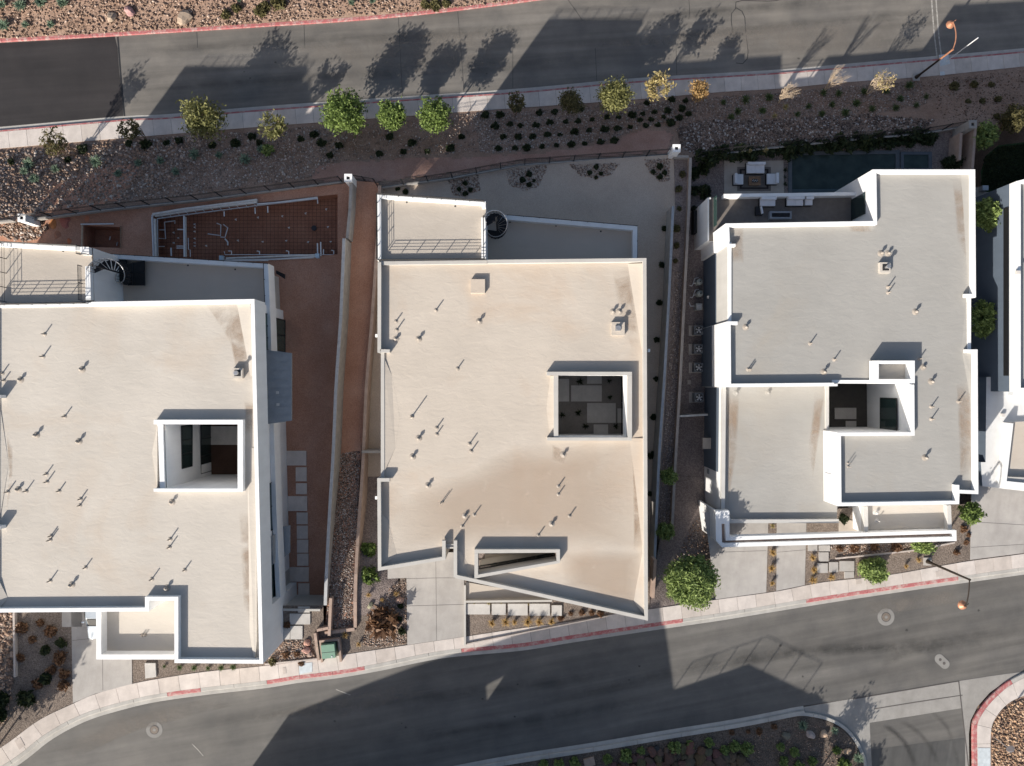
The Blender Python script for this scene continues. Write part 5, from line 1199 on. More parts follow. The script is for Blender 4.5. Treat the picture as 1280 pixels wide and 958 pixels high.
def bare_tree(px, py, r, zg, label, hc, seed, bark='palebark', leaf=None, nl=0, size=0.1, name='bare_tree'):
    sr = random.Random(seed)
    if zg is None:
        x, y = XY(px, py, lambda x, y: zbank(x, y) + hc); zg = zbank(x, y)
    x, y = XY(px, py, zg + hc); R = r * (HC - zg - hc) / FPX; t = thing(name, label, 'tree', (x, y, zg)); H = hc + R
    tr = MB(); tips = []; br = MB()
    for s in range(4):
        a0 = sr.uniform(0, 6.28); tilt = sr.uniform(0.08, 0.3); p = Vector((0.05 * math.cos(a0), 0.05 * math.sin(a0), -0.1)); e = Vector((math.cos(a0) * tilt * hc, math.sin(a0) * tilt * hc, hc * sr.uniform(0.6, 0.9)))
        tr.tube([p, p.lerp(e, 0.5), e], [0.035, 0.028, 0.018], 5)
        for k in range(11):
            q = p.lerp(e, sr.uniform(0.3, 1)); a = sr.uniform(0, 6.28); f = Vector((math.cos(a) * R * sr.uniform(0.5, 1.0), math.sin(a) * R * sr.uniform(0.5, 1.0), H - 0.4 * R * sr.random())); m_ = q.lerp(f, 0.5) + Vector((0, 0, -0.1 * R))
            br.tube([q, m_, f], [0.014, 0.009, 0.004], 4); tips += [m_.lerp(f, u) for u in (0.4, 0.7, 1)]
            for _ in range(3):
                g = m_.lerp(f, sr.uniform(0.1, .8)); h = g + Vector((sr.uniform(-.3, .3) * R, sr.uniform(-.3, .3) * R, sr.uniform(0.05, .35) * R)); br.tube([g, h], [0.009, 0.004], 3); tips.append(h)
    local('trunk', tr, M[bark], t); local('branch', br, M[bark], t)
    if leaf:
        nr = np.random.default_rng(seed); c = np.array([tuple(sr.choice(tips)) for _ in range(nl)]) + nr.normal(size=(nl, 3)) * R * 0.09
        o = bpy.data.objects.new('crown', leaf_mesh('crown', c, size, M[leaf], nr)); COL.objects.link(o); o.parent = t
    return t
zuw = -5.85
def zg_at(px, py): p = XY(px, py, -5.4); return zbank(*p)
# row along the upper pavement, from left
bare_tree(72, 180, 15, None, 'sparse brownish tree at the far left of the upper pavement', 2.6, 31, 'bark', 'leaf_olive', 420, 0.13, 'sparse_tree')
bare_tree(165, 164, 13, None, 'sparse thin olive tree between two trees left of the yellow green one', 2.2, 32, 'bark', 'leaf_olive', 380, 0.13, 'sparse_tree')
tree('leafy_tree', 255, 148, 27, None, 'yellow green tree leaning over the upper pavement behind the leftmost house', 'leaf_yellow', 3.0, n=46, per=26, size=0.17, seed=5, spread=0.30, ysc=0.85)
bare_tree(344, 160, 16, None, 'small sparse yellow tree left of the three bright green trees', 2.0, 33, 'palebark', 'leaf_yellow', 650, 0.14, 'sparse_tree')
tree('leafy_tree', 429, 142, 28, None, 'largest of three bright green trees on the upper pavement edge', 'leaf_bright', 2.9, n=95, per=26, size=0.16, seed=6)
tree('leafy_tree', 489.5, 143, 20, None, 'smallest bright green tree, between two bigger bright green trees', 'leaf_bright', 2.7, n=70, per=22, size=0.15, seed=7)
tree('leafy_tree', 543.5, 143.5, 22.5, None, 'bright green tree nearest the middle house of the three by the upper pavement', 'leaf_bright', 2.9, n=80, per=22, size=0.15, seed=8)
bare_tree(644, 130, 12, None, 'dull grey brown sparse tree behind the middle house', 2.2, 34, 'bark', 'leaf_olive', 500, 0.12, 'sparse_tree')
tree('leafy_tree', 713, 128, 15, None, 'small olive tree in shade behind the middle house', 'leaf_olive', 2.3, n=40, per=20, size=0.13, seed=9, spread=0.2)
tree('leafy_tree', 769, 119, 21, None, 'tall pale yellow tree catching sunlight over the upper pavement', 'leaf_yellow', 3.1, n=60, per=24, size=0.15, seed=10, spread=0.26)
bare_tree(822, 113, 18, None, 'pale half bare tree with dry twigs right of the tall yellow tree', 2.7, 35, 'palebark', 'leaf_pale', 700, 0.13, 'sparse_tree')
tree('leafy_tree', 874.5, 113, 12, None, 'small orange tree at the upper pavement near the grey roofed house', 'leaf_orange', 2.2, n=28, per=20, size=0.13, seed=11, spread=0.18)
bare_tree(988, 116, 11, None, 'leftmost of three leafless pale trees by the upper pavement', 2.4, 36)
bare_tree(1047, 98, 14, None, 'middle one of three leafless pale trees by the upper pavement', 2.6, 37)
bare_tree(1103, 102, 14, None, 'leafless pale tree nearest the copper street lamp', 2.6, 38, 'palebark', 'leaf_pale', 160, 0.1)
# street trees and garden trees
tree('leafy_tree', 863, 727, 34, -0.45, 'big bright green tree at the kerb beside the wide driveway of the grey roofed house', 'leaf_green', 2.4, rz=1.5, n=150, per=46, size=0.15, seed=12, spread=0.22, limbs=16)
tree('round_tree', 835.5, 596, 11.5, -3.0, 'upper dark green tree on the planted strip by the thin tan wall', 'leaf_green', 1.7, n=50, per=22, size=0.13, seed=13)
tree('round_tree', 831, 664, 12, -2.8, 'lower dark green tree on the planted strip by the thin tan wall', 'leaf_green', 1.7, n=50, per=22, size=0.13, seed=14)
tree('garden_shrub', 461, 687, 10.5, -1.5, 'upper of two green bushes left of the middle house', 'leaf_bright', 0.9, n=34, per=22, size=0.17, seed=15, cat='bush')
tree('garden_shrub', 462, 719, 12.5, -0.7, 'lower of two green bushes left of the middle house', 'leaf_bright', 0.9, n=40, per=22, size=0.18, seed=16, cat='bush')
tree('garden_shrub', 1092, 713, 18, -1.0, 'spiky green bush overhanging the pavement of the grey roofed house', 'leaf_green', 0.7, n=60, per=24, size=0.17, seed=17, cat='bush', ysc=0.9)
tree('garden_shrub', 1153, 683, 14, -1.0, 'soft green bush under the white street frame', 'leaf_green', 0.5, n=40, per=22, size=0.15, seed=18, cat='bush', ysc=0.6)
tree('garden_shrub', 1214, 641, 14, -1.1, 'green bush between the grey roofed house and the right hand driveway', 'leaf_bright', 0.8, n=44, per=24, size=0.17, seed=19, cat='bush')
tree('leafy_tree', 1234, 268, 17, -4.4, 'upper green tree in the alley between the two rightmost houses', 'leaf_green', 3.6, n=60, per=24, size=0.16, seed=20, ysc=1.5)
tree('leafy_tree', 1230, 400, 16, -4.4, 'lower green tree in the alley between the two rightmost houses', 'leaf_green', 3.4, n=60, per=24, size=0.16, seed=21, ysc=1.7)
tree('leafy_tree', 1231, 170, 15, -4.4, 'dark green bush by the grey pilaster and lawn', 'leaf_green', 1.4, n=44, per=22, size=0.15, seed=22, cat='bush', ysc=1.3)
tree('garden_shrub', 1191, 204, 13, -4.4, 'dark low bush behind the corner of the dark pool', 'leaf_dark', 0.6, n=40, per=22, size=0.14, seed=23, cat='bush', ysc=0.6)
tree('garden_shrub', 1268, 148, 18, None, 'dull green bush at the right edge below the upper pavement', 'leaf_olive', 0.7, n=50, per=22, size=0.14, seed=24, cat='bush')
# trees just outside the frame whose shadows lie on the beds and kerbs in view
for k, (px, py, r, lab) in enumerate([(-48, 917, 27, 'tall tree left of the picture shading the bare front bed'), (-23, 937, 27, 'second tree left of the picture shading the bare front bed'), (-33, 967, 25, 'third tree left of the picture shading the bare front bed'), (-8, 907, 24, 'fourth tree left of the picture shading the bare front bed'), (-66, 962, 27, 'fifth tree left of the picture shading the bare front bed')]):
    gx_, gy_ = XY(px, py, zs); sx, sy = 640 + gx_ * FPX / (HC - 5), 479 - gy_ * FPX / (HC - 5)
    tree('leafy_tree', sx, sy, r, zs(gx_, gy_), lab, 'leaf_olive', 4.2, rz=2.0, n=62, per=26, size=0.22, seed=40 + k, spread=0.32)
for k, (px, py, r, hh, lab) in enumerate([(1003, 992, 21, 3.2, 'tree below the picture casting a leafy shadow on the corner kerb'), (944, 982, 9, 3.3, 'small tree below the picture left of the corner tree'), (1021, 1050, 15, 3.2, 'tree below the picture beside the side street')]):
    gx_, gy_ = XY(px, py, zs); zz = zs(gx_, gy_); sx, sy = 640 + gx_ * FPX / (HC - zz - hh), 479 - gy_ * FPX / (HC - zz - hh)
    if sy < 965: sy = 985
    tree('leafy_tree', sx, sy, r, zz, lab, 'leaf_green', hh, n=42, per=18, size=0.16, seed=50 + k, spread=0.22)

# ---- shrubs and tufts: a few shared meshes, one object per plant
def shrub_meshes(leaf, n, per, size, R, H, k, spread=0.1):
    out = []
    for s in range(k):
        sr = np.random.default_rng(100 + s + len(leaf)); pts, _ = crown_pts(R, R, H, n, per, spread * R, sr, 0.3, -0.3); out.append(leaf_mesh('foliage', pts + np.array([0, 0, H * 0.45]), size, M[leaf], sr))
    return out
def tuft_mesh(m, n, R, H, width, seed, droop=0.5, name='blades'):
    sr = np.random.default_rng(seed); v = []; f = []; tone = []
    for i in range(n):
        a = sr.uniform(0, 6.283); out = R * sr.uniform(0.35, 1.0); h = H * sr.uniform(0.6, 1.1); w = width * sr.uniform(0.7, 1.2); c, s = math.cos(a), math.sin(a); q = sr.uniform(0, 0.12) * R; a2 = sr.uniform(0, 6.28)
        bx, by = q * math.cos(a2), q * math.sin(a2); o = len(v)
        v += [(bx - s * w, by + c * w, 0), (bx + s * w, by - c * w, 0), (bx + c * out * 0.5 + s * w * .8, by + s * out * 0.5 - c * w * .8, h * 0.8), (bx + c * out * .5 - s * w * .8, by + s * out * .5 + c * w * .8, h * 0.8), (bx + c * out, by + s * out, h * (1 - droop * 0.5))]
        f += [(o, o + 1, o + 2, o + 3), (o + 3, o + 2, o + 4)]; tone += [sr.uniform(0, 1)] * 5
    me = bpy.data.meshes.new(name); me.from_pydata(v, [], f); me.materials.append(M[m]); t = np.array(tone); set_tone(me, np.stack([t, t, t, np.ones_like(t)], 1)); me.update(); return me
def stem_mesh():
    b = MB()
    for k in range(5):
        a = k * 1.256; b.tube([(0, 0, -0.05), (0.12 * math.cos(a), 0.12 * math.sin(a), 0.22)], [0.02, 0.008], 4)
    return mesh_of(b, M['bark'], 'stem')
STEM = stem_mesh()
rp = random.Random(11)
ORD = 'first second third fourth fifth sixth seventh eighth ninth tenth eleventh twelfth thirteenth fourteenth fifteenth sixteenth seventeenth eighteenth nineteenth twentieth twenty-first twenty-second twenty-third twenty-fourth twenty-fifth twenty-sixth'.split()
def plants(lst, meshes, name, cat, label, group, z, r0, jitter=0.28, stem=True, labels=None):
    """lst: (px, py[, radius px]); meshes have radius 1"""
    order = sorted(range(len(lst)), key=lambda i: lst[i][0]); rank = {i: k for k, i in enumerate(order)}
    if labels is None and 1 < len(lst) <= 26: labels = {}; words = True
    else: words = False
    for i, p in enumerate(lst):
        x, y = XY(p[0], p[1], z) if callable(z) or not isinstance(z, str) else XY(p[0], p[1], -5)
        zz = z(x, y) if callable(z) else z
        r = (p[2] if len(p) > 2 else r0) * (HC - zz) / FPX * rp.uniform(1 - jitter, 1 + jitter)
        lab = (labels.get(i, label) if labels else label) if not words else (('leftmost ' if rank[i] == 0 else 'rightmost ' if rank[i] == len(lst) - 1 else ORD[rank[i]] + ' from left, ') + label)
        t = thing(name, lab, cat, (x, y, zz), None if labels and i in labels else group, rp.uniform(0, 6.28)); t.scale = (r, r, r * rp.uniform(0.85, 1.15))
        nm = 'blades' if 'tuft' in name or 'grass' in name or 'agave' in name else 'foliage'
        o = bpy.data.objects.new(nm, rp.choice(meshes)); COL.objects.link(o); o.parent = t
        if stem and nm == 'foliage':
            s = bpy.data.objects.new('stem', STEM); COL.objects.link(s); s.parent = t
SH_DARK = shrub_meshes('leaf_dark', 20, 12, 0.34, 0.8, 0.55, 4, 0.16)
SH_GREEN = shrub_meshes('leaf_green', 30, 12, 0.26, 0.85, 0.8, 3, 0.14)
SH_OLIVE = shrub_meshes('leaf_olive', 22, 12, 0.32, 0.85, 0.6, 3, 0.18)
SH_BROWN = shrub_meshes('leaf_brown', 26, 12, 0.26, 0.85, 0.5, 3, 0.2)
SH_BRIGHT = shrub_meshes('leaf_bright', 26, 12, 0.26, 0.85, 0.7, 2, 0.16)
T_GREEN = [tuft_mesh('tuft', 90, 1.0, 0.9, 0.05, s) for s in (1, 2, 3)]
T_AGAVE = [tuft_mesh('agave', 110, 1.0, 0.9, 0.085, s, 0.2) for s in (4, 5, 6)]
T_STRAW = [tuft_mesh('straw', 80, 1.0, 1.1, 0.045, s) for s in (7, 8)]
T_PALE = [tuft_mesh('leaf_pale', 70, 1.0, 1.0, 0.05, s) for s in (9, 10)]
T_DARK = [tuft_mesh('leaf_dark', 26, 1.0, 0.7, 0.09, s, 0.2) for s in (12, 13)]
c3 = lambda l: crop((640, 0), 3.833, l); c4 = lambda l: crop((950, 0), 3.833, l); c2 = lambda l: crop((320, 0), 3.833, l); c1 = lambda l: crop((0, 0), 3.833, l)
plants(c3([(130,545),(205,540),(330,525),(40,605),(115,605),(180,592),(257,587),(315,585),(30,663),(100,660),(168,650),(230,650),(300,637),(370,628),(443,625),(503,620),(565,612),(640,605),(697,602),(760,593),(15,715),(70,713),(145,705),(213,700),(285,697),(348,692),(422,685),(490,677),(455,565),(510,565),(575,555),(625,550),(683,540),(745,535),(645,497),(612,580),(385,577),(665,577),(725,563),(812,525),(845,550),(800,570),(765,480),(830,485)]) + c2([(1100,555),(1168,555),(1145,610),(1217,600),(1185,660),(1255,660),(1162,715),(1240,715)]),
       SH_DARK, 'low_shrub', 'shrub', 'small dark shrub in the grid of shrubs on the gravel bank behind the middle house', 'grid of small dark shrubs on the bank', zbank, 4.6)
plants(c2([(20,690),(315,690),(400,703),(590,740),(707,730),(930,715),(985,660),(750,690),(820,730),(355,750),(215,670),(280,650),(640,660)]), SH_DARK, 'low_shrub', 'shrub', 'dark shrub on red soil below the bright green trees', 'dark shrubs below the green trees', zbank, 5.2)
plants(c2([(60,725,10)]), SH_GREEN, 'round_shrub', 'shrub', 'round deep green shrub below the small sparse yellow tree', 'lone shrub', zbank, 10)
plants(c3([(1010,495),(1115,485),(1225,472),(1195,535),(1078,540),(1045,567)]) + c4([(300,450,9),(370,455),(492,445),(600,440),(705,418),(790,468),(665,478),(455,500),(340,505),(228,515),(175,552),(290,552),(400,548),(530,528),(642,522),(742,510),(40,475),(10,535)]),
       T_GREEN, 'grass_tuft', 'grass tuft', 'green grass tuft on the bank behind the grey roofed house', 'green tufts on the right part of the bank', zbank, 6.8)
plants(c4([(65,560,6.5),(118,517,6)]), T_PALE, 'grass_tuft', 'grass tuft', 'pale yellow grass tuft among green tufts on the right part of the bank', 'two pale tufts on the bank', zbank, 6)
plants(c4([(1020,410),(1105,410),(1135,480),(1060,490),(925,420),(1130,560),(995,490)]), SH_OLIVE, 'low_shrub', 'shrub', 'dull olive shrub on brown soil right of the copper street lamp', 'olive shrubs right of the lamp', zbank, 5)
plants(c1([(125,825,14),(175,860,14),(150,790,12),(275,815,12),(470,780,12)]), T_AGAVE, 'agave', 'agave', 'sunlit pale blue green agave on the rocky bank at the left', 'sunlit agaves on the left bank', zbank, 9)
plants(c1([(575,835,13),(670,785,12),(775,775,11),(850,828,13),(938,745,10),(1055,748,11),(1183,770,12),(1255,720,9)]), T_AGAVE, 'agave', 'agave', 'shaded blue green agave on the bank behind the leftmost house', 'shaded agaves on the left bank', zbank, 8)
plants(c1([(60,780,6),(330,770,7),(400,720,8),(620,690,7),(700,700,7),(800,690,6),(860,680,6),(1020,700,5),(1130,690,5),(1210,660,5)]), SH_DARK, 'low_shrub', 'shrub', 'dark low shrub along the pavement edge left of the three green trees', 'dark shrubs by the left pavement', zbank, 6)
plants(c1([(20,30,9),(110,35,9),(205,20,9),(310,25,9),(130,125,7),(30,130,6),(250,125,6)]), T_AGAVE, 'agave', 'agave', 'blue green agave above the far kerb in the top left corner', 'agaves beyond the far kerb', zfar, 8)
plants(c1([(1085,75,8),(1135,45,9),(1250,60,6)]) + c2([(45,35,8),(110,20,7),(810,25,8),(860,30,6),(910,20,7)]), SH_OLIVE, 'low_shrub', 'shrub', 'olive shrub on the rocky ground beyond the far red kerb', 'olive shrubs beyond the far kerb', zfar, 8)
plants(c2([(460,20,5),(560,10,6)]) + c1([(1150,5,8)]), T_AGAVE, 'agave', 'agave', 'small agave near the top edge beyond the far kerb', 'small agaves near the top edge', zfar, 5)
# hedge behind the pool
hp = [(876 + i * 12.3, 197 - i * 1.15 + (3 if i % 2 else -1)) for i in range(24)]
plants(hp, SH_DARK, 'hedge_shrub', 'shrub', 'dark hedge shrub behind the pool of the grey roofed house', 'hedge behind the pool', lambda x, y: zy(x, y) - 0.25, 9.5)
plants([(937, 189), (956, 188.5)], T_PALE, 'grass_tuft', 'grass tuft', 'pale yellow tuft in front of the dark hedge behind the lounge patio', 'pale tufts in the hedge', -3.2, 4)
plants([(867, 218, 8), (879, 213, 9), (880, 241, 10), (866, 240, 8), (868, 262, 6)], SH_DARK, 'low_shrub', 'shrub', 'dark shrub in the shady corner left of the lounge patio', 'shrubs left of the lounge patio', z3, 8)
plants([(981, 213, 4), (981, 222, 4), (981.5, 231, 4)], T_DARK, 'grass_tuft', 'grass tuft', 'tiny dark plant between lounge patio and dark pool', 'tiny plants by the pool', z3, 4)
# middle yard
plants(crop((640, 230), 3.833, [(728,215),(715,388),(707,570),(693,748),(690,935)]) + crop((640, 470), 3.833, [(680,198),(668,380),(662,565)]), SH_DARK, 'round_shrub', 'shrub', 'dark round shrub along the right side of the middle house', 'row of shrubs right of the middle house', z2, 4.6)
plants(crop((640, 230), 3.833, [(790,215,4),(788,295,3.5),(782,370,5),(800,25,5),(800,120,5)]) + crop((640, 0), 3.833, [(795,910,5),(815,840,4)]), SH_OLIVE, 'low_shrub', 'shrub', 'small shrub on the narrow planted strip right of the middle yard', 'shrubs on the planted strip', -3.0, 4)
# south beds
c7 = lambda l: crop((640, 708), 3.833, l); c8 = lambda l: crop((950, 708), 3.833, l)
zf2 = lambda x, y: zs(x, y) + 0.12
plants(c7([(150,945),(225,940),(300,935),(457,920),(545,900),(617,880),(777,860),(850,850),(940,838),(1018,875),(1068,860),(1123,870)]) + c8([(95,862,8),(160,885,7),(110,930,8),(250,930,8),(180,950,7)]), SH_GREEN, 'round_shrub', 'shrub', 'round green shrub in the shaded bed along the bottom edge', 'round shrubs in the bottom bed', zf2, 6.8)
plants(c7([(1053,795),(1130,790),(1183,790),(1255,768)]) + c8([(65,768)]), SH_BROWN, 'low_shrub', 'shrub', 'tiny dark brown shrub near the south kerb', 'tiny brown shrubs by the south kerb', zf2, 3.4)
plants(c8([(200,755,8),(350,780,8),(462,910,8)]), T_AGAVE, 'agave', 'agave', 'blue green agave at the rounded corner of the bottom bed', 'agaves at the rounded corner', zf2, 8)
plants(c8([(365,880,8),(400,940,8)]), SH_BRIGHT, 'round_shrub', 'shrub', 'yellow green shrub at the rounded corner of the bottom bed', 'yellow green corner shrubs', zf2, 8)
# front gardens
cz = lambda l: crop((560, 660), 4.571, l)
plants(cz([(250,540),(330,530),(380,535),(455,530),(520,530),(590,530)]), T_STRAW, 'straw_grass', 'ornamental grass', 'straw grass below the white slabs of the middle house', 'row of straw grasses', zf2, 7.5)
plants(cz([(645,515,3.2),(700,490,3.6),(765,485,4.2),(820,485,3.8),(870,490,3.6)]), SH_BROWN, 'low_shrub', 'shrub', 'small rust brown shrub under the pointed front of the middle house', 'rust brown shrubs', zf2, 3.6)
plants(cz([(150,433,2.6),(232,430,2.8),(305,430,2.6),(458,435,2.6)]), T_PALE, 'grass_tuft', 'grass tuft', 'tiny pale tuft at the low wall of the middle house', 'tiny pale tufts by the low wall', zf2, 2.6)
plants(crop((320, 708), 3.833, [(540,135,7),(605,160,9),(675,130,8),(545,285,7),(495,370,7),(430,325,8)]), T_STRAW, 'straw_grass', 'ornamental grass', 'straw coloured grass in the front bed left of the middle driveway', 'straw grasses left of the driveway', zf2, 5)
plants(crop((320, 708), 3.833, [(605,268,19)]), SH_BROWN, 'dry_bush', 'shrub', 'wide rust brown dry bush in the bed left of the middle driveway', 'dry bush', zf2, 19)
plants(crop((320, 708), 3.833, [(695,190,4),(700,310,4),(690,250,4)]), SH_DARK, 'low_shrub', 'shrub', 'small dark shrub at the edge of the middle driveway', 'dark shrubs by the middle driveway', zf2, 4)
plants(crop((320, 708), 3.833, [(760,130,14)]), SH_DARK, 'bare_shrub', 'shrub', 'dark twiggy plant', 'x', zf2, 4) if False else None
plants(crop((0, 708), 3.833, [(790,478,5),(865,482,4.5),(935,484,4.5),(1000,486,4.5),(1065,482,4),(1120,480,4)]), T_GREEN, 'grass_tuft', 'grass tuft', 'small tuft under the front wall of the leftmost house', 'tufts below the leftmost house', zf2, 4.5)
plants(crop((0, 750), 4.607, [(265,290,8),(270,450,9),(160,560,14),(20,575,10),(360,245,8),(10,650,6)]), SH_DARK, 'low_shrub', 'shrub', 'dark green shrub in the shadowy bed at the lower left', 'shrubs in the lower left bed', zf2, 9)
plants(crop((0, 750), 4.607, [(370,490,7),(350,330,8),(375,420,5),(240,130,9),(130,160,7),(190,230,8),(120,330,7),(300,400,7),(230,480,6),(300,180,7)]), SH_BROWN, 'low_shrub', 'shrub', 'brown dry shrub in the shadowy bed at the lower left', 'brown shrubs in the lower left bed', zf2, 7)
plants(crop((300, 740), 7.04, [(420,285,4),(405,550,5),(500,545,5),(540,630,3)]), SH_BROWN, 'low_shrub', 'shrub', 'small brown shrub right of the leftmost house front wall', 'brown shrubs by the leftmost front wall', zf2, 4)
plants(crop((300, 740), 7.04, [(290,605,6)]), SH_OLIVE, 'low_shrub', 'shrub', 'olive shrub at the front corner of the leftmost house', 'olive', zf2, 6)
c5z = lambda l: crop((860, 590), 6.385, l); c6z = lambda l: crop((1040, 590), 5.32, l)
plants(c5z([(665,640,6.5),(660,765,6.5),(665,885,7),(985,680,7),(995,775,6),(985,855,6),(1135,835,5.5)]), T_STRAW, 'straw_grass', 'ornamental grass', 'straw grass between driveway strips of the grey roofed house', 'straw grasses between driveway strips', zf2, 6)
plants(c5z([(670,430,6.5)]), T_PALE, 'grass_tuft', 'grass tuft', 'straw tuft in the gap between garage and white street frame', 'tuft', zf2, 6)
plants(c6z([(45,510,9),(145,508,10),(420,500,10),(275,500,8)]), SH_BROWN, 'dry_bush', 'shrub', 'rust brown dry bush below the white street frame', 'dry bushes below the frame', zf2, 7)
plants(c6z([(485,625,5),(565,580,4.5),(175,610,4)]), T_STRAW, 'straw_grass', 'ornamental grass', 'straw grass beside the lower street lamp of the grey roofed house', 'straw grasses near the lower lamp', zf2, 4.5)
plants(c6z([(905,420,4),(890,470,4),(820,535,4),(870,380,4)]), SH_BROWN, 'low_shrub', 'shrub', 'faint brown shrub in the narrow bed left of the right hand driveway', 'brown shrubs by the right driveway', zf2, 4)
plants(crop((670, 440), 7.98, [(432,298),(732,290),(737,448),(422,603),(265,630),(495,740),(795,745)]), T_DARK, 'agave', 'agave', 'dark agave in the sunken courtyard of the middle house', 'courtyard agaves', zc, 5.4)
# lawn at the right edge
b = MB(); b.poly(XYs([(1226, 215), (1232, 195), (1248, 182), (1280, 178), (1430, 170), (1430, 250), (1228, 240)], -4.45), -4.45); b.build('lawn_bed', M['lawn'], kind='structure')
sr = np.random.default_rng(77); lp = XYs([(1226, 236), (1230, 198), (1248, 184), (1280, 180), (1300, 179), (1300, 240)], -4.45); xs = [p[0] for p in lp]; ys = [p[1] for p in lp]
g = []
while len(g) < 9000:
    x, y = sr.uniform(min(xs), max(xs)), sr.uniform(min(ys), max(ys))
    if inside(x, y, lp): g.append((x, y, -4.41))
link('lawn_grass', leaf_mesh('lawn_grass', np.array(g), 0.10, M['leaf_dark'], sr), None, 'stuff')
ter = sheet([(1217, 235), (1265, 228), (1265, 250), (1217, 262)], -4.46, 'terrace_slab', M['patio']); sheet([(1200, 262), (1265, 250), (1285, 470), (1260, 640), (1200, 640)], -4.47, 'side_path', M['southbed'])

# ================================================================ STONES
phi = (1 + 5 ** 0.5) / 2
ICO = np.array([(-1, phi, 0), (1, phi, 0), (-1, -phi, 0), (1, -phi, 0), (0, -1, phi), (0, 1, phi), (0, -1, -phi), (0, 1, -phi), (phi, 0, -1), (phi, 0, 1), (-phi, 0, -1), (-phi, 0, 1)]) / 1.902
ICF = np.array([(0, 11, 5), (0, 5, 1), (0, 1, 7), (0, 7, 10), (0, 10, 11), (1, 5, 9), (5, 11, 4), (11, 10, 2), (10, 7, 6), (7, 1, 8), (3, 9, 4), (3, 4, 2), (3, 2, 6), (3, 6, 8), (3, 8, 9), (4, 9, 5), (2, 4, 11), (6, 2, 10), (8, 6, 7), (9, 8, 1)])
RS = 0.56
def rocks(px, zf, count, rmin, rmax, tones, name, seed, sink=0.25, flat=0.65, kind='stuff', holes=()):
    count = int(count * 2.5); sr = np.random.default_rng(seed); poly = XYs(px, zf); xs = [p[0] for p in poly]; ys = [p[1] for p in poly]; pts = []; tries = 0
    hs = [XYs(h, zf) for h in holes]
    while len(pts) < count and tries < count * 12:
        tries += 1; x, y = sr.uniform(min(xs), max(xs)), sr.uniform(min(ys), max(ys))
        if inside(x, y, poly) and not any(inside(x, y, h) for h in hs): pts.append((x, y, zf(x, y) if callable(zf) else zf))
    pts = np.array(pts); n = len(pts); r = (rmin + (rmax - rmin) * sr.random(n) ** 2.6) * RS
    v = ICO[None] * sr.uniform(0.7, 1.2, (n, 12, 1)) * (np.stack([sr.uniform(0.75, 1.3, n), sr.uniform(0.75, 1.3, n), sr.uniform(0.7, 1.15, n) * flat], 1) * r[:, None])[:, None, :]
    a = sr.uniform(0, 6.283, n); ca, sa = np.cos(a)[:, None], np.sin(a)[:, None]
    vx = v[:, :, 0] * ca - v[:, :, 1] * sa; vy = v[:, :, 0] * sa + v[:, :, 1] * ca; v = np.stack([vx, vy, v[:, :, 2]], 2)
    v += pts[:, None, :]; v[:, :, 2] += (r * flat * (1 - 2 * sink))[:, None]
    f = (ICF[None] + (np.arange(n) * 12)[:, None, None]).reshape(-1, 3)
    me = bpy.data.meshes.new(name); nv = n * 12; me.vertices.add(nv); me.vertices.foreach_set("co", v.astype(np.float32).ravel())
    me.loops.add(len(f) * 3); me.loops.foreach_set("vertex_index", f.astype(np.int32).ravel()); me.polygons.add(len(f)); me.polygons.foreach_set("loop_start", np.arange(0, len(f) * 3, 3, dtype=np.int32)); me.update(calc_edges=True)
    T = np.array(tones); k = sr.integers(0, len(T), n); c = T[k] * sr.uniform(0.75, 1.25, (n, 1)); c = np.repeat(np.concatenate([c, np.ones((n, 1))], 1), 12, 0); set_tone(me, np.clip(c, 0, 1)); me.materials.append(M['stone'])
    return link(name, me, None, kind)
PINK = [(0.30, 0.205, 0.15), (0.23, 0.155, 0.115), (0.40, 0.30, 0.24), (0.17, 0.115, 0.088), (0.28, 0.19, 0.14)]
GREYR = [(0.24, 0.19, 0.16), (0.32, 0.265, 0.23), (0.17, 0.13, 0.11), (0.42, 0.365, 0.325), (0.25, 0.18, 0.14)]
DARKR = [(0.11, 0.08, 0.066), (0.16, 0.12, 0.10), (0.21, 0.165, 0.14), (0.44, 0.40, 0.37), (0.075, 0.056, 0.048), (0.13, 0.095, 0.08)]
DUST = [(0.26, 0.18, 0.135), (0.19, 0.13, 0.10), (0.33, 0.245, 0.195)]
rocks([(-60, -40), (700, -60), (690, -4), (640, 3), (528, 14), (330, 29), (143, 41), (0, 49), (-60, 52)], zfar, 4300, 0.07, 0.22, PINK, 'bank_rocks', 1)
rocks([(-60, 200), (0, 190), (138, 178), (190, 174), (260, 168), (240, 205), (200, 240), (120, 255), (20, 270), (-60, 280)], zbank, 3600, 0.08, 0.26, PINK + GREYR, 'bank_rocks', 2)
rocks([(190, 174), (330, 163), (440, 155), (420, 205), (390, 222), (250, 242), (140, 256), (180, 220)], zbank, 2600, 0.06, 0.18, GREYR, 'bank_rocks', 3)
rocks([(440, 155), (600, 142), (640, 150), (600, 190), (520, 195), (440, 200), (400, 205)], zbank, 900, 0.05, 0.16, DUST + GREYR, 'bank_rocks', 4)
rocks([(590, 143), (650, 139), (796, 129), (840, 126), (850, 150), (800, 160), (760, 176), (640, 190), (600, 192)], zbank, 2600, 0.06, 0.16, GREYR, 'bank_rocks', 5)
rocks([(840, 126), (970, 116), (1150, 101), (1160, 130), (1080, 145), (960, 156), (880, 168), (850, 160)], zbank, 4200, 0.05, 0.15, GREYR + DUST, 'bank_rocks', 6)
rocks([(845, 160), (880, 150), (960, 150), (1080, 143), (1170, 150), (1150, 165), (1000, 178), (870, 194), (850, 185)], zbank, 2600, 0.05, 0.20, DARKR, 'bank_rocks', 7)
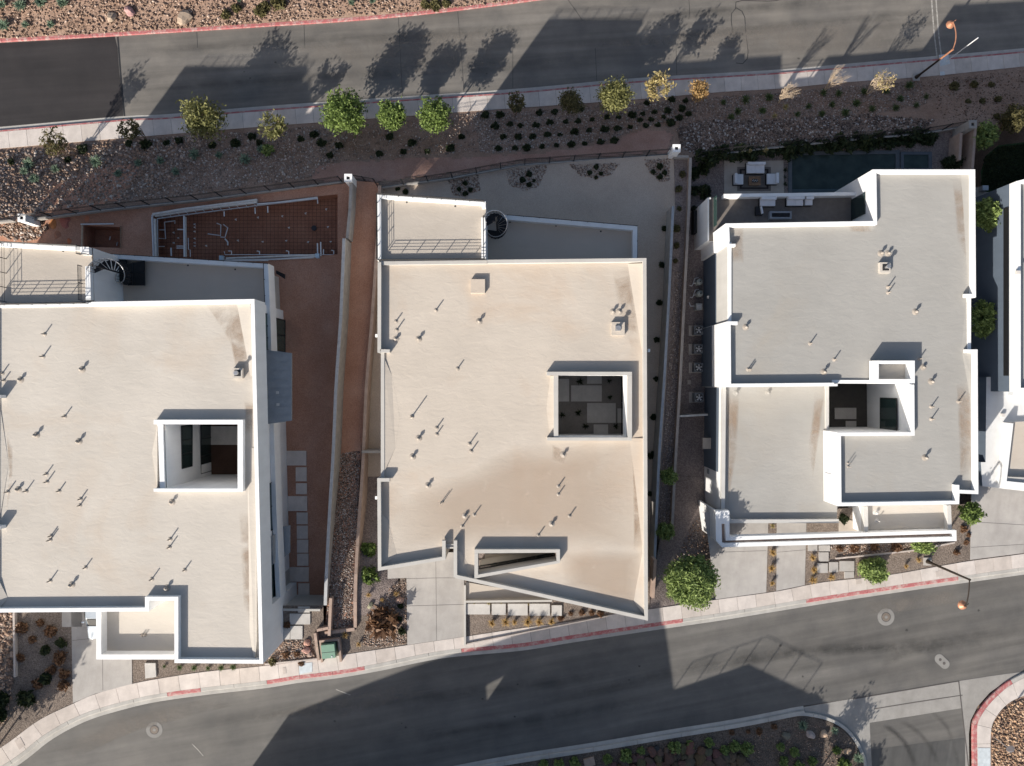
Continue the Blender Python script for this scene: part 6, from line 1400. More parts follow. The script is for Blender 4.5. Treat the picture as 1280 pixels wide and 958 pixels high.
rocks([(1150, 101), (1280, 88), (1340, 84), (1340, 150), (1215, 155), (1180, 150)], zbank, 1000, 0.05, 0.16, DUST + [(0.12, 0.075, 0.055)], 'bank_rocks', 8)
rocks([(-20, 285), (0, 276), (45, 262), (60, 285), (45, 300), (20, 303)], lambda x, y: -2.55, 260, 0.10, 0.28, PINK + GREYR, 'bank_rocks', 9)
for k, q in enumerate(([(560, 226), (566, 244), (580, 246), (600, 238), (598, 219)], [(632, 213), (637, 232), (655, 239), (672, 234), (682, 216), (684, 206)], [(712, 206), (724, 220), (744, 224), (765, 218), (775, 204)], [(804, 200), (812, 216), (826, 228), (837, 226), (838, 198)])):
    rocks(q, z2 + 0.01, 240, 0.05, 0.13, PINK + GREYR, 'gravel_bed', 20 + k)
    cx, cyy = sum(p[0] for p in q) / len(q), sum(p[1] for p in q) / len(q)
    plants([(cx - 7, cyy + 2, 3.2), (cx + 7, cyy + 3, 3.2), (cx + 1, cyy - 5, 4), (cx + 1, cyy + 8, 3)], SH_DARK, 'low_shrub', 'shrub', 'dark shrub in the %s stone bed behind middle house' % ('leftmost', 'second', 'third', 'rightmost')[k], ('shrubs in the leftmost stone bed', 'shrubs in the second stone bed', 'shrubs in the third stone bed', 'shrubs in the rightmost stone bed')[k], z2, 3.4)
plants([(507, 240, 4), (497, 236, 3)], SH_DARK, 'low_shrub', 'shrub', 'dark shrub against the fence behind the middle roof terrace', 'shrubs behind the roof terrace', z2, 4)
rocks([(426, 567), (450, 564), (446, 660), (441, 783), (408, 789), (408, 780), (418, 640)], zstrip, 4200, 0.045, 0.12, GREYR + DARKR, 'strip_gravel', 30)
rocks([(845, 340), (856, 340), (848, 480), (836, 700), (822, 700), (834, 480)], -2.98, 1500, 0.05, 0.11, GREYR, 'strip_gravel', 31)
rocks([(488, 735), (508, 722), (508.5, 804), (470, 810), (452, 805), (458, 780)], zf2, 1300, 0.04, 0.13, PINK + GREYR, 'bed_gravel', 32)
rocks([(0, 755), (15, 755), (16, 850), (10, 900), (-30, 935), (-30, 755)], zf2, 500, 0.08, 0.28, PINK, 'bed_gravel', 33)
rocks([(330, 829), (352, 802), (375, 800), (390, 806), (394, 823)], zf2, 600, 0.05, 0.16, PINK + GREYR, 'bed_gravel', 34)
rocks([(1016, 682), (1190, 680), (1145, 690), (1045, 698), (1060, 690)], zf2, 700, 0.04, 0.14, PINK + GREYR, 'bed_gravel', 35)
rocks([(1240, 910), (1246, 898), (1260, 882), (1284, 872), (1320, 862), (1320, 990), (1240, 990)], zf2, 2300, 0.08, 0.24, [(0.34, 0.22, 0.14), (0.24, 0.15, 0.10), (0.42, 0.30, 0.21), (0.15, 0.10, 0.075)], 'corner_rocks', 36)
rocks([(843, 700), (866, 655), (882, 640), (892, 680), (890, 740), (860, 750), (835, 745)], zramp, 500, 0.05, 0.16, PINK + GREYR, 'bed_gravel', 37)
rocks([(770, 955), (800, 935), (900, 930), (1000, 905), (1030, 905), (1070, 955), (1070, 990), (770, 990)], zf2, 900, 0.04, 0.12, DUST, 'bed_gravel', 38)
# big single stones
def stone(px, py, z, r, label, tone, seed, group=None, name='boulder', parent=None, flat=0.7):
    sr = random.Random(seed); x, y = XY(px, py, z); zz = z(x, y) if callable(z) else z; R = r * (HC - zz) / FPX
    bmm = bmesh.new(); bmesh.ops.create_icosphere(bmm, subdivisions=2, radius=1.0); sx, sy = sr.uniform(0.8, 1.25), sr.uniform(0.75, 1.1)
    for v in bmm.verts:
        d = 1 + 0.45 * mnoise.noise((v.co.x * 1.1 + seed * 3.1, v.co.y * 1.1, v.co.z * 1.1)) + 0.12 * mnoise.noise((v.co.x * 3 + seed, v.co.y * 3, v.co.z * 3)); v.co = Vector((v.co.x * sx * d, v.co.y * sy * d, v.co.z * flat * d)) * R
    me = bpy.data.meshes.new(name); bmm.to_mesh(me); bmm.free(); me.materials.append(M['stone']); n = len(me.vertices)
    c = tuple(t * sr.uniform(0.8, 1.2) for t in tone); set_tone(me, [(c[0], c[1], c[2], 1)] * n)
    o = bpy.data.objects.new(name, me); COL.objects.link(o); o.location = (x, y, zz + R * flat * 0.35); o.rotation_euler = (0, 0, sr.uniform(0, 6.28))
    if parent: o.parent = parent; o.matrix_parent_inverse = parent_inv(parent)
    else: tag(o, label, 'boulder', group)
    return o
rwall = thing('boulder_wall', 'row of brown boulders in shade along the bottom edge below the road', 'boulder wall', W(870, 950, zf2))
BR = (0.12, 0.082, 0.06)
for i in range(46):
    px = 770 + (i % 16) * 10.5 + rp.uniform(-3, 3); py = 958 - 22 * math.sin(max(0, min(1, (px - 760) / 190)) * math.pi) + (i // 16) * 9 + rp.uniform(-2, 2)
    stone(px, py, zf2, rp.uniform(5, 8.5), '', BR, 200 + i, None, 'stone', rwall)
for k, (px, py, r, lab) in enumerate([(1012.5, 918, 5.5, 'pale pink boulder left of the two agaves at the rounded corner'), (1029, 917, 5, 'pale pink boulder between the two agaves at the rounded corner'), (1058, 939, 4.5, 'pale boulder beside the lowest agave at the rounded corner'), (982, 919, 5, 'small brown boulder left of the rounded corner bed')]):
    stone(px, py, zf2, r, lab, (0.42, 0.31, 0.245) if k < 3 else (0.17, 0.12, 0.10), 300 + k)
b = MB(); b.prism(XYs([(729, 949), (742, 945), (744, 955), (731, 959)], zf2), lambda x, y: zs(x, y) + 0.1, lambda x, y: zs(x, y) + 0.28); o = b.build('utility_box', simple('tan_box', (0.33, 0.25, 0.2))); tag(o, 'tan rectangular ground box in the shaded bed at the bottom', 'utility box')
b = MB(); p = W(820.5, 935, zf2); b.cyl((p.x, p.y, p.z - .05), 0.22, 0.2, 14); o = b.build('drain_cap', M['darkcap']); tag(o, 'black round drain cap near the south kerb', 'drain cap')
for k, (px, py, r, lab) in enumerate([(500, 750, 5, 'pale boulder beside the wide rust brown dry bush'), (462, 783, 4, 'tan boulder left of the wide dry bush'), (383, 812, 4.5, 'pale boulder in the small rock garden of the leftmost house'), (388, 818, 3.5, 'smaller pale boulder in the small rock garden of the leftmost house'), (384, 803, 4, 'pale boulder at the end of the entry slabs'), (463, 757, 4, 'tan boulder near the upper straw grasses'), (164, 16, 7, 'tan boulder beyond the far kerb left of centre'), (231, 23, 8, 'pink boulder beyond the far kerb'), (140, 22, 6, 'brown boulder beyond the far kerb near the agaves')]):
    stone(px, py, zfar if py < 60 else zf2, r, lab, (0.36, 0.25, 0.19), 320 + k)
for k, (px, py, r) in enumerate([(66, 280, 7), (82, 278, 8), (72, 295, 7), (88, 302, 6), (110, 274, 6), (60, 268, 5)]):
    stone(px, py, -2.7, r, ('%s from left of the red earth heaps beside the small spa pit' % ORD[[1, 3, 2, 4, 5, 0][k]]), (0.42, 0.17, 0.10), 340 + k, 'red earth heaps by the spa pit', 'earth_heap', None, 0.25)

# ================================================================ POOL UNDER CONSTRUCTION
pr = thing('unfinished_pool', 'unfinished pool pit with steel mesh and white pipes in the red dirt yard', 'pool', W(300, 285, z1))
b = MB(); zb_ = z1 - 1.0; P0 = XYs(POOL, zb_)
for i in range(48):
    px = 194 + i * 4.8; x, y = XY(px, 330, zb_); top = 272 - (px - 192) * 0.118
    b.tube([(x, y, zb_), (x, XY(px, top, zb_)[1], zb_)], 0.014, 3)
for j in range(18):
    py = 248 + j * 4.6; x0 = XY(max(194, 192 + (272 - py) / 0.118), py, zb_); x1 = XY(421, py, zb_)
    if x0[0] < x1[0]: b.tube([(x0[0], x0[1], zb_ + 0.03), (x1[0], x1[1], zb_ + 0.03)], 0.014, 3)
b.build('rebar_mesh', M['rebar'], pr, 'stuff')
def pipe(pts, r=0.045, z=-2.45, m='pvc', root=None):
    b = MB(); b.tube([W(p[0], p[1], p[2] if len(p) > 2 else z) for p in pts], r, 7); return b.build('pipe', M[m], root or pr)
q6 = lambda l: crop((180, 220), 4.89, l)
pipe(q6([(48, 245), (70, 235), (320, 198), (690, 160)]), 0.085); pipe(q6([(50, 250), (60, 500)]), 0.085)
for l_, t_, zz_ in (([(52, 240), (240, 208), (690, 152)], 0.16, z1 + 0.34), ([(66, 250), (400, 200), (690, 166)], 0.10, z1 + 0.2), ([(58, 262), (66, 495)], 0.14, z1 + 0.3), ([(500, 508), (1050, 488)], 0.13, z1 + 0.22), ([(470, 520), (800, 514), (1040, 503)], 0.09, z1 + 0.12), ([(246, 250), (248, 495)], 0.12, z1 + 0.1), ([(690, 180), (1060, 134)], 0.09, z1 + 0.15)):
    b = MB(); b.path(XYs(q6(l_), zz_), t_, z1 - 0.05, zz_); b.build('form_board', M['board'], pr)
for k_ in range(12):
    p_ = q6([(90 + k_ * 52, 228 - k_ * 6.4)])[0]; a_ = W(p_[0], p_[1], z1 + 0.3); b = MB(); b.tube([a_, a_ + Vector((0.25, -0.35, -0.3))], 0.025, 4); b.build('brace', M['pvc'], pr); pipe(q6([(80, 262), (240, 240), (690, 182), (1060, 140)]), 0.05); pipe(q6([(82, 265), (84, 500)]), 0.05)
pipe(q6([(690, 172), (850, 160), (1020, 140), (1060, 138), (1062, 170)]), 0.05); pipe(q6([(244, 245), (246, 495)]), 0.06)
pipe(q6([(490, 218), (490, 248)])); pipe(q6([(678, 195), (680, 232)])); pipe(q6([(756, 186), (757, 225)]))
pipe(q6([(125, 283), (190, 275), (188, 292)]), 0.04, -3.2); pipe(q6([(125, 283), (132, 385), (92, 382)]), 0.04, -3.2); pipe(q6([(92, 330), (128, 331)]), 0.04, -3.2); pipe(q6([(92, 432), (125, 432)]), 0.04, -3.2)
pipe(q6([(205, 328), (240, 328)]), 0.05, -3.0); pipe(q6([(200, 430), (240, 430)]), 0.05, -3.0); pipe(q6([(200, 442), (240, 442)]), 0.05, -3.0); pipe(q6([(165, 440), (167, 490)]), 0.06, -2.9)
pipe(q6([(390, 355), (468, 365), (470, 300), (445, 290)]), 0.045, -3.5); pipe(q6([(485, 297), (512, 318), (495, 376), (468, 374)]), 0.045, -3.5); pipe(q6([(495, 385), (512, 405), (512, 425)]), 0.06, -3.5)
pipe(q6([(490, 462), (495, 482), (1160, 482)]), 0.03, -2.7); pipe(q6([(500, 515), (800, 510), (1050, 493), (1065, 492)]), 0.07, -2.5); pipe(q6([(480, 520), (760, 518)]), 0.05, -2.5)
pipe(q6([(1060, 412), (1062, 495)]), 0.055); pipe(q6([(1080, 405), (1082, 490)]), 0.055); pipe(q6([(1097, 450), (1097, 482)]), 0.045); pipe(q6([(515, 460), (535, 460), (535, 480)]), 0.04); pipe(q6([(690, 460), (706, 462), (706, 482)]), 0.04); pipe(q6([(868, 458), (885, 462), (885, 482)]), 0.04); pipe(q6([(1145, 455), (1160, 458), (1160, 478)]), 0.04)
pipe(q6([(270, 380), (272, 450), (282, 452), (283, 495)]), 0.035, -3.0)
for p in q6([(315, 302), (315, 320), (315, 346), (315, 388), (315, 414), (315, 434), (565, 272), (700, 260), (848, 252), (990, 235), (888, 322), (1125, 318), (578, 400), (728, 408), (872, 402), (1005, 410), (1142, 408), (385, 432), (1115, 210), (187, 352), (215, 385), (187, 415)]):
    b = MB(); a = W(p[0], p[1], zb_); b.tube([a, a + Vector((0.02, 0.0, 0.35)), a + Vector((0.16, 0.03, 0.38))], 0.035, 6); b.build('pipe_stub', M['pvc'], pr)
for p in q6([(1066, 492), (481, 505)]):
    b = MB(); b.obox(W(p[0], p[1], z1), 0.3, 0.35, 0.35); b.build('valve_box', simple('pale_blue_box', (0.40, 0.50, 0.58)), pr)
b = MB(); b.cyl(W(*q6([(1040, 320)])[0], zb_), 0.22, 0.06, 14); b.build('main_drain', M['darkcap'], pr)
sp = thing('spa_pit_frame', 'small square spa pit with pale timber edging left of the unfinished pool', 'spa pit', W(128, 296, z1))
b = MB(); b.tube([W(102, 310, z1 + .1), W(103, 281, z1 + .1)], 0.07, 6); b.build('timber_edge', M['palebark'], sp)
b = MB(); b.tube([W(101, 280.5, z1 + .12), W(142, 280, z1 + .12)], 0.06, 6); b.build('timber_edge', M['pvc'], sp)
b = MB(); b.tube([W(151, 283, z1 + .1), W(151, 311, z1 + .1)], 0.05, 6); b.build('timber_edge', M['bark'], sp)
for p in ((137, 300), (146, 307)): pipe([(p[0], p[1], -3.9), (p[0] + 1, p[1] - 4, -3.7)], 0.05, root=sp)
# pavers along the side of the leftmost house
for (x0, y0, x1, y1) in ((349, 237, 585, 366), (492, 382, 588, 505), (494, 522, 590, 618), (395, 636, 592, 766), (500, 780, 597, 882), (502, 895, 598, 1010)):
    b = MB(); b.prism(XYs(crop((300, 530), 7.04, [(x0, y0), (x1, y0), (x1, y1), (x0, y1)]), z1), z1 - 0.02, z1 + 0.06); b.build('paver', M['paver'], yard1)
for (x0, y0, x1, y1) in ((503, 103, 602, 217), (505, 226, 604, 332), (411, 345, 607, 472), (515, 488, 612, 610)):
    b = MB(); b.prism(XYs(crop((300, 660), 7.04, [(x0, y0), (x1, y0), (x1, y1), (x0, y1)]), z1), z1 - 0.02, z1 + 0.06); b.build('paver', M['paver'], yard1)
for (x0, y0, x1, y1) in ((512, 128, 616, 180), (440, 190, 620, 284), (446, 298, 552, 415), (382, 316, 442, 415)):
    b = MB(); b.prism(XYs(crop((300, 740), 7.04, [(x0, y0), (x1, y0), (x1, y1), (x0, y1)]), zf2), lambda x, y: zs(x, y) + 0.1, lambda x, y: zs(x, y) + 0.2); b.build('paver', M['whitepaver'], front)
for q in (cz([(102, 432), (240, 432), (240, 492), (102, 492)]), cz([(250, 432), (330, 432), (330, 495), (250, 495)]), cz([(342, 432), (455, 432), (455, 498), (342, 498)]), cz([(465, 432), (582, 432), (582, 499), (465, 499)]), cz([(592, 440), (650, 440), (650, 500), (592, 500)]), crop((0, 708), 3.833, [(697, 462), (748, 462), (752, 528), (700, 535)]),
          [(1009.6, 681), (1021, 681), (1021, 688.7), (1009.6, 688.7)], [(1023, 681.5), (1036.7, 681.5), (1036.7, 689), (1023, 689)], [(1023, 690.3), (1035, 690.3), (1035, 701.5), (1023, 701.5)], [(1021, 704), (1034, 704), (1034, 716), (1021, 716)], [(1036, 702.5), (1047, 702.5), (1047, 715), (1036, 715)], [(1049, 701.3), (1067, 701.3), (1067, 714), (1049, 714)], [(1055, 714.6), (1066.7, 714.6), (1066.7, 722), (1055, 723)]):
    b = MB(); b.prism(XYs(q, zf2), lambda x, y: zs(x, y) + 0.1, lambda x, y: zs(x, y) + 0.24); b.build('paver', M['whitepaver'] if q[0][0] < 1000 else M['drive'], front)

# ================================================================ PATIO, POOL AND FURNITURE OF THE GREY ROOFED HOUSE
pat = sheet([(905, 201.5), (979, 201), (980, 243), (905, 245)], z3, 'patio', M['patio'], 0.05)
c1z = lambda l: crop((860, 180), 5.32, l)
zp = z3 + 0.05
rug = thing('rug', 'grey rug with dark border on the lounge patio', 'rug', W(942, 224, zp))
b = MB(); b.prism(XYs([(921.5, 209), (963.5, 209), (963.5, 239), (921.5, 239)], zp), zp, zp + 0.012); b.build('field', M['rug'], rug)
b = MB(); b.prism([XYs([(924.5, 211.5), (960.5, 211.5), (960.5, 236.5), (924.5, 236.5)], zp), XYs([(927, 213.5), (958, 213.5), (958, 234.5), (927, 234.5)], zp)], zp + 0.013, zp + 0.018); b.build('border', M['rugdark'], rug)
def seat(px0, py0, px1, py1, z, back, label, name, frame='wicker', hb=0.42):
    """white cushioned seat; back: side of the backrest"""
    x0, y1 = XY(px0, py0, z + .4); x1, y0 = XY(px1, py1, z + .4); t = thing(name, label, 'sofa' if 'sofa' in name else 'armchair', ((x0 + x1) / 2, (y0 + y1) / 2, z))
    b = MB(); b.box(x0, x1, y0, y1, z + 0.02, z + 0.24); b.build('frame', M[frame], t)
    ix0, ix1, iy0, iy1 = x0 + .03, x1 - .03, y0 + .03, y1 - .03; d = 0.2
    bk = {'n': (ix0, ix1, iy1 - d, iy1), 's': (ix0, ix1, iy0, iy0 + d), 'w': (ix0, ix0 + d, iy0, iy1), 'e': (ix1 - d, ix1, iy0, iy1)}[back]
    se = {'n': (ix0, ix1, iy0, iy1 - d - .01), 's': (ix0, ix1, iy0 + d + .01, iy1), 'w': (ix0 + d + .01, ix1, iy0, iy1), 'e': (ix0, ix1 - d - .01, iy0, iy1)}[back]
    n = 2 if max(se[1] - se[0], se[3] - se[2]) > 1.2 else 1
    for k in range(n):
        b = MB()
        if se[1] - se[0] > se[3] - se[2] and n > 1: w = (se[1] - se[0]) / n; b.box(se[0] + w * k + .006, se[0] + w * (k + 1) - .006, se[2], se[3], z + .241, z + .42)
        else: b.box(*se, z + .241, z + .42)
        b.build('cushion', M['cushion'], t)
    b = MB(); b.box(*bk, z + .241, z + .42 + hb * .7); b.build('backrest', M['cushion'], t)
    return t
seat(933, 203.5, 956, 217, zp, 'n', 'white sofa on the lounge patio, backed to the hedge', 'sofa'); seat(917, 217.5, 929.5, 231, zp, 'w', 'white armchair left of the wooden fire table on the patio', 'armchair'); seat(958.5, 217, 972.5, 230.5, zp, 'e', 'white armchair right of the wooden fire table on the patio', 'armchair')
p = W(943.5, 226.3, zp + .4); t = thing('fire_table', 'brown wooden square fire table in the middle of the patio rug', 'table', (p.x, p.y, zp))
b = MB(); b.obox((p.x, p.y, zp + .02), 0.85, 0.6, 0.36); b.build('base', M['bark'], t)
for k in range(5):
    b = MB(); b.obox((p.x, p.y - 0.30 + 0.15 * k, zp + .381), 0.98, 0.14, 0.04); b.build('plank', M['wood'], t)
b = MB(); b.obox((p.x, p.y, zp + .422), 0.5, 0.28, 0.015); b.build('burner', M['darkcap'], t)
for k in range(7):
    b = MB(); b.obox((p.x - .2 + k * .066, p.y + .06 * math.sin(k * 2.2), zp + .437), 0.05, 0.05, 0.05, k); b.build('lava_stone', M['cap'], t)
zk = DK + 0.003
seat(950, 247, 969.5, 258, zk, 'n', 'left white sofa section on the dark roof terrace', 'sofa'); seat(946, 247, 954.5, 268.5, zk, 'w', 'dark side section of the corner sofa on the dark roof terrace', 'sofa') if False else None
seat(983.5, 246.5, 1004.5, 257.5, zk, 'n', 'right white sofa section on the dark roof terrace', 'sofa'); seat(1006, 246.5, 1016, 257, zk, 'n', 'single white seat at the right end of the terrace sofas', 'armchair')
x0, y1 = XY(945.5, 257.8, zk + .4); x1, y0 = XY(954, 268.5, zk + .4); t = thing('lounge_chair', 'black wicker chaise with white cushion edge on the dark roof terrace', 'chaise', (x0, y0, zk))
b = MB(); b.box(x0, x1, y0, y1, zk, zk + .3); b.build('frame', M['wicker'], t); b = MB(); b.prism([(x0 + .3, y1 - .05), (x0 + .42, y1 - .05), (x1, y0 + .1), (x1 - .12, y0 + .05)], zk + .301, zk + .5); b.build('backrest', M['cushion'], t)
x0, y1 = XY(962.4, 264.2, zk + .4); x1, y0 = XY(989.7, 273.6, zk + .4); t = thing('fire_table', 'long grey fire table filled with dark lava rock on the roof terrace', 'table', (x0, y0, zk))
b = MB(); b.prism([[(x0, y0), (x1, y0), (x1, y1), (x0, y1)], [(x0 + .15, y0 + .13), (x1 - .12, y0 + .13), (x1 - .12, y1 - .13), (x0 + .15, y1 - .13)]], zk, zk + .4); b.build('surround', simple('grey_table', (0.25, 0.26, 0.28)), t)
b = MB(); b.box(x0 + .16, x1 - .13, y0 + .14, y1 - .14, zk, zk + .3); b.build('tray', M['darkcap'], t)
for k in range(14):
    b = MB(); b.obox((x0 + .22 + k * .095, (y0 + y1) / 2 + .07 * math.sin(k * 2.4), zk + .301), .08, .08, .07, k); b.build('lava_stone', M['wicker'], t)
# pool, spa
pl = thing('swimming_pool', 'dark swimming pool behind the grey roofed house', 'pool', W(1050, 215, z3))
PO = [(985, 190), (1124, 188.5), (1124, 245), (985, 246)]; PI = [(989.5, 194.5), (1119, 193), (1119, 243), (989.5, 244)]
b = MB(); b.prism([XYs(PO, z3), XYs(PI, z3)], z3 - 0.3, z3 + 0.10); b.build('coping', simple('dark_coping', (0.10, 0.11, 0.12)), pl)
b = MB(); b.poly(XYs([(988, 193), (1121, 191.5), (1121, 245), (988, 246)], z3), z3 + 0.03); b.build('water', M['water'], pl)
b = MB(); b.prism(XYs([(989.6, 237), (1119, 236), (1119, 242.9), (989.6, 243.9)], z3), z3 - .2, z3 + .035); b.build('pool_step', simple('pool_step_tile', (0.05, 0.075, 0.085)), pl)
sq = thing('spa', 'small raised spa at the right end of the dark pool', 'spa', W(1142, 201, z3))
b = MB(); b.prism([XYs([(1124.5, 191), (1163, 191), (1163, 214), (1124.5, 214)], z3), XYs([(1128, 194.5), (1159, 194.5), (1159, 214.5 - 3), (1128, 211.5)], z3)], z3 - .3, z3 + .22); b.build('coping', simple('dark_coping2', (0.09, 0.10, 0.115)), sq)
b = MB(); b.poly(XYs([(1126, 193), (1161, 193), (1161, 213), (1126, 213)], z3), z3 + .15); b.build('water', M['water'], sq)
# barbecue alcove
t = thing('barbecue', 'steel barbecue in the dark nook left of the roof terrace', 'barbecue', W(874, 280, z3))
b = MB(); b.prism(XYs([(864, 266), (885, 266), (885, 294), (864, 294)], z3), z3, z3 + .85); b.build('counter', M['frame'], t)
a, c = W(873, 274.5, z3 + .9), W(873, 288.5, z3 + .9); b = MB(); b.box(a.x - .1, a.x + .32, c.y, a.y, z3 + .851, z3 + 1.1); b.build('hood', M['metal'], t)
# air conditioners
def ac(px, py, label):
    p = W(px, py, z3); t = thing('air_conditioner', label, 'air conditioner', p)
    b = MB(); b.obox((-0.08, 0, 0), 1.05, 0.9, 0.08); local('pad', b, M['patio'], t)
    b = MB(); b.obox((0.05, 0, 0.081), 0.74, 0.74, 0.72); local('cabinet', b, simple('ac_grey', (0.16, 0.17, 0.18), 0.5), t)
    b = MB(); b.cyl((0.05, 0, 0.802), 0.33, 0.03, 20); local('fan_ring', b, M['darkcap'], t)
    b = MB()
    for k in range(5):
        a = k * 1.2566; b.add([(0.05, 0, 0.85), (0.05 + .28 * math.cos(a), .28 * math.sin(a), 0.85), (0.05 + .28 * math.cos(a + .6), .28 * math.sin(a + .6), 0.86)], [(0, 1, 2)])
    local('fan_blade', b, M['metal'], t)
    b = MB(); b.cyl((0.05, 0, 0.862), 0.09, 0.03, 12); local('fan_hub', b, M['metal'], t); return t
for (px, py), w_ in zip(((869.5, 413.8), (869.5, 437), (869.6, 460), (870, 497)), ('uppermost air conditioner in the shady side yard of the grey roofed house', 'second air conditioner from the top in the shady side yard', 'third air conditioner from the top in the shady side yard', 'lowest air conditioner, just above the pale side yard wall')): ac(px, py, w_)
for (px, py), w_ in zip(((875.5, 352), (876, 366.8)), ('upper pale filter tank beside the white wall of the grey roofed house', 'lower pale filter tank beside the white wall of the grey roofed house')):
    p = W(px, py, z3 + .9); t = thing('filter_tank', w_, 'filter tank', (p.x, p.y, z3)); b = MB(); b.cyl((0, 0, 0), 0.26, 0.7, 18); b.cyl((0, 0, 0.7), 0.26, 0.18, 18, 0.12); local('tank', b, simple('tank_grey', (0.36, 0.38, 0.35)), t)
    b = MB(); b.cyl((0, 0, 0.88), 0.06, 0.12, 10); local('valve', b, M['darkcap'], t)
    b = MB(); b.tube([(-.1, 0.0, .3), (-.45, -.1, .3), (-.55, -.3, .3), (-.75, -.25, .3)], 0.035, 6); b.tube([(-.3, .3, .3), (-.5, -.2, .35), (-.3, .35, .3), (0, .4, .3)], 0.03, 6); local('pipe', b, M['pvc'], t)
p = W(874, 383.5, z3 + .8); t = thing('pool_heater', 'pale square pool heater below the two filter tanks', 'pool heater', (p.x, p.y, z3)); b = MB(); b.obox((0, 0, 0), 0.5, 0.52, 0.8); local('cabinet', b, simple('heater_grey', (0.38, 0.38, 0.36)), t); b = MB(); b.obox((0, 0, .801), 0.3, 0.3, 0.05); local('flue', b, M['metal'], t); b = MB(); b.tube([(-.25, .1, .3), (-.6, .1, .3), (-.7, .4, .3)], 0.035, 6); local('pipe', b, M['pvc'], t)
p = W(861, 478, z3); b = MB(); b.obox(p, 0.28, 0.36, 0.12); o = b.build('ground_box', M['patio']); tag(o, 'small pale ground box between the third and lowest air conditioner', 'utility box')
p = W(1227, 237, -4.45); b = MB(); b.obox(p, .5, .4, .5); t = b.build('grill_cart', M['metal']); tag(t, 'small metal grill cart on the slab below the lawn', 'grill')

# ================================================================ STREET FURNITURE
def lamp(base, z, H, head_px, bend_px, label, pole='rust', low='greenpole'):
    p = W(base[0], base[1], z); t = thing('street_lamp', label, 'street lamp', p)
    zz = p.z; e = W(head_px[0], head_px[1], zz + H - 0.15) - p; top = Vector((0, 0, H)); md = W(bend_px[0], bend_px[1], zz + H + 0.12) - p
    b = MB(); b.obox((0, 0, -0.1), 0.62, 0.62, 0.16); local('footing', b, M['drive'], t)
    b = MB(); b.cyl((0, 0, 0.06), 0.17, 0.5, 14, 0.12); local('base', b, M['greenpole'], t)
    b = MB(); b.tube([(0, 0, 0.5), (0, 0, H * 0.68)], [0.10, 0.085], 10); local('lower_pole', b, M[low], t)
    b = MB(); b.tube([(0, 0, H * 0.68), (0, 0, H)], [0.085, 0.07], 10); b.cyl((0, 0, H), 0.09, 0.06, 10); local('upper_pole', b, M[pole], t)
    b = MB(); pts = []
    for k in range(11):
        u = k / 10; pts.append(top * (1 - u) ** 2 + md * 2 * u * (1 - u) + Vector((e.x, e.y, H + 0.05)) * u * u)
    pts.append(Vector((e.x, e.y, H - 0.1))); b.tube(pts, 0.045, 8); local('arm', b, M[pole], t)
    b = MB(); c = Vector((e.x, e.y, H - 0.35)); b.cyl(c, 0.34, 0.10, 20, 0.30); b.cyl(c + Vector((0, 0, .1)), 0.30, 0.16, 20, 0.10); local('shade', b, M['rust'], t)
    b = MB(); b.cyl(c + Vector((0, 0, -.05)), 0.2, 0.049, 16); local('bulb_glass', b, M['lamp'], t)
    b = MB(); b.tube([c + Vector((0, 0, .25)), c + Vector((.28, .22, .35))], [0.07, 0.02], 6); local('finial', b, M[pole], t)
    return t
lamp((1145, 97), lambda x, y: zu(x, y) + .15, 5.2, (1189.5, 29.5), (1199, 46), 'copper street lamp with curved arm over the upper road')
lamp((1159, 702), lambda x, y: zs(x, y) + .15, 5.2, (1205, 757.5), (1212, 742), 'street lamp with curved arm over the lower road beside the grey roofed house', 'greenpole', 'greenpole')
b = MB(); p = W(1182, 77.5, zu); t = thing('sign_post', 'tall thin white post beside the copper street lamp', 'post', p); b.tube([(0, 0, 0.1), (0, 0, 4.4)], 0.045, 8); local('pole', b, M['pvc'], t); b = MB(); b.obox((0, 0, 0.1), .3, .3, .06); local('foot', b, M['drive'], t)
p = W(1240, 920, zs); t = thing('sign_post', 'short sign post at the corner pavement of the side street', 'sign', p); b = MB(); b.tube([(0, 0, 0), (0, 0, 2.4)], 0.03, 8); local('pole', b, M['metal'], t)
b = MB(); n = 8; b.add([(0.33 * math.cos(math.pi / 8 + k * math.pi / 4) * 0.8, y_ + 0.33 * math.cos(math.pi / 8 + k * math.pi / 4) * 0.6, 2.1 + 0.33 * math.sin(math.pi / 8 + k * math.pi / 4)) for y_ in (0.03, 0.045) for k in range(8)], [tuple(range(8)), tuple(range(15, 7, -1))] + [(k, (k + 1) % 8, 8 + (k + 1) % 8, 8 + k) for k in range(8)]); local('sign_plate', b, M['metal'], t)
# green utility cabinet with its surround
p = W(413.5, 810, zf2); t = thing('utility_cabinet', 'green utility cabinet by the pavement between the left and middle houses', 'utility cabinet', p, rz=0.1)
b = MB(); b.obox((0, 0, 0), 0.98, 1.05, 0.75); local('cabinet', b, M['greenbox'], t); b = MB(); b.obox((0, 0.03, 0.751), 1.02, 1.0, 0.05); local('lid', b, M['greenbox'], t); b = MB(); b.obox((0.25, -0.4, 0.80), .1, .1, .03); local('label_plate', b, M['pvc'], t); b = MB(); b.obox((0.0, -.05, 0.802), 1.0, 0.02, 0.012); local('lid_seam', b, M['joint'], t)
b = MB(); b.path([(-.75, -.9), (-.75, .78), (.85, .78), (.85, -1.0)][::-1], 0.16, -0.1, 0.42); local('surround', b, M['block'], t)
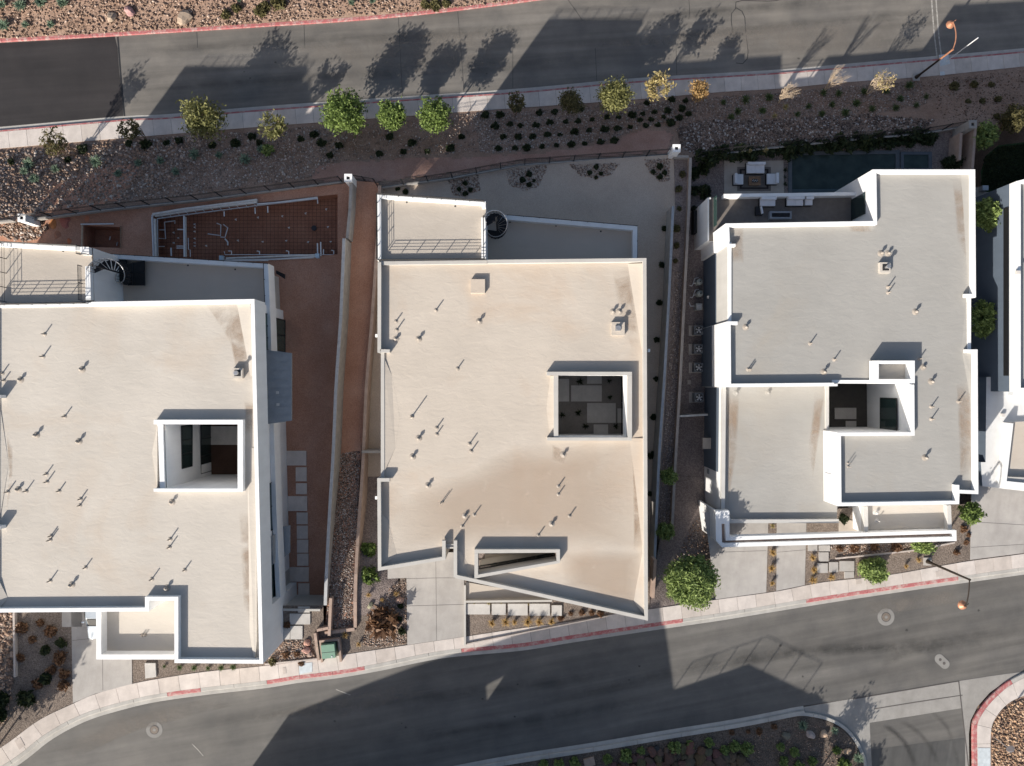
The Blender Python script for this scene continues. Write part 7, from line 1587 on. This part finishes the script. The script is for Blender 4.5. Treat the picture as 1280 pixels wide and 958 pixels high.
# car half hidden under the garage roof
p = W(130.5, 760, lambda x, y: zs(x, y) + .15); t = thing('parked_car', 'silver car on the left driveway half hidden under the garage roof', 'car', p)
def loft(b, secs):
    n = len(secs[0]); o = len(b.v)
    for s in secs: b.v += s
    for i in range(len(secs) - 1):
        for k in range(n): b.f.append((o + i * n + k, o + i * n + (k + 1) % n, o + (i + 1) * n + (k + 1) % n, o + (i + 1) * n + k))
    b.f += [tuple(o + k for k in range(n - 1, -1, -1)), tuple(o + (len(secs) - 1) * n + k for k in range(n))]
def sec(y, w, z0, z1): return [(-w * .9, y, z0), (w * .9, y, z0), (w, y, z0 + .2), (w * .97, y, z1 - .08), (w * .86, y, z1), (-w * .86, y, z1), (-w * .97, y, z1 - .08), (-w, y, z0 + .2)]
b = MB(); loft(b, [sec(-2.15, .72, .35, .62), sec(-2.05, .84, .25, .74), sec(-1.0, .9, .22, .88), sec(0.3, .9, .22, .92), sec(1.7, .88, .22, .92), sec(2.15, .82, .3, .85)]); local('body', b, M['carpaint'], t)
b = MB(); loft(b, [sec(-1.05, .76, .8, .90), sec(-.35, .70, .8, 1.36), sec(1.1, .70, .8, 1.38), sec(1.85, .74, .8, .94)]); local('cabin', b, M['carpaint'], t)
b = MB(); b.add([(-.6, -1.0, .93), (.6, -1.0, .93), (.56, -.40, 1.335), (-.56, -.40, 1.335)], [(0, 1, 2, 3)]); b.v = [(x, y - .03, z + .03) for x, y, z in b.v]; local('windscreen', b, M['frame'], t)
for s in (-1, 1):
    b = MB(); b.add([(s * .765, -.75, .98), (s * .735, -.3, 1.28), (s * .735, 1.0, 1.30), (s * .765, 1.5, .98)], [(0, 1, 2, 3) if s > 0 else (3, 2, 1, 0)]); local('side_window', b, M['glass'], t)
    b = MB(); b.obox((s * .6, -2.13, .55), .3, .08, .12); local('headlight', b, M['lamp'], t)
    for y in (-1.35, 1.35):
        b = MB(); b.tube([(s * .72, y, .32), (s * .93, y, .32)], .32, 16); w_ = local('wheel', b, M['rubber'], t); b = MB(); b.tube([(s * .93, y, .32), (s * .945, y, .32)], .2, 12); r_ = local('rim', b, M['metal'], w_)
    b = MB(); b.obox((s * 1.0, -.75, .95), .18, .1, .12); local('mirror', b, M['carpaint'], t)
p = W(1056, 652, -1.1)
plants([(1054, 648, 6)], SH_DARK, 'round_shrub', 'shrub', 'dark plant in the porch gap of the grey roofed house', 'porch plant', -1.0, 6)

ro = random.Random(21)
for k in range(12):
    px, py = ro.uniform(250, 1270), 0; t = (px - 250) / 1030; py = 880 - t * 120 + ro.uniform(-5, 62); r = ro.uniform(1.2, 3.0)
    faded([(px + r * ro.uniform(.6, 1.3) * math.cos(a), py + r * ro.uniform(.5, 1.0) * math.sin(a)) for a in [i * .7854 for i in range(8)]], zs, 0.011, 'oil_spot', M['oil'], low_road)
for k in range(7):
    px = ro.uniform(170, 1100); py = 90 - (px - 170) * .045 + ro.uniform(-30, 35); r = ro.uniform(1.2, 2.6)
    faded([(px + r * ro.uniform(.6, 1.3) * math.cos(a), py + r * ro.uniform(.5, 1.0) * math.sin(a)) for a in [i * .7854 for i in range(8)]], zu, 0.012, 'oil_spot', M['oil'], up_road)
